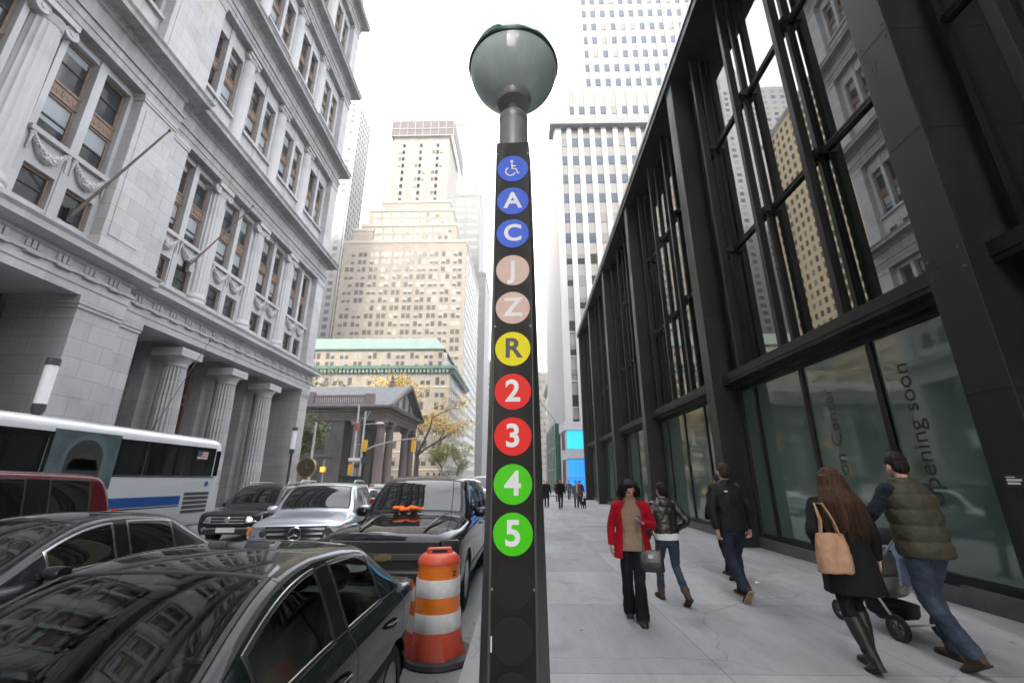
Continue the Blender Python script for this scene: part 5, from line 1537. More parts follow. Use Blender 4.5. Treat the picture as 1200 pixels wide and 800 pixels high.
def sedan(label, x, y, paint, W=1.76, H=1.42, L=4.6, rz=0.0, interior=False, trim='black', near=False, lights=True):
    t = place('parked_car' if near else 'car', label, 'car', x, y, rz)
    st = sedan_stations(W, H, L); a = L/2
    ax = [(-a + .92, .345, .315), (a - 1.0, .345, .315)]
    glass = M['tinted'] if interior else M['car_glass']
    car_shell(t, st, SED_Z, paint, ax, .31, glass, trim, 3 if near else 2)
    for (ya, r, zc) in ax:
        for sx in (-1, 1): wheel(t, sx*(W/2 - .12), ya, .315, .20, 'seven', sx)
    for sx in (-1, 1): mirror(t, sx*(W/2 - .06), -.50, .98, sx, paint if not near else M['mirror_grey'])
    for sx in (-1, 1):
        for yy, zz in ((.22,.80),(1.12,.82)):
            b = MB(); b.tube([(0,-.10,0),(sx*.025,-.07,0),(sx*.03,0,.004),(sx*.025,.07,0),(0,.10,0)], .013, 8); o = b.build('door_handle', paint, t, 60); o.location = (sx*(W/2 - .004), yy, zz)
        # lamps
        b = MB(); b.box(-.22,.16,-.02,.05,-.07,.07); o = b.build('headlamp', M['lamp_clear'], t, bevel=.03); o.location = (sx*(W/2 - .32), -a + .12, .60); o.rotation_euler = (RAD(-10),0,sx*RAD(14))
        b = MB(); b.box(-.17,.17,-.10,.03,-.10,.10); o = b.build('tail_lamp', M['lamp_red'], t, bevel=.03); o.location = (sx*(W/2 - .28), a - .105, .80); o.rotation_euler = (RAD(8),0,-sx*RAD(20))
    b = MB(); b.box(-.42,.42,-.03,.03,-.05,.05); o = b.build('grille', M['black'], t, bevel=.01); o.location = (0, -a - .03, .56)
    b = MB(); b.box(-.26,.26,-.012,.012,-.065,.065); o = b.build('number_plate', M['plate'], t); o.location = (0, a + .05, .62)
    wipers(t, [((.52,-.93,.985),(-.05,-.80,1.03)), ((-.1,-.95,.99),(-.62,-.76,1.02))])
    if interior:
        b = MB()
        for sx in (-1, 1):
            seat(b, sx*.37, .28, .34); seat(b, sx*.37, .92, .20)
        seat(b, 0, .92, .20, .4, False)
        b.build('seats', M['seat_grey'], t, 50, bevel=.035)
        b = MB(); b.box(-.74,.74,-.95,-.42,.62,.90); b.box(-.72,.72,1.42,1.80,.80,.93); b.box(-.82,.82,-.9,1.7,.26,.36); b.build('dashboard', M['plastic'], t, bevel=.04)
        b = MB()
        b.tube([(.37 + .18*math.cos(q), -.30 + .05*math.sin(q), .88 + .17*math.sin(q)) for q in [2*PI*k/20 for k in range(21)]], .014, 8); b.tube([(.37,-.5,.8),(.37,-.3,.88)], .03, 8); b.obox((.37,-.30,.88),(.3,.03,.05)); b.build('steering_wheel', M['black'], t, 60)
        b = MB(); b.ell((0,-.08,1.275),(.12,.02,.035),12,8); b.build('rear_view_mirror', M['black'], t, 60)
        b = MB(); b.box(-.80,-.775,-.6,1.2,.40,.86); b.box(.775,.80,-.6,1.2,.40,.86); b.build('door_lining', M['plastic'], t)
    return t
M['tinted'] = tinted_glass('tinted_car_glass', (0.58,0.66,0.62), 1.5)
M['seat_grey'] = pmat('grey_seat_cloth', (0.20,0.205,0.20), 0.85, var=.15, scale=6)
M['mirror_grey'] = pmat('grey_mirror', (0.20,0.205,0.21), .3, .4, .05)
P_green = car_paint('dark_green_black_paint', (0.009,0.015,0.0145), 0.0, .4, .55)
P_grey = car_paint('charcoal_paint', (0.022,0.023,0.027), 0.1, .4, .8)
P_silver = car_paint('silver_paint', (0.46,0.50,0.56), 0.55, 0.32)
P_black = car_paint('black_paint', (0.007,0.007,0.010), 0.0)
P_maroon = car_paint('maroon_paint', (0.085,0.006,0.012), 0.0)
P_white = car_paint('white_car_paint', (0.62,0.63,0.64), 0.0)
P_blackgreen = car_paint('bottle_green_paint', (0.02,0.04,0.035), 0.25)
P_taxi = car_paint('yellow_cab_paint', (0.72,0.40,0.02), 0.0)

sedan('dark green sedan in the foreground, cut off by the picture edge, beside the barrel', -1.82, 2.42, P_green, interior=True, trim='trim_dull', near=True)
# ------------------------------------------------------------------ the other vehicles
def suv_stations(W, H, L, hoodz, cowl, nose=.9, rear_rake=.16, cab=None):
    """tall two-box shape; cowl = distance of the windscreen base behind the nose"""
    h = W/2; a = L/2; yc = -a + cowl
    S = lambda y, wb, lo, zb, zt, wr=0, zr=0, bow=0: dict(y=y, wb=wb*h, lo=lo, zb=zb, zt=zt, wr=wr*h, zr=zr, bow=bow)
    rk = .62
    st = [S(-a, .86, .42, hoodz*.80, hoodz*.82, bow=-.05), S(-a + .07, .93, .30, hoodz*.86, hoodz*.90, bow=-.05), S(-a + .26, .98, .28, hoodz*.90, hoodz*.965, bow=-.03), S(-a + .7, 1.0, .28, hoodz*.93, hoodz), S(yc - .14, 1.0, .27, hoodz*.95, hoodz*1.04, bow=-.03),
          S(yc, 1.0, .27, hoodz*.955, hoodz*1.06, .88, hoodz*1.03, bow=-.06), S(yc + rk*.5, 1.0, .27, hoodz*.96, (hoodz*1.06 + H)/2 + .03, .80, (hoodz*1.03 + H)/2, bow=-.08), S(yc + rk, 1.0, .27, hoodz*.965, H - .05, .735, H - .10, bow=-.06),
          S(yc + rk + .35, 1.0, .27, hoodz*.97, H, .725, H - .055), S(yc + 1.38, 1.0, .27, hoodz*.975, H, .725, H - .05), S(yc + 1.48, 1.0, .27, hoodz*.976, H, .725, H - .05), S(yc + 2.3, 1.0, .27, hoodz*.985, H - .005, .725, H - .055), S(yc + 2.42, 1.0, .27, hoodz*.985, H - .008, .725, H - .058)]
    yr = a - rear_rake - .28
    st += [S(yr, .995, .29, hoodz*.99, H - .03, .72, H - .085, bow=.02), S(a - rear_rake - .10, .985, .32, hoodz*.99, H - .06, .71, H - .12, bow=.04), S(a - .10, .965, .36, hoodz*.99, hoodz*1.22, .80, hoodz*1.18, bow=.05), S(a, .93, .46, hoodz*.90, hoodz*.98, bow=.05)]
    return st
SUV_Z = dict(bonnet=(1,4), windscreen=(5,7), front_window=(6,9), rear_side_window=(10,11), quarter_window=(12,13), roof=(7,14), rear_window=(14,15), front_door=(5,10), rear_door=(10,12), front_bumper=(0,2), rear_bumper=(15,16))

def suv(label, x, y, paint, W, H, L, hoodz, cowl, rz=0.0, name='suv', cat='car', wr=.36, axf=.95, axr=1.0, trim='black', front=None, rack=False, glass=None, lower_dark=False, group='cars in the traffic on the avenue'):
    t = place(name, label, cat, x, y, rz, group)
    st = suv_stations(W, H, L, hoodz, cowl); a = L/2
    ax = [(-a + axf, wr + .035, wr), (a - axr, wr + .035, wr)]
    car_shell(t, st, SUV_Z, paint, ax, wr, glass, trim, 2, lower_dark)
    for (ya, r, zc) in ax:
        for sx in (-1, 1): wheel(t, sx*(W/2 - .13), ya, wr, .23, 'five', sx)
    for sx in (-1, 1):
        mirror(t, sx*(W/2 - .05), -a + cowl + .42, hoodz*1.06, sx, paint, .22, .17)
        for yy in (-a + cowl + 1.2, -a + cowl + 2.15):
            b = MB(); b.tube([(0,-.10,0),(sx*.025,-.07,0),(sx*.03,0,.004),(sx*.025,.07,0),(0,.10,0)], .014, 8); o = b.build('door_handle', M['chrome'] if trim != 'black' else paint, t, 60); o.location = (sx*(W/2 - .004), yy, hoodz*.86)
        b = MB(); b.box(-.06,.06,-.05,.03,-.22,.22); o = b.build('tail_lamp', M['lamp_red'], t, bevel=.02); o.location = (sx*(W/2 - .10), a - .06, hoodz*.98); o.rotation_euler = (0,0,-sx*RAD(25))
        if rack:
            b = MB(); yk = -a + cowl + .95; b.tube([(sx*W*.335, yk, H - .03), (sx*W*.335, yk + .12, H + .035), (sx*W*.335, a - .75, H + .03), (sx*W*.335, a - .6, H - .06)], .022, 8); b.build('roof_rail', M['alloy'], t, 60)
    zb = hoodz*1.04; yb = -a + cowl - .10
    wipers(t, [((.58, yb - .02, zb - .03), (-.02, yb + .10, zb + .085)), ((-.05, yb - .02, zb - .01), (-.62, yb + .10, zb + .06))])
    b = MB(); b.box(-.26,.26,-.012,.012,-.065,.065); o = b.build('number_plate', M['plate'], t); o.location = (0, -a - .095, .44)
    if front: front(t, a, W, hoodz)
    return t

def lamp_unit(t, sx, x, y, z, w, h, rz=14, rx=-12, amber=True):
    b = MB(); b.box(-w/2, w/2, -.04, .10, -h/2, h/2); o = b.build('headlamp', M['lamp_clear'], t, bevel=.03)
    o.location = (sx*x, y, z); o.rotation_euler = (RAD(rx), 0, sx*RAD(rz))
    b = MB()
    for k in (-.24, .2): b.lathe([(h*.36,-.050),(h*.30,-.038)], (sx*k*w, 0, 0), 18, axis='y')
    b.build('reflector', M['chrome'], o, 40)
    if amber:
        b = MB(); b.box(*sorted((sx*(w/2 - .10), sx*(w/2 + .012))), -.05, .085, -h*.2, h*.46); b.build('indicator', M['lamp_amber'], o, bevel=.015)
    return o

def star_front(t, a, W, hz):
    z = hz*.70; y = -a - .055
    poly = [(-.50, -.15), (.50, -.15), (.58, .17), (-.58, .17)]
    b = MB(); b.prism([(px, z + pz) for px, pz in poly], y - .005, y + .10, 'y'); g = b.build('grille', M['black'], t)
    b = MB()
    for zz, w_ in ((-.08, .50), (.02, .53), (.11, .56)): b.box(-w_, w_, y - .03, y - .006, z + zz - .02, z + zz + .02)
    pts = [(px, y - .018, z + pz) for px, pz in poly]; b.tube(pts + [pts[0]], .020, 8); b.build('grille_bar', M['chrome'], g)
    b = MB()
    R_ = .125; c = Vector((0, y - .045, z + .015))
    b.tube([c + Vector((R_*math.cos(q), 0, R_*math.sin(q))) for q in [2*PI*k/28 for k in range(29)]], .015, 8)
    for q in (90, 210, 330):
        d = Vector((math.cos(RAD(q)), 0, math.sin(RAD(q)))); n = Vector((-d.z, 0, d.x))
        b.add([c + n*.026 - d*.01, c - n*.026 - d*.01, c + d*R_, c + Vector((0,-.02,0))], [(0,3,2),(3,1,2),(0,1,3)])
    b.build('star_emblem', M['chrome'], t, 40)
    for sx in (-1, 1):
        lamp_unit(t, sx, W/2 - .26, -a + .075, z + .03, .46, .24, 16)
        b = MB(); b.lathe([(.07,-.03),(.06,-.01)], (sx*(W/2 - .30), -a - .03, .42), 16, axis='y'); b.build('fog_lamp', M['lamp_clear'], t, 40)
    b = MB(); b.box(-.62,.62, -a - .085, -a + .05, .30, .42); b.build('lower_grille', M['black'], t, bevel=.02)
    b = MB(); b.box(-.86,.86, -a - .02, -a + .12, .235, .30); b.build('skid_plate', M['alloy'], t, bevel=.02)

def chrome_front(t, a, W, hz):
    z = hz*.72; y = -a - .05
    b = MB(); b.box(-.48,.48, y, y + .1, z - .13, z + .10); g = b.build('grille', M['black'], t)
    b = MB()
    for zz in (-.11, -.03, .05): b.box(-.48,.48, y - .025, y - .003, z + zz, z + zz + .032)
    b.build('grille_bar', M['chrome'], g)
    b = MB(); b.lathe([(.085,-.03),(.075,-.045),(.02,-.05)], (0, y, z), 24, axis='y'); b.build('round_badge', M['chrome'], t, 40)
    for sx in (-1, 1):
        lamp_unit(t, sx, W/2 - .27, -a + .07, z + .0, .44, .22, 16, amber=False)
        b = MB(); b.lathe([(.075,-.03),(.06,-.01)], (sx*(W/2 - .34), -a - .02, .45), 16, axis='y'); b.build('fog_lamp', M['lamp_clear'], t, 40)
    b = MB(); b.box(-.66,.66, -a - .08, -a + .05, .32, .46); b.build('lower_grille', M['black'], t, bevel=.02)
    b = MB(); b.box(-.72,.72, -a - .095, -a - .06, .475, .50); b.build('bumper_strip', M['chrome'], t)

def truck_front(t, a, W, hz):
    z = hz*.70; y = -a - .075
    b = MB(); b.box(-.74,.74, y, y + .12, z - .16, z + .19); g = b.build('grille', M['black'], t, bevel=.01)
    b = MB(); b.box(-.76,.76, y - .03, y + .05, z - .035, z + .045); b.build('grille_bar', M['plastic'], g, bevel=.01)
    b = MB(); b.box(-.115,-.035, y - .045, y - .028, z - .028, z + .028); b.box(.035,.115, y - .045, y - .028, z - .028, z + .028); b.box(-.05,.05, y - .046, y - .028, z - .042, z + .042); b.build('cross_badge', M['gold_dark'], t)
    for sx in (-1, 1):
        b = MB(); b.box(-.13,.13,-.03,.16,-.19,.19); o = b.build('headlamp', M['smoked'], t, bevel=.025); o.location = (sx*(W/2 - .145), -a + .02, z + .015); o.rotation_euler = (RAD(-6),0,sx*RAD(15))
        b = MB(); b.box(-.125,.125,-.036,-.03,-.015,.0); b.build('lamp_divider', M['plastic'], o)
    b = MB(); b.box(-W/2 + .07, W/2 - .07, -a - .14, -a + .12, .42, .70); b.build('bumper_bar', M['plastic_soft'], t, bevel=.04)
    b = MB(); b.box(-.62,.62, -a - .145, -a - .135, .50, .58); b.build('lower_grille', M['black'], t)
M['gold_dark'] = pmat('dull_gold_badge', (0.30,0.22,0.10), .4, .8, .1); M['smoked'] = glass_mat('smoked_lens', (0.025,0.026,0.026), .08); M['plastic_soft'] = pmat('painted_bumper', (0.020,0.021,0.023), .35, coat=.4)

sedan('charcoal grey sedan alongside the foreground one, just ahead of the silver suv', -5.32, 4.90, P_grey, 1.80, 1.46, 4.70, RAD(-1.5), trim='trim_dull')
silver = suv('silver suv with a three-pointed star emblem on its grille', -5.02, 11.6, P_silver, 1.98, 1.78, 4.5, 1.10, 1.28, RAD(11), trim='trim_dull', front=star_front, rack=True)
dark = suv('dark grey suv with a chrome barred grille ahead of the bus', -8.95, 15.9, P_grey, 1.92, 1.72, 4.75, 1.0, 1.30, RAD(6), trim='trim_dull', front=chrome_front, rack=True)
truck = suv('black pickup truck parked behind the traffic barrel', -1.80, 9.15, P_black, 2.03, 1.92, 5.7, 1.20, 1.62, RAD(-.6), name='parked_pickup', cat='pickup truck', wr=.40, axf=.98, axr=1.15, front=truck_front)
# raised edges of its bonnet
for sx in (-1, 1):
    b = MB(); b.tube([(sx*.46,-2.62,1.165),(sx*.50,-2.0,1.235),(sx*.56,-1.35,1.285)], [.02,.035,.02], 8, flat=.5); b.build('bonnet_crease', P_black, truck, 60)
b = MB(); b.obox((.60,-1.09,1.42), (.20,.006,.09), Matrix.Rotation(RAD(-42),3,'X')); b.build('windscreen_sticker', M['plate'], truck)
b = MB(); b.tube([(.62,-1.28,1.28),(.64,-1.28,1.80)], .006, 6); b.build('aerial', M['black'], truck)
maroon = suv('maroon people carrier with dark side windows, at the left edge of the picture', -8.35, 5.85, P_maroon, 1.96, 1.98, 4.95, 1.12, 1.15, 0, name='people_carrier', cat='van', wr=.34, trim='black')
# orange safety vest on the pickup's dashboard
t = thing('safety_vest', 'orange safety vest lying on the dashboard of the black pickup', 'vest', (-1.95, 7.98, gz(8) + 1.20))
b = MB()
for k in range(8):
    b.ell((-.22 + k*.062, .03*math.sin(k*2.1), .012*math.cos(k*1.3)), (.08,.085,.040 + .012*math.sin(k*1.9)), 10, 6)
M['vest_orange'] = pmat('safety_orange', (0.95,0.16,0.01), .7, var=.15, scale=8)
remesh_obj(b, 'cloth', M['vest_orange'], .012, t, 2, (.01, 9, 9, 9, 3))

# the bus
def bus():
    L_, W_, H_ = 12.2, 2.55, 3.36
    t = place('bus', 'white and blue coach with black windows and a flag sticker, beyond the cars', 'bus', -12.85, 16.9 - L_/2, 0)
    white, blue, blk = P_white, M['bus_blue'], M['car_glass']
    a = L_/2; h = W_/2
    b = MB()
    def ring(y, s=1.0, zt=H_, zb=.36):
        P = [(h*.96, zb), (h, zb + .12), (h, 1.2), (h, 2.6), (h*.985, zt - .28), (h*.93, zt - .10), (h*.80, zt - .02), (0, zt)]
        pts = [(x*s, y, z) for x, z in P] + [(-x*s, y, z) for x, z in reversed(P[:-1])]
        return pts
    b.loft([ring(-a, .93, H_ - .2), ring(-a + .12, .985, H_ - .06), ring(-a + .5), ring(a - .35), ring(a - .10, .985, H_ - .05), ring(a, .95, H_ - .16)], cap=True)
    o = b.build('body', white, t, 50)
    md = o.modifiers.new('arch', 'BOOLEAN'); md.operation = 'DIFFERENCE'; md.solver = 'EXACT'
    cb = MB()
    for y in (-a + 2.6, a - 3.2): cb.lathe([(.62,-2),(.62,2)], (0, y, .52), 40, axis='x')
    cut = cb.build('cut', white, None); md.object = cut; bake(o); bpy.data.objects.remove(cut); o.data.shade_smooth(); o.data.set_sharp_from_angle(angle=RAD(50))
    for sx in (-1, 1):
        X = sx*h
        def side(name, y0, y1, z0, z1, m, pr=.012, par=t, bevel=0):
            q = MB(); q.box(*sorted((X - sx*.03, X + sx*pr)), y0, y1, z0, z1); return q.build(name, m, par, bevel=bevel)
        edges = [-a + .75, -a + 2.6, -a + 4.2, -a + 5.75, a - 5.05, a - 3.5, a - 1.95, a - .42]
        for k in range(len(edges) - 1):
            w = side('window', edges[k] + .012, edges[k+1] - .012, 1.98, 2.98, blk, .014)
        side('window', a - .36, a - .12, 2.0, 2.9, blk, .004)
        side('stripe', -a + .5, a - 1.72, 1.06, 1.34, blue, .004)
        side('skirt_line', -a + .5, a - 1.73, 1.00, 1.03, M['trim_dull'], .006)
        side('belt_line', -a + .4, a - .3, 1.925, 1.965, M['trim_dull'], .008)
        side('engine_door', a - 1.65, a - .30, .72, 1.50, white, .008)
        lv = MB()
        for k in range(5): lv.box(*sorted((X + sx*.009, X + sx*.016)), a - 1.58, a - .38, .76 + k*.145, .86 + k*.145)
        lv.build('louvre', M['plastic'], t)
        # advertisement wrap: a hazy arched doorway shape on teal
        w0, w1 = -a + 5.85, a - 4.5
        ad = side('advert_panel', w0, w1, 1.6, 3.06, M['advert'], .018)
        yc = (w0 + w1)/2
        def arch(hw, z0, zt, n=14): return [(yc - hw, z0), (yc + hw, z0)] + [(yc + hw*math.cos(k*PI/n), zt - hw + hw*math.sin(k*PI/n)) for k in range(n + 1)]
        q = MB(); q.prism(arch(.60, 1.62, 2.98), X + sx*.0185, X + sx*.0195, 'x'); q.build('advert_arch', M['advert_pale'], ad)
        q = MB(); q.prism(arch(.50, 1.62, 2.86), X + sx*.020, X + sx*.021, 'x'); q.build('advert_shape', M['advert_dark'], ad)
        q = MB(); q.prism([(p_[0], p_[1]) for p_ in arch(.42, 2.36, 2.50)], X + sx*.0215, X + sx*.0222, 'x'); q.build('advert_band', M['advert_brown'], ad)
        # flag sticker
        fl = MB(); y0, z0 = a - 1.35, 2.55
        for k in range(7): fl.box(*sorted((X + sx*.0145, X + sx*.0165)), y0, y0 + .52, z0 + k*.042, z0 + k*.042 + .041, 0 if k % 2 == 0 else 1)
        fl.box(*sorted((X + sx*.0165, X + sx*.018)), *((y0, y0 + .22) if sx > 0 else (y0 + .30, y0 + .52)), z0 + .125, z0 + .295, 2)
        fl.build('flag_sticker', [M['flag_red'], M['plate'], M['flag_blue']], t)
        q = MB(); q.lathe([(.09,-.01),(.09,.012)], (X, a - .6, 1.72), 20, axis='x'); q.build('round_badge', M['bus_blue'], t, 40)
        for y in (-a + 2.6, a - 3.2): wheel(t, sx*(h - .22), y, .5, .30, 'ten', sx)
    q = MB(); q.box(-1.12,1.12,-a - .03,-a + .1,1.3,2.95); q.build('windscreen', blk, t, bevel=.05)
    q = MB(); q.box(-1.1,1.1, a - .03, a + .012, 1.9, 2.9); q.build('rear_window', blk, t, bevel=.04)
    q = MB(); q.box(-h + .1, h - .1, -a + .4, a - .4, .33, .5); q.build('underbody', M['black'], t)
    for sx in (-1,1):
        q = MB(); q.box(sx*1.0 - .1, sx*1.0 + .1, a, a + .03, 1.1, 1.6); q.build('tail_lamp', M['lamp_red'], t)
M['bus_blue'] = pmat('bus_blue', (0.02,0.085,0.30), .3, coat=.5); M['advert'] = pmat('advert_teal_grey', (0.10,0.145,0.15), .3, var=.5, scale=1.3, coat=.5); M['advert_dark'] = pmat('advert_dark', (0.045,0.045,0.05), .3, coat=.4); M['advert_pale'] = pmat('advert_pale', (0.13,0.165,0.17), .3)
M['advert_brown'] = pmat('advert_brown', (0.075,0.06,0.06), .3, var=.3)
M['flag_red'] = pmat('flag_red', (0.35,0.06,0.07), .5); M['flag_blue'] = pmat('flag_blue', (0.05,0.07,0.2), .5)
bus()

# further traffic
def taxi_sign(par, m): 
    b = MB(); b.prism([(-.34,0),(.34,0),(.26,.16),(-.26,.16)], -.09, .09, 'y'); return b
t1 = sedan('white sedan with a roof sign close behind the dark grey suv', -8.2, 22.6, P_white, 1.8, 1.50, 4.9)
s1 = taxi_sign(t1, None).build('roof_sign', M['white'], t1, bevel=.02); s1.location = (0,.45,1.49)
def patrol(label, x, y, rz=0.0):
    c = sedan(label, x, y, P_white, 1.9, 1.50, 5.2, rz)
    b = MB(); b.box(-.62,.62,-.14,.14,0,.13); bar = b.build('roof_light_bar', M['white'], c, bevel=.04); bar.location = (0,.45,1.49)
    b = MB(); b.box(-.60,-.3,-.15,.15,.02,.11); b.build('red_lens', M['lamp_red'], bar); b = MB(); b.box(.3,.6,-.15,.15,.02,.11); b.build('blue_lens', M['bus_blue'], bar)
    return c
patrol('white car with a roof light bar, left of two waiting near the chapel corner', -12.1, 29.5, RAD(40))
patrol('white car with a roof light bar, right of two waiting near the chapel corner', -9.6, 30.5, RAD(25))
suv('bottle green suv with a rack close behind the black pickup', -3.2, 15.9, P_blackgreen, 1.9, 1.80, 4.7, 1.0, 1.3, RAD(2), rack=True, front=chrome_front)
suv('white van with a dark windscreen further up the avenue, next to the subway pylon', -2.2, 29.0, P_white, 2.0, 2.15, 5.2, 1.15, 1.0, 0, name='van', cat='van', wr=.35)
suv('pale silver car just behind the parked black pickup, by the kerb', -1.75, 15.6, P_silver, 1.8, 1.6, 4.6, .95, 1.3, 0)
sedan('yellow cab far up the avenue', -4.2, 40.5, P_taxi, 1.9, 1.5, 5.2)
sedan('second yellow cab farther up the avenue beside the green tree', -6.4, 56.0, P_taxi, 1.9, 1.5, 5.2)
sedan('grey saloon between the two yellow cabs', -2.4, 48.0, P_silver, 1.8, 1.45, 4.7)
suv('dark van crossing far up the avenue', -7.2, 70.0, P_black, 2.0, 2.3, 5.4, 1.1, 1.0, 0, name='van', cat='van')
# ------------------------------------------------------------------ people
def vlerp(a, b, t): return a + (b - a)*t
def path3(pts, n=5):
    """rounded polyline through joints with radii: pts = [(Vector, r)...]"""
    P = [Vector(p) for p, r in pts]; Rr = [r for p, r in pts]; out = []; rad = []
    for i in range(len(P) - 1):
        for k in range(n):
            t = k/n
            p0 = P[max(i-1,0)]; p1 = P[i]; p2 = P[i+1]; p3 = P[min(i+2, len(P)-1)]
            m1 = (p2 - p0)*.25; m2 = (p3 - p1)*.25
            h = (2*t**3 - 3*t**2 + 1)*p1 + (t**3 - 2*t**2 + t)*m1 + (-2*t**3 + 3*t**2)*p2 + (t**3 - t**2)*m2
            out.append(h); rad.append(vlerp(Rr[i], Rr[i+1], t))
    out.append(P[-1]); rad.append(Rr[-1])
    return out, rad
def limb(mb, pts, seg=12, n=5):
    a, r = path3(pts, n); mb.tube(a, r, seg)
def ring(cx, cy, z, rx, ry, n=28, e=2.3):
    out = []
    for k in range(n):
        a = 2*PI*k/n; c, s = math.cos(a), math.sin(a)
        out.append((cx + rx*math.copysign(abs(c)**(2/e), c), cy + ry*math.copysign(abs(s)**(2/e), s), z))
    return out
def open_ring(cx, cy, z, rx, ry, gap, th, n=26):
    """a C-shaped section open at the front (-y) by +-gap radians"""
    o = []; q = []
    for k in range(n):
        a = -PI/2 + gap + (2*PI - 2*gap)*k/(n - 1)
        o.append((cx + rx*math.cos(a), cy + ry*math.sin(a), z)); q.append((cx + (rx - th)*math.cos(a), cy + (ry - th)*math.sin(a), z))
    return o + list(reversed(q))
def hand(mb, w, d, n, side, curl=.5, s=1.0):
    d = Vector(d).normalized(); n = Vector(n); n = (n - d*n.dot(d)).normalized(); u = d.cross(n)*side
    w = Vector(w)
    mb.loft([[w + d*t*s + u*(ox*wd*s) + n*(oz*th*s) for ox, oz in ((1,.5),(.5,1),(-.5,1),(-1,.5),(-1,-.5),(-.5,-1),(.5,-1),(1,-.5))] for t, wd, th in ((-.02,.024,.017),(.02,.032,.016),(.06,.041,.015),(.092,.040,.012))])
    for k, (off, ln) in enumerate(((.031,.070),(.0105,.080),(-.0105,.075),(-.031,.058))):
        p = w + d*.085*s + u*off*s; a = 0.0; pts = [(w + d*.05*s + u*off*.8*s, .010*s), (p, .0095*s)]
        for j, fr in enumerate((.45,.30,.25)):
            a += curl*(1.0 if j else .7) + .06*k
            p = p + (d*math.cos(a) + n*math.sin(a))*ln*fr*s; pts.append((p, (.0090 - .0009*j)*s))
        limb(mb, pts, 8, 2)
    p = w + d*.022*s + u*.026*s
    d2 = (d*.70 + u*.62 + n*.35).normalized(); d3 = (d*.9 + u*.15 + n*.45).normalized()
    limb(mb, [(p, .013*s), (p + d2*.035*s, .0115*s), (p + d2*.035*s + d3*.03*s, .0100*s), (p + d2*.035*s + d3*.055*s, .0085*s)], 8, 2)

SKIN = {}
def skin(col):
    if col not in SKIN:
        SKIN[col] = pmat('skin', col, .5, var=.08, scale=12); 
        SKIN[col].node_tree.nodes['Principled BSDF'].inputs['Subsurface Weight'].default_value = .08
    return SKIN[col]
CLOTH = {}
def cloth(name, col, rough=.85, bump=.35, bscale=60, var=.18, coat=0, scale=7):
    k = (name, col)
    if k not in CLOTH:
        CLOTH[k] = pmat(name, col, rough, var=var, scale=scale, bump=bump, bscale=bscale, coat=coat)
        CLOTH[k].node_tree.nodes['Principled BSDF'].inputs['Specular IOR Level'].default_value = .5 if 'leather' in name else .16
    return CLOTH[k]

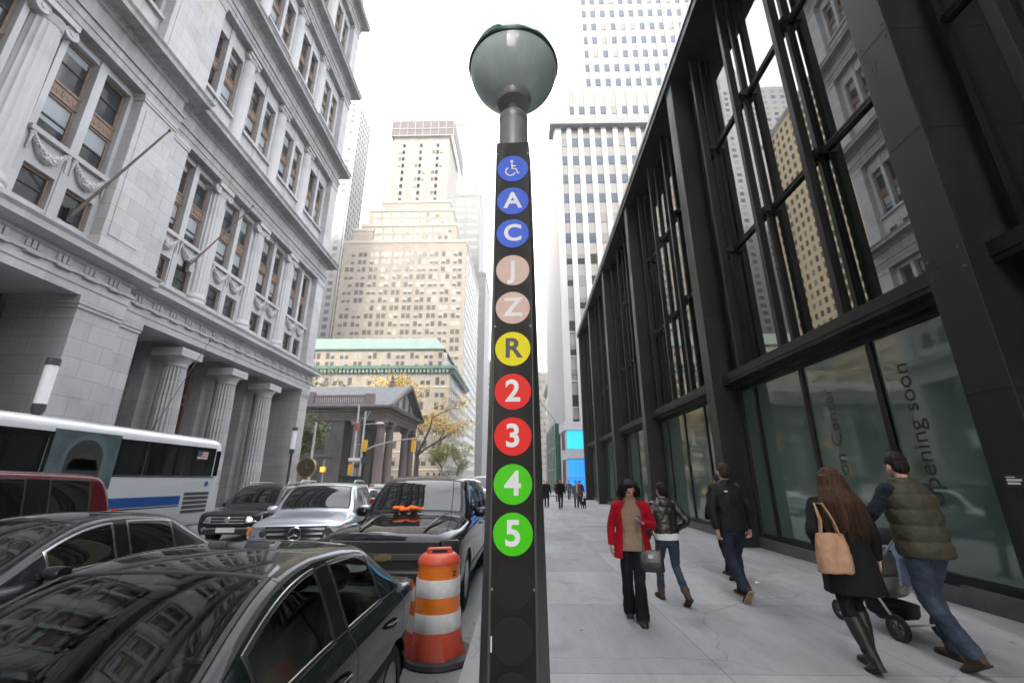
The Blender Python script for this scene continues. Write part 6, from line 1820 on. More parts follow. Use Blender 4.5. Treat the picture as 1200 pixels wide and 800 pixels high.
def person(label, x, y, rz, H, P, far=False, group=None, lift=0.0):
    """P: pose and outfit; local frame faces -y"""
    s = H/1.75; vx = .022 if far else .0085
    t = thing('person', label, 'person', (x, y, gz(y) + lift), rz, group)
    t.scale = (s*P.get('broad', 1.0), s*P.get('broad', 1.0), s)
    V = Vector
    lean = P.get('lean', 0.0)                      # forward lean of the trunk at neck height
    tw = P.get('width', 1.0)
    pel = V((0, 0, .95))
    def ax(z): return (P.get('sway', 0)*(z - .95)/.55, -lean*(z - .95)/.55)
    sh_y = ax(1.43)[1]
    legs = P['legs']; arms = P['arms']
    head = V((P.get('sway',0) + P.get('head_x', 0), ax(1.6)[1] - P.get('head_fwd', .015), 1.625 - P.get('head_drop', 0)))
    hp = P.get('head_pitch', 0.0); ht = P.get('head_turn', 0.0)
    HM = Matrix.Rotation(ht, 3, 'Z') @ Matrix.Rotation(hp, 3, 'X')
    # ---- body: one continuous surface
    b = MB()
    for (z, rx, ry) in (): pass
    tr = [(.86,.13,.095),(.93,.155,.11),(1.02,.15,.10),(1.12,.135,.095),(1.25,.155,.11),(1.36,.17,.108),(1.43,.145,.085),(1.475,.075,.062),(1.50,.055,.055)]
    b.loft([ring(ax(z)[0], ax(z)[1], z, rx*tw, ry) for z, rx, ry in tr])
    nk = V((ax(1.47)[0], ax(1.47)[1] + .005, 1.46)); limb(b, [(nk, .056), (vlerp(nk, head, .55) + V((0,.012,0)), .052), (head + V((0,.015,-.05)), .055)], 14)
    def hv(p): return head + HM @ V(p)
    b.ell(hv((0,.008,.03)), (.074,.092,.092), 20, 14, M=HM)
    b.ell(hv((0,-.022,-.048)), (.056,.062,.066), 18, 12, M=HM)
    if not far:
        b.ell(hv((0,-.088,-.022)), (.013,.020,.022), 10, 8, M=HM); b.tube([hv((0,-.080,.022)), hv((0,-.099,-.022))], [.008,.012], 8)
        b.ell(hv((0,-.078,-.062)), (.024,.012,.010), 10, 6, M=HM); b.ell(hv((0,-.068,-.098)), (.022,.018,.016), 10, 6, M=HM)
        for sx in (-1, 1):
            b.ell(hv((sx*.077,.010,-.012)), (.010,.022,.034), 10, 8, M=HM)
            b.ell(hv((sx*.030,-.078,.018)), (.022,.012,.009), 8, 6, M=HM)
    for sx, (kn, an) in zip((-1, 1), legs):
        kn, an = V(kn), V(an)
        limb(b, [(V((sx*.088, .0, .90)), .082), (vlerp(V((sx*.088,0,.9)), kn, .5), .064), (kn, .042), (vlerp(kn, an, .35), .044), (an, .034)], 12)
    for sx, (el, wr, hd, pn, curl) in zip((-1, 1), arms):
        el, wr = V(el), V(wr); sh = V((sx*.185*tw + ax(1.43)[0], sh_y, 1.415))
        limb(b, [(V((sx*.12*tw + ax(1.4)[0], sh_y, 1.40)), .05), (sh, .052), (vlerp(sh, el, .5), .043), (el, .037), (vlerp(el, wr, .4), .036), (wr, .026)], 12)
        if not far: hand(b, wr, hd, pn, -sx, curl)
        else: b.ell(wr + V(hd).normalized()*.08, (.04,.03,.08), 10, 8)
    remesh_obj(b, 'body', skin(P.get('skin', (0.46,0.28,0.20))), .0068 if not far else .02, t, 2 if not far else 1)
    if not far:
        e = MB()
        for sx in (-1, 1):
            e.ell(hv((sx*.030,-.0805,.004)), (.0125,.006,.0055), 10, 6, M=HM)
            e.tube([hv((sx*.014,-.090,.024)), hv((sx*.030,-.0905,.029)), hv((sx*.047,-.080,.024))], [.004,.0045,.003], 6)
        e.build('eyes', M['ink'], t, 60)
        e = MB(); e.tube([hv((-.022,-.0865,-.062)), hv((0,-.0905,-.060)), hv((.022,-.0865,-.062))], [.003,.0055,.003], 6); e.build('lips', cloth('lips', (0.35,0.10,0.09), .5, 0), t, 60)
    # ---- trousers or skirt
    tc = P['trousers']
    b = MB()
    wz = P.get('waist', 1.02)
    pr = [(.80,.135,.10),(.86,.172,.122),(.93,.178,.128),(1.0,.165,.115),(wz + .03,.155,.108)]
    b.loft([ring(0, .0, z, rx*P.get('hips', 1), ry*P.get('hips', 1)) for z, rx, ry in pr])
    lr = P.get('leg_r', (.098,.083,.064,.062,.058))
    for sx, (kn, an) in zip((-1, 1), legs):
        kn, an = V(kn), V(an); hip = V((sx*.090,.0,.90)); hem = an + (kn - an).normalized()*P.get('hem', -.035)
        limb(b, [(hip, lr[0]), (vlerp(hip, kn, .5), lr[1]), (kn, lr[2]), (vlerp(kn, an, .4), lr[3]), (hem, lr[4])], 16, 6)
    remesh_obj(b, 'trousers', tc, vx*1.15, t, 2, (.0095, 11, 11, 15, 1.3) if not far else None)
    # ---- shoes
    for q, (kn, an) in enumerate(legs):
        kn, an = V(kn), V(an); pt = P.get('foot_pitch', (0, 0))[q]
        FM = Matrix.Rotation(pt, 3, 'X')
        o = MB()
        def fv(p): return an + FM @ V(p)
        up = P.get('boot', 0.0)
        o.loft([[fv((cx*wd, yy, zz)) for cx, zz in ((1,-.075),(1.02,-.05),(.8,top*.7 - .02),(.4,top),(-.4,top),(-.8,top*.7 - .02),(-1.02,-.05),(-1,-.075))] for yy, wd, top in ((.075,.022,-.03),(.06,.034,.01),(.0,.038,.02),(-.06,.040,-.005),(-.12,.046,-.030),(-.165,.040,-.042),(-.195,.022,-.055))])
        lg = (kn - an).length
        if up > .2: limb(o, [(fv((0,.015,-.03)), .046), (an + V((0,0,.01)), .050), (vlerp(an, kn, .25), .058), (vlerp(an, kn, .52), .072), (vlerp(an, kn, .80), .070)], 16)
        else: o.tube([fv((0,.015,-.03)), fv((0,.01,.03)), an + (kn - an).normalized()*(.05 + up)], [.044,.047,.052 + .018*bool(up)], 14)
        sh = remesh_obj(o, 'shoe', P['shoes'], .008 if not far else .018, t, 2)
        so_ = MB(); so_.loft([[fv((cx*wd, yy, zz)) for cx, zz in ((1,-.074),(1,-.088),(-1,-.088),(-1,-.074))] for yy, wd in ((.085,.026),(.065,.038),(0,.041),(-.06,.043),(-.12,.049),(-.17,.043),(-.202,.024))])
        if P.get('heel'): so_.box(-.028,.028,.02,.075,-.105,-.088)
        so_.build('sole', P.get('sole', M['black']), sh, 40)
    # ---- upper garments
    for g in P['tops']:
        b = MB(); gn = g.get('grow', 0.0)
        zs = g.get('rings') or [(g['hem'],.175,.125),(g['hem']+.08,.172,.122),(1.08,.158,.112),(1.22,.172,.120),(1.34,.188,.120),(1.42,.165,.098),(1.465,.095,.075),(1.50,.072,.068)]
        zs = [(z, rx*tw + gn, ry + gn) for z, rx, ry in zs]
        if g.get('puff'):          # quilted: swell between the seams
            fine = []
            zmin, zmax = zs[0][0], zs[-1][0]; nq = g['puff']
            N_ = nq*8
            for k in range(N_ + 1):
                z = vlerp(zmin, zmax, k/N_)
                for i in range(len(zs) - 1):
                    if zs[i][0] <= z <= zs[i+1][0] + 1e-6:
                        f = (z - zs[i][0])/(zs[i+1][0] - zs[i][0]); rx = vlerp(zs[i][1], zs[i+1][1], f); ry = vlerp(zs[i][2], zs[i+1][2], f); break
                sw = .016*abs(math.sin(PI*k/8))**.55 if z < 1.40 else .004
                fine.append((z, rx + sw, ry + sw))
            zs = fine
        gap = g.get('open')
        if gap:
            b.loft([open_ring(ax(z)[0], ax(z)[1], z, rx, ry, gap*(1 if z < 1.38 else .8), .018) for z, rx, ry in zs])
        else:
            b.loft([ring(ax(z)[0], ax(z)[1], z, rx, ry) for z, rx, ry in zs])
        if g.get('collar'):
            b.loft([open_ring(ax(z)[0], ax(z)[1] + .004, z, r_, r_*1.0, .35, .016) for z, r_ in ((1.455,.088),(1.49,.082),(1.525,.084))])
        if g.get('hood'):
            b.ell((ax(1.4)[0], ax(1.4)[1] + .085, 1.43), (.125,.07,.085), 16, 10)
        if g.get('sleeves', True):
            for sx, (el, wr, hd, pn, curl) in zip((-1, 1), arms):
                el, wr = V(el), V(wr); sh = V((sx*.183*tw + ax(1.43)[0], sh_y, 1.405)); k = g.get('sleeve_r', 1.0)
                limb(b, [(V((sx*.11*tw + ax(1.4)[0], sh_y, 1.39)), .070), (sh, .070*k), (vlerp(sh, el, .5), .064*k), (el, .057*k), (vlerp(el, wr, .5), .052*k), (wr + (wr - el).normalized()*.004, .043*k)], 16, 6)
        remesh_obj(b, g['name'], g['m'], vx, t, g.get('smooth', 3), g.get('fold', (.012, 10, 10, 12, g['hem']*9)) if not far else None)
        if g.get('badge'):
            q = MB(); q.obox(g['badge'], (.05,.006,.018)); q.build('emblem', M['plate'], t)
    # ---- hair
    hr = P.get('hair')
    if hr:
        b = MB(); strands = []
        b.ell(hv((0,.022,.052)), (.087,.098,.090), 22, 14, M=HM)
        b.ell(hv((0,.062,-.005)), (.080,.058,.085), 18, 12, M=HM)
        if hr.get('bob'):
            for sx in (-1, 1):
                for oy in (-.03, .0, .035): strands.append([hv((sx*.055,oy,.105)), hv((sx*.098,oy,.03)), hv((sx*.108,oy + .01,-.05)), hv((sx*.10,oy + .012,-.115))])
            for sx in (-1, 1): limb(b, [(hv((sx*.055,-.03,.105)), .032), (hv((sx*.092,-.030,.03)), .030), (hv((sx*.098,-.012,-.05)), .034), (hv((sx*.085,.0,-.10)), .022)], 10)
            b.ell(hv((0,.05,-.05)), (.098,.060,.075), 16, 10, M=HM); b.ell(hv((0,-.045,.105)), (.062,.040,.025), 14, 8, M=HM)
        if hr.get('long'):
            L_ = hr['long']
            for k in range(11):
                a = RAD(-5 + 190*k/10); r0 = .085
                p0 = hv((r0*math.cos(a)*1.0, .02 + r0*math.sin(a)*.8, .05)); 
                bx, by = .15*math.cos(a), .075 + .075*math.sin(a)
                q = ax(1.3)
                HP = [p0, hv((.098*math.cos(a), .035 + .08*math.sin(a), -.05)), V((q[0] + bx*.95, head.y + by + .045, head.z - .20)), V((q[0] + bx + .012*math.sin(k*2.1), head.y + by + .055, head.z - L_*.75)), V((q[0] + bx*.85 + .02*math.sin(k*1.7), head.y + by + .05, head.z - L_ - .06*math.sin(k*2.7)))]
                strands.append(HP)
                limb(b, [(p0, .026), (hv((.098*math.cos(a), .035 + .08*math.sin(a), -.05)), .034), (V((q[0] + bx*.95, head.y + by + .045, head.z - .20)), .036), (V((q[0] + bx + .012*math.sin(k*2.1), head.y + by + .055, head.z - L_*.75)), .034), (V((q[0] + bx*.85 + .02*math.sin(k*1.7), head.y + by + .05, head.z - L_ - .04*math.sin(k*2.7))), .014)], 8)
        if hr.get('bun'): b.ell(hv((0,.105,.03)), (.045,.04,.045), 12, 8, M=HM)
        remesh_obj(b, 'hair', hr['m'], .009 if not far else .02, t, 2, (.007, 40, 40, 9, 5) if not far else None)
    if hr and strands and not far:
        b = MB(); rs = random.Random(7)
        cen = head + V((0, .05, 0))
        for HP in strands:
            for k in range(16):
                off = V((rs.gauss(0,.014), rs.gauss(0,.012), 0)); w_ = rs.uniform(0, 6)
                pts = []
                for i, p in enumerate(HP):
                    d = V((p.x - cen.x, p.y - cen.y, 0)); d = d.normalized() if d.length > 1e-4 else V((0,1,0))
                    tt = i/(len(HP) - 1)
                    pts.append((p + d*(.018 + .018*tt + rs.uniform(-.008,.010)) + off*(.4 + tt) + V((.008*math.sin(w_ + 3*tt), .006*math.cos(w_ + 4*tt), rs.uniform(-.02,.02)*tt)), .0022 if i < len(HP) - 1 else .0008))
                limb(b, pts, 4, 4)
        b.build('hair_strands', hr['m'], t, 60, fix=False)
    if P.get('scarf'):
        b = MB(); q = ax(1.48)
        b.tube([(q[0] + .085*math.cos(a), q[1] + .085*math.sin(a), 1.475 + .015*math.sin(2*a)) for a in [2*PI*k/16 for k in range(17)]], .04, 10); limb(b, [((q[0]+.03,q[1]-.1,1.46), .05), ((q[0]+.04,q[1]-.15,1.2), .06), ((q[0]+.04,q[1]-.14,1.0), .045)])
        remesh_obj(b, 'scarf', P['scarf'], .014, t, 2)
    return t

BLACK = cloth('black_wool', (0.010,0.010,0.012)); BLK2 = cloth('black_nylon', (0.012,0.012,0.014), .6, .3, 40); LEATHER = cloth('black_leather', (0.013,0.012,0.012), .38, .4, 30, coat=.2)
RED = cloth('red_wool', (0.33,0.006,0.018)); TAN = cloth('taupe_knit', (0.30,0.215,0.16), .9, .8, 90); JEAN = cloth('blue_denim', (0.036,0.050,0.076), .85, .4, 120, .45); NAVYJ = cloth('dark_denim', (0.022,0.028,0.045), .85, .4, 120, .25)
OLIVE = cloth('olive_quilted_nylon', (0.052,0.049,0.034), .6, .3, 30); NAVY = cloth('navy_knit', (0.016,0.020,0.030), .9, .6, 80)
def hair_mat(n, c): return pmat(n, c, .5, var=.55, scale=70, bump=.8, bscale=110, stretch=(1,1,.07), ior=1.3)
HBLK = hair_mat('black_hair', (0.010,0.008,0.007)); HBRN = hair_mat('dark_brown_hair', (0.035,0.021,0.014)); HAUB = hair_mat('auburn_hair', (0.062,0.032,0.018))
SH_BLK = cloth('black_shoe_leather', (0.012,0.012,0.012), .5, .1, 20); SH_BRN = cloth('brown_suede', (0.075,0.045,0.028), .8, .3, 60); SOLE_TAN = pmat('tan_rubber_sole', (0.40,0.29,0.17), .7, var=.15, scale=20); SOLE_W = pmat('white_rubber_sole', (0.6,0.6,0.58), .6)
WHITE_C = cloth('white_cotton', (0.70,0.71,0.72))

DN = (0, 0, -1)
# 1 woman in the red coat, looking at her telephone
red = person('woman in an open red coat over a taupe sweater, looking down at a phone', 1.46, 6.15, RAD(-8), 1.68, dict(
    legs=[((-.10,-.02,.50), (-.085,.17,.105)), ((.045,-.13,.50), (.05,-.12,.09))], foot_pitch=(RAD(28), 0),
    arms=[((-.27,.05,1.14), (-.285,.0,.90), (0,-.1,-1), (.6,0,0), .45), ((.285,-.03,1.15), (.13,-.25,1.20), (-.72,-.35,.22), (0,-.3,1), .75)],
    lean=.05, head_pitch=RAD(24), head_drop=.02, head_fwd=.05, head_turn=RAD(14), skin=(0.42,0.235,0.165),
    trousers=BLACK, leg_r=(.098,.085,.072,.078,.086), hem=-.055, shoes=SH_BLK, heel=True, waist=1.04,
    tops=[dict(name='sweater', m=TAN, hem=.84, sleeves=False, grow=.014, fold=(.004,10,10,10,1), rings=[(.84,.186,.142),(.95,.178,.132),(1.08,.154,.116),(1.22,.168,.128),(1.34,.172,.112),(1.42,.145,.090),(1.48,.07,.068),(1.525,.062,.064)]),
          dict(name='coat', m=RED, hem=.74, open=.66, grow=.026, sleeve_r=1.0, fold=(.0045,8,8,8,3), rings=[(.74,.235,.16),(.90,.215,.15),(1.08,.182,.13),(1.22,.188,.135),(1.34,.193,.122),(1.42,.165,.10),(1.465,.10,.08)])],
    hair=dict(m=HBLK, bob=True)))
# 2 woman in the leather jacket
person('woman in a black leather jacket and blue jeans walking away past the red coat', 2.20, 7.05, RAD(188), 1.63, dict(
    legs=[((-.085,.03,.50), (-.07,.34,.15)), ((.085,-.19,.53), (.09,-.20,.09))], foot_pitch=(RAD(38), RAD(-4)),
    arms=[((-.31,.12,1.16), (-.20,-.06,1.02), (.6,-.7,-.1), (0,0,-1), .5), ((.27,.02,1.13), (.26,-.12,.90), (0,-.4,-1), (-.6,0,0), .5)],
    lean=.04, trousers=JEAN, leg_r=(.098,.084,.062,.060,.053), hem=-.02, shoes=SH_BRN, boot=.06, hips=.98, skin=(0.45,0.27,0.19),
    tops=[dict(name='shirt', m=WHITE_C, hem=.885, sleeves=False, grow=.012, fold=(.003,10,10,10,1), rings=[(.885,.176,.128),(.96,.178,.126),(1.03,.150,.105)]), dict(name='jacket', m=LEATHER, hem=.985, collar=True, hood=True, grow=.022, fold=(.011, 13, 13, 16, 2))], hair=dict(m=HBLK, bun=True)))
# 3 tall man in the black jacket
person('tall man in a black jacket walking away, tan sole of one shoe showing', 3.30, 7.30, RAD(186), 1.93, dict(
    legs=[((-.09,-.14,.51), (-.085,-.10,.09)), ((.095,.02,.50), (.10,.31,.17))], foot_pitch=(0, RAD(48)),
    arms=[((-.29,.03,1.13), (-.30,-.06,.86), (0,-.15,-1), (.7,0,0), .55), ((.285,.05,1.13), (.275,.10,.87), (0,.1,-1), (-.7,0,0), .55)],
    lean=.02, trousers=NAVYJ, leg_r=(.100,.088,.070,.070,.066), hem=-.045, shoes=SH_BRN, sole=SOLE_TAN, skin=(0.50,0.31,0.24),
    tops=[dict(name='jacket', m=BLK2, hem=.84, collar=True, grow=.022, sleeve_r=1.1, badge=(.10,.150,1.37), fold=(.012, 10, 10, 8, 4), rings=[(.84,.180,.128),(.92,.182,.128),(1.08,.172,.122),(1.22,.180,.126),(1.34,.195,.124),(1.42,.170,.100),(1.465,.095,.075),(1.50,.072,.068)])], hair=dict(m=HBRN)))
# 4 the person half hidden in front of him
person('person in black half hidden behind the tall man in the black jacket', 3.80, 8.7, RAD(184), 1.78, dict(
    legs=[((-.09,-.16,.51), (-.085,-.22,.09)), ((.095,.05,.50), (.10,.28,.16))], foot_pitch=(0, RAD(35)),
    arms=[((-.28,.05,1.13), (-.30,-.02,.87), (0,-.15,-1), (.7,0,0), .5), ((.31,.10,1.15), (.27,-.08,.98), (-.3,-.8,-.3), (-.7,0,0), .55)],
    trousers=BLACK, shoes=SH_BLK, tops=[dict(name='jacket', m=BLACK, hem=.82, collar=True, grow=.02)], hair=dict(m=HBLK)))
# 5 woman with the tote bag
bagw = person('woman with long brown hair in a black coat, pale tote bag on her shoulder', 3.24, 4.74, RAD(180 - 8), 1.79, dict(
    legs=[((-.06,-.13,.52), (-.045,-.05,.09)), ((.10,.0,.50), (.02,.12,.11))], foot_pitch=(0, RAD(22)),
    arms=[((-.275,-.02,1.13), (-.31,-.09,.90), (-.1,-.35,-1), (.7,0,0), .6), ((.30,.08,1.15), (.22,-.06,1.03), (-.5,-.6,.1), (-.7,0,0), .6)],
    lean=.03, head_turn=RAD(6), trousers=BLACK, leg_r=(.095,.080,.060,.060,.052), hem=.05, shoes=SH_BLK, boot=.30, heel=True, skin=(0.50,0.32,0.25),
    tops=[dict(name='coat', m=BLACK, hem=.62, collar=True, grow=.020, sleeve_r=1.05, fold=(.010, 9, 9, 5, 7), rings=[(.62,.235,.175),(.75,.218,.162),(.92,.195,.142),(1.08,.172,.122),(1.22,.178,.126),(1.34,.188,.122),(1.42,.165,.10),(1.465,.095,.075),(1.50,.075,.07)])],
    hair=dict(m=HAUB, long=.50)))
# 6 man in the quilted vest
vest = person('man in an olive quilted vest and blue jeans pushing a pushchair', 4.13, 4.88, RAD(180 + 2), 1.95, dict(
    legs=[((-.105,-.17,.53), (-.12,-.08,.09)), ((.085,.0,.50), (.06,.26,.15))], foot_pitch=(0, RAD(30)),
    arms=[((-.30,-.14,1.22), (-.27,-.38,1.06), (.2,-1,-.15), (.3,0,-1), 1.0), ((.30,-.12,1.20), (.25,-.38,1.04), (-.2,-1,-.15), (-.3,0,-1), 1.0)],
    lean=.05, head_pitch=RAD(8), head_fwd=.03, trousers=JEAN, leg_r=(.102,.092,.074,.074,.070), hem=-.04, shoes=SH_BRN, sole=M['black'], skin=(0.47,0.29,0.21),
    tops=[dict(name='sweater', m=NAVY, hem=.95, grow=.004, collar=True),
          dict(name='vest', m=OLIVE, hem=.83, sleeves=False, collar=True, grow=.026, puff=5, smooth=2, fold=(.006, 22, 22, 16, 3), rings=[(.83,.178,.130),(.95,.180,.132),(1.08,.176,.128),(1.22,.184,.132),(1.34,.190,.126),(1.42,.150,.100),(1.465,.100,.080),(1.51,.084,.078)])],
    hair=dict(m=HBLK)))

# ---- what they carry
def held(name, label, cat, loc, rz=0): return thing(name, label, cat, loc, rz)
z0 = gz(6.1)
# telephone in the red-coated woman's hand (her hand is at local (.05,-.30,1.22) scaled)
def at_person(p, v): 
    bpy.context.view_layer.update()
    return p.matrix_world @ Vector(v)
q = at_person(red, (.075,-.30,1.245))
t = held('phone', 'dark mobile phone held up by the woman in the red coat', 'phone', q, RAD(-8))
b = MB(); b.obox((0,0,0), (.062,.009,.115), Matrix.Rotation(RAD(-40), 3, 'X')); b.build('case', M['black'], t, bevel=.003)
q = at_person(red, (.21,-.10,1.02))
t = held('handbag', 'black handbag hanging from the arm of the woman in the red coat', 'handbag', q, RAD(-14))
b = MB(); b.loft([ring(0,0,z,rx,ry,24,4) for z,rx,ry in ((-.40,.155,.065),(-.385,.165,.072),(-.25,.158,.065),(-.17,.150,.035),(-.155,.146,.028))]); b.build('bag', LEATHER, t, 50)
b = MB()
for yy in (-.03,.03): b.tube([(-.09,yy,-.17),(-.075,yy*.8,-.02),(-.03,yy*.4,.10),(.03,yy*.4,.10),(.075,yy*.8,-.02),(.09,yy,-.17)], .008, 8)
b.build('handle', LEATHER, t, 60)
b = MB(); b.box(-.03,.03,-.075,-.066,-.24,-.20); b.build('clasp', M['chrome'], t)
q = at_person(bagw, (.20,.17,1.02))
t = held('tote_bag', 'soft tan tote bag hanging on the shoulder of the long-haired woman', 'tote bag', q, RAD(172))
TOTE = cloth('tan_leather', (0.40,0.235,0.135), .6, .35, 30)
b = MB(); b.loft([ring(0,dy,z,rx,ry,26,3) for z,rx,ry,dy in ((-.22,.135,.055,0),(-.205,.150,.075,0),(-.10,.148,.078,.005),(.03,.140,.055,0),(.12,.128,.030,-.005),(.135,.125,.022,-.005))])
remesh_obj(b, 'bag', TOTE, .008, t, 2, (.012, 16, 16, 6, 2))
b = MB()
for yy in (-.015,.02): b.tube([(-.08,yy,.12),(-.05,yy,.25),(-.01,yy*.5-.06,.40),(.03,-.12,.40),(.06,yy,.25),(.08,yy,.12)], .009, 8)
b.build('strap', TOTE, t, 60)

# ---- pushchair
def pushchair():
    x, y = 4.36, 5.86
    t = thing('pushchair', 'grey pushchair with a pale blue blanket, pushed by the man in the vest', 'pushchair', (x, y, gz(y)), RAD(180 + 6))
    fr = M['galv']; gy = cloth('grey_canvas', (0.36,0.35,0.32), .85, .3, 60); bl = cloth('pale_blue_blanket', (0.42,0.50,0.68), .95, .6, 40); dk = cloth('dark_canvas', (0.03,0.03,0.033))
    for sx in (-1, 1):
        for yy, r in ((.36,.13),(-.42,.11)):
            w_ = thing_part('wheel', t, (sx*.27, yy, r))
            b = MB(); b.lathe([(r*.72,-.02),(r,-.022),(r,.022),(r*.72,.02)], (0,0,0), 28, axis='x', cap=False); b.build('tyre', M['rubber'], w_, 40)
            b = MB(); b.lathe([(r*.74,-.012),(r*.74,.012),(r*.6,.012),(r*.6,-.012)], (0,0,0), 28, axis='x', cap=False)
            for k in range(5):
                a = 2*PI*k/5; b.tube([(0,0,0),(0,r*.66*math.cos(a),r*.66*math.sin(a))], .010, 6)
            b.lathe([(.025,-.02),(.025,.02)], (0,0,0), 12, axis='x'); b.build('rim', M['plastic'], w_, 40)
    b = MB()
    for sx in (-1, 1):
        b.tube([(sx*.25,-.42,.14),(sx*.245,-.10,.45),(sx*.24,.30,.80),(sx*.235,.52,1.03)], .014, 8); b.tube([(sx*.26,.36,.15),(sx*.245,.14,.42),(sx*.24,-.02,.55)], .014, 8)
    b.tube([(-.26,.36,.15),(.26,.36,.15)], .010, 8); b.tube([(-.26,-.42,.12),(.26,-.42,.12)], .010, 8); b.build('frame', fr, t, 60)
    b = MB(); b.tube([(-.235,.52,1.03),(-.20,.56,1.065),(.20,.56,1.065),(.235,.52,1.03)], .018, 10); b.build('handlebar', M['black'], t, 60)
    b = MB(); b.loft([ring(0,cy,z,rx,ry,24,4) for z,rx,ry,cy in ((.36,.17,.20,-.08),(.42,.215,.26,-.06),(.56,.225,.27,-.02),(.60,.22,.265,-.01))]); remesh_obj(b, 'seat', gy, .012, t, 2, (.008,12,12,12,1))
    b = MB(); b.obox((0,.22,.74), (.40,.05,.46), Matrix.Rotation(RAD(-22),3,'X')); b.build('backrest', gy, t, bevel=.02)
    b = MB(); b.loft([ring(0,cy,z,rx,ry,24,4) for z,rx,ry,cy in ((.17,.17,.20,.05),(.20,.19,.22,.05),(.31,.20,.23,.05))]); b.build('basket', dk, t, 50)
    b = MB()
    rings = []
    for k in range(7):
        a = RAD(-15 + k*22); rings.append([(.24*math.cos(q), .12 + .30*math.cos(a)*(math.sin(q))*1.0*.9 - .03, .80 + .27*math.sin(q)*math.sin(a + .35) + .06) for q in [PI*j/14 for j in range(15)]])
    b.loft(rings, cap=False, closed=False); o = b.build('canopy', dk, t, 60, fix=False); md = o.modifiers.new('s','SOLIDIFY'); md.thickness = .012
    b = MB(); rr = random.Random(2)
    for k in range(9): b.ell((-.16 + .04*k, -.05 + .10*math.sin(k*.7), .70 + .05*math.cos(k)), (.075,.17,.07), 10, 8)
    for k in range(5): b.tube([(-.19,.16 - .05*k,.78),(-.235,.17 - .06*k,.62),(-.245,.18 - .07*k,.50 + .02*k)], [.045,.04,.03], 8)
    for k in range(6): b.ell((-.12 + .05*k, .25, .93 + .015*math.sin(k*2)), (.06,.09,.05), 10, 8)
    for k in range(7): b.tube([(.16 - .045*k,.40 + .01*math.sin(k*2),.98),(.17 - .045*k,.47 + .012*math.sin(k*1.3),.84),(.17 - .04*k,.46,.70),(.165 - .035*k,.43 + .01*math.sin(k),.56 + .025*math.sin(k*1.9))], [.03,.034,.034,.02], 8)
    remesh_obj(b, 'blanket', bl, .012, t, 2, (.012, 12, 12, 12, 3))
    q = MB(); q.ell((0,-.02,.86),(.075,.08,.09),14,10); q.build('child_head', skin((0.52,0.33,0.26)), t, 180)
    return t
pushchair()

# ---- people far along the pavement
def walk(ph, w=.0): 
    return [((-.09,-.10*ph - .06,.51), (-.085,-.20*ph + .02,.10)), ((.09,.08*ph - .06,.51), (.085,.24*ph + .02,.12))]
SWING = [((-.26,.06,1.13), (-.27,.0,.87), (0,-.2,-1), (.7,0,0), .5), ((.26,-.02,1.13), (.27,-.10,.87), (0,-.2,-1), (-.7,0,0), .5)]
GREY_C = cloth('grey_cloth', (0.11,0.11,0.115)); BROWN_C = cloth('brown_cloth', (0.09,0.06,0.045)); CREAM_C = cloth('cream_knit', (0.42,0.36,0.27)); MAR_C = cloth('dark_red_cloth', (0.12,0.02,0.02)); HGREY = cloth('grey_hair', (0.55,0.54,0.52), .6)
def far_person(label, x, y, rz, H, tr, top, hair, hem=.82, ph=1.0, **k):
    P = dict(legs=walk(ph), arms=SWING, trousers=tr, shoes=SH_BLK, tops=[dict(name='coat', m=top, hem=hem, grow=.02)], hair=dict(m=hair)); P.update(k)
    return person(label, x, y, rz, H, P, True, 'people far along the pavement')
far_person('man in a black jacket and jeans walking towards us, far along the pavement', 2.55, 29.0, 0, 1.82, NAVYJ, BLACK, HBRN)
far_person('white-haired person in black close behind the far man in jeans', 1.75, 30.6, 0, 1.78, BLACK, BLACK, HGREY, .60, -.8)
far_person('woman with a cream scarf, grey skirt and boots walking a black dog', 3.70, 30.2, 0, 1.70, BLACK, GREY_C, HBRN, .62, -.7, scarf=CREAM_C)
far_person('person in a dark red coat beside the furthest dark column', 4.55, 34.5, RAD(10), 1.72, BLACK, MAR_C, HBLK, .55, .7)
far_person('stout figure in black seen just past the edge of the subway pylon', 1.05, 29.6, RAD(180), 1.70, BLACK, BLACK, HBLK, .8, .6)
far_person('person in brown among the distant walkers under the blue panels', 3.15, 39.0, RAD(180), 1.75, NAVYJ, BROWN_C, HBLK, .8, .9)
far_person('person in white trousers among the distant walkers', 3.65, 41.0, RAD(180), 1.72, WHITE_C, BLACK, HBLK, .85, -.9)
far_person('person in a grey coat among the distant walkers', 4.6, 43.0, 0, 1.76, BLACK, GREY_C, HBLK, .7, .8)
far_person('person in black among the distant walkers, on their left', 2.2, 42.0, 0, 1.74, BLACK, BLACK, HBLK, .7, -.8)
far_person('person in dark blue among the distant walkers, on their right', 5.2, 40.0, RAD(180), 1.75, NAVYJ, NAVY, HBRN, .8, 1.0)

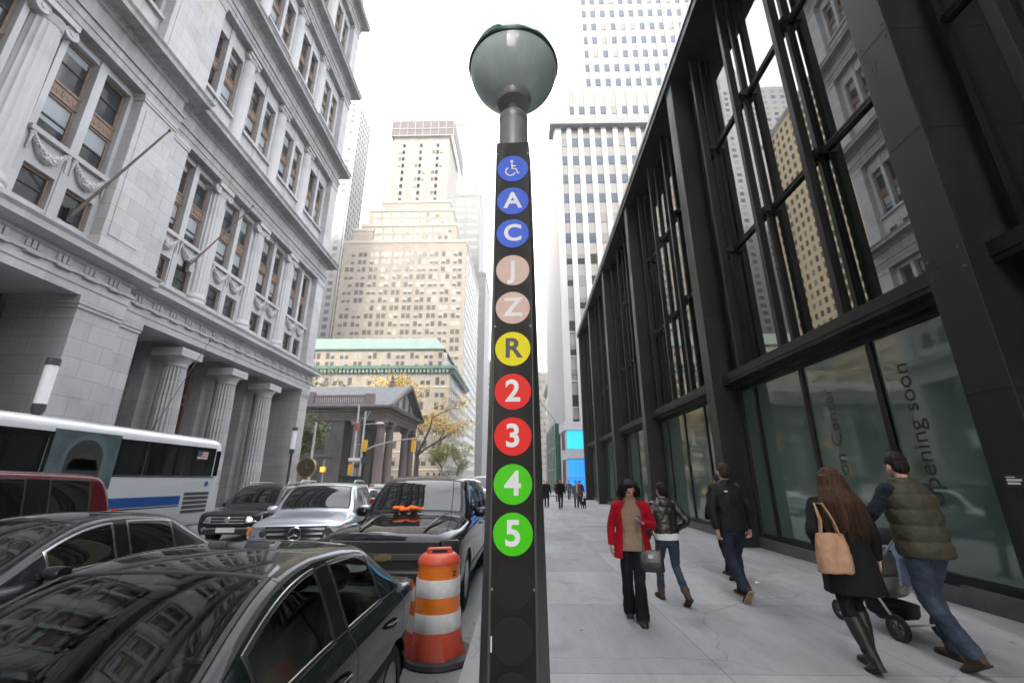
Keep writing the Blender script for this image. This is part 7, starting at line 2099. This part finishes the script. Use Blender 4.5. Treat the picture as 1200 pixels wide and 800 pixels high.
# ---- the dog
def dog():
    x, y = 4.05, 29.4
    t = thing('dog', 'small black dog on a lead beside the woman with the cream scarf', 'dog', (x, y, gz(y)), RAD(8))
    b = MB()
    limb(b, [((0,.26,.36),.085),((0,.10,.36),.10),((0,-.10,.35),.125),((0,-.22,.40),.10),((0,-.30,.52),.07)], 14)
    b.ell((0,-.36,.60), (.085,.10,.085), 14, 10); limb(b, [((0,-.40,.585),.055),((0,-.50,.565),.035)], 10)
    for sx in (-1, 1):
        limb(b, [((sx*.07,-.16,.34),.05),((sx*.075,-.17,.20),.034),((sx*.075,-.16,.05),.027),((sx*.075,-.19,.025),.03)], 10)
        limb(b, [((sx*.07,.22,.34),.065),((sx*.075,.17,.22),.045),((sx*.075,.27,.13),.028),((sx*.075,.25,.04),.026),((sx*.075,.22,.025),.028)], 10)
        limb(b, [((sx*.06,-.34,.67),.03),((sx*.095,-.35,.60),.03),((sx*.10,-.36,.53),.018)], 8)
    limb(b, [((0,.30,.42),.03),((0,.40,.52),.022),((0,.41,.60),.012)], 8)
    remesh_obj(b, 'body', cloth('black_fur', (0.012,0.012,0.012), .9, .8, 60), .013, t, 1, (.008, 30, 30, 30, 1))
    b = MB(); b.tube([(0,-.27,.50),(-.10,-.05,.78),(-.22,.35,.93)], .006, 6); b.build('lead', M['black'], t)
dog()
# ------------------------------------------------------------------ the hazy air of the street
hz, hnt, hb_ = new_mat('street_haze')
hnt.nodes.remove(hb_)
pv = N(hnt, 'ShaderNodeVolumePrincipled'); pv.inputs['Color'].default_value = (0.93, 0.94, 0.96, 1); pv.inputs['Density'].default_value = 0.0008; pv.inputs['Anisotropy'].default_value = 0.2
hnt.links.new(pv.outputs[0], hnt.nodes['Material Output'].inputs['Volume'])
b = MB(); b.box(-410, 310, -210, 1010, -4.6, 262)
ho = b.build('haze', hz); tag(ho, kind='stuff')
CLOUD = (5.4, 5.5, 5.8); SUN_E = 0.75; EXPOSURE = 2.86
# ------------------------------------------------------------------ sky, sun, camera
w = bpy.data.worlds.new('World'); SC.world = w; w.use_nodes = True
nt = w.node_tree; L = nt.links.new
bg = nt.nodes['Background']
EL, AZ = 31.0, 200.0       # the sun stands behind the camera, a little to the left; azimuth clockwise from +Y
sky = nt.nodes.new('ShaderNodeTexSky'); sky.sky_type = 'NISHITA'; sky.sun_disc = False
sky.sun_elevation = RAD(EL); sky.sun_rotation = RAD(AZ); sky.air_density = 1.0; sky.dust_density = 3.5; sky.ozone_density = 1.0
# thin bright overcast over most of the sky, broken here and there
tc = nt.nodes.new('ShaderNodeTexCoord')
nz = nt.nodes.new('ShaderNodeTexNoise'); nz.inputs['Scale'].default_value = 2.2; nz.inputs['Detail'].default_value = 7; nz.inputs['Roughness'].default_value = .6
L(tc.outputs['Generated'], nz.inputs['Vector'])
cr = nt.nodes.new('ShaderNodeMapRange'); cr.inputs['From Min'].default_value = .36; cr.inputs['From Max'].default_value = .52; cr.inputs['To Min'].default_value = .45; cr.inputs['To Max'].default_value = .95
L(nz.outputs['Fac'], cr.inputs['Value'])
mx = nt.nodes.new('ShaderNodeMix'); mx.data_type = 'RGBA'; mx.inputs['B'].default_value = (CLOUD[0], CLOUD[1], CLOUD[2], 1)
L(cr.outputs[0], mx.inputs['Factor']); L(sky.outputs[0], mx.inputs['A']); L(mx.outputs['Result'], bg.inputs['Color'])
bg.inputs['Strength'].default_value = 0.12
sd = bpy.data.lights.new('sun', 'SUN'); sd.energy = SUN_E; sd.angle = RAD(10); sd.color = (1.0, 0.93, 0.82)
so = bpy.data.objects.new('sun', sd); COL.objects.link(so)
az = RAD(AZ); el = RAD(EL)
to_sun = Vector((math.sin(az)*math.cos(el), math.cos(az)*math.cos(el), math.sin(el)))
so.rotation_euler = (-to_sun).to_track_quat('-Z', 'Y').to_euler()
so.location = (0, 0, 60)
cd = bpy.data.cameras.new('camera'); cd.sensor_width = 36; cd.lens = 15.0; cd.clip_start = 0.05; cd.clip_end = 6000
cd.dof.use_dof = True; cd.dof.focus_distance = 1.75; cd.dof.aperture_fstop = 5.0
co = bpy.data.objects.new('camera', cd); COL.objects.link(co)
co.location = CAM; co.rotation_euler = (RAD(90) + PITCH, 0, YAW)
SC.camera = co
SC.render.engine = 'CYCLES'
SC.cycles.use_denoising = True
SC.cycles.max_bounces = 7; SC.cycles.diffuse_bounces = 3; SC.cycles.glossy_bounces = 4; SC.cycles.transmission_bounces = 4; SC.cycles.transparent_max_bounces = 8
SC.cycles.caustics_reflective = False; SC.cycles.caustics_refractive = False
SC.cycles.sample_clamp_indirect = 8
SC.view_settings.view_transform = 'Standard'; SC.view_settings.look = 'None'
SC.view_settings.exposure = EXPOSURE; SC.view_settings.gamma = 1.0; SC.view_settings.use_curve_mapping = False
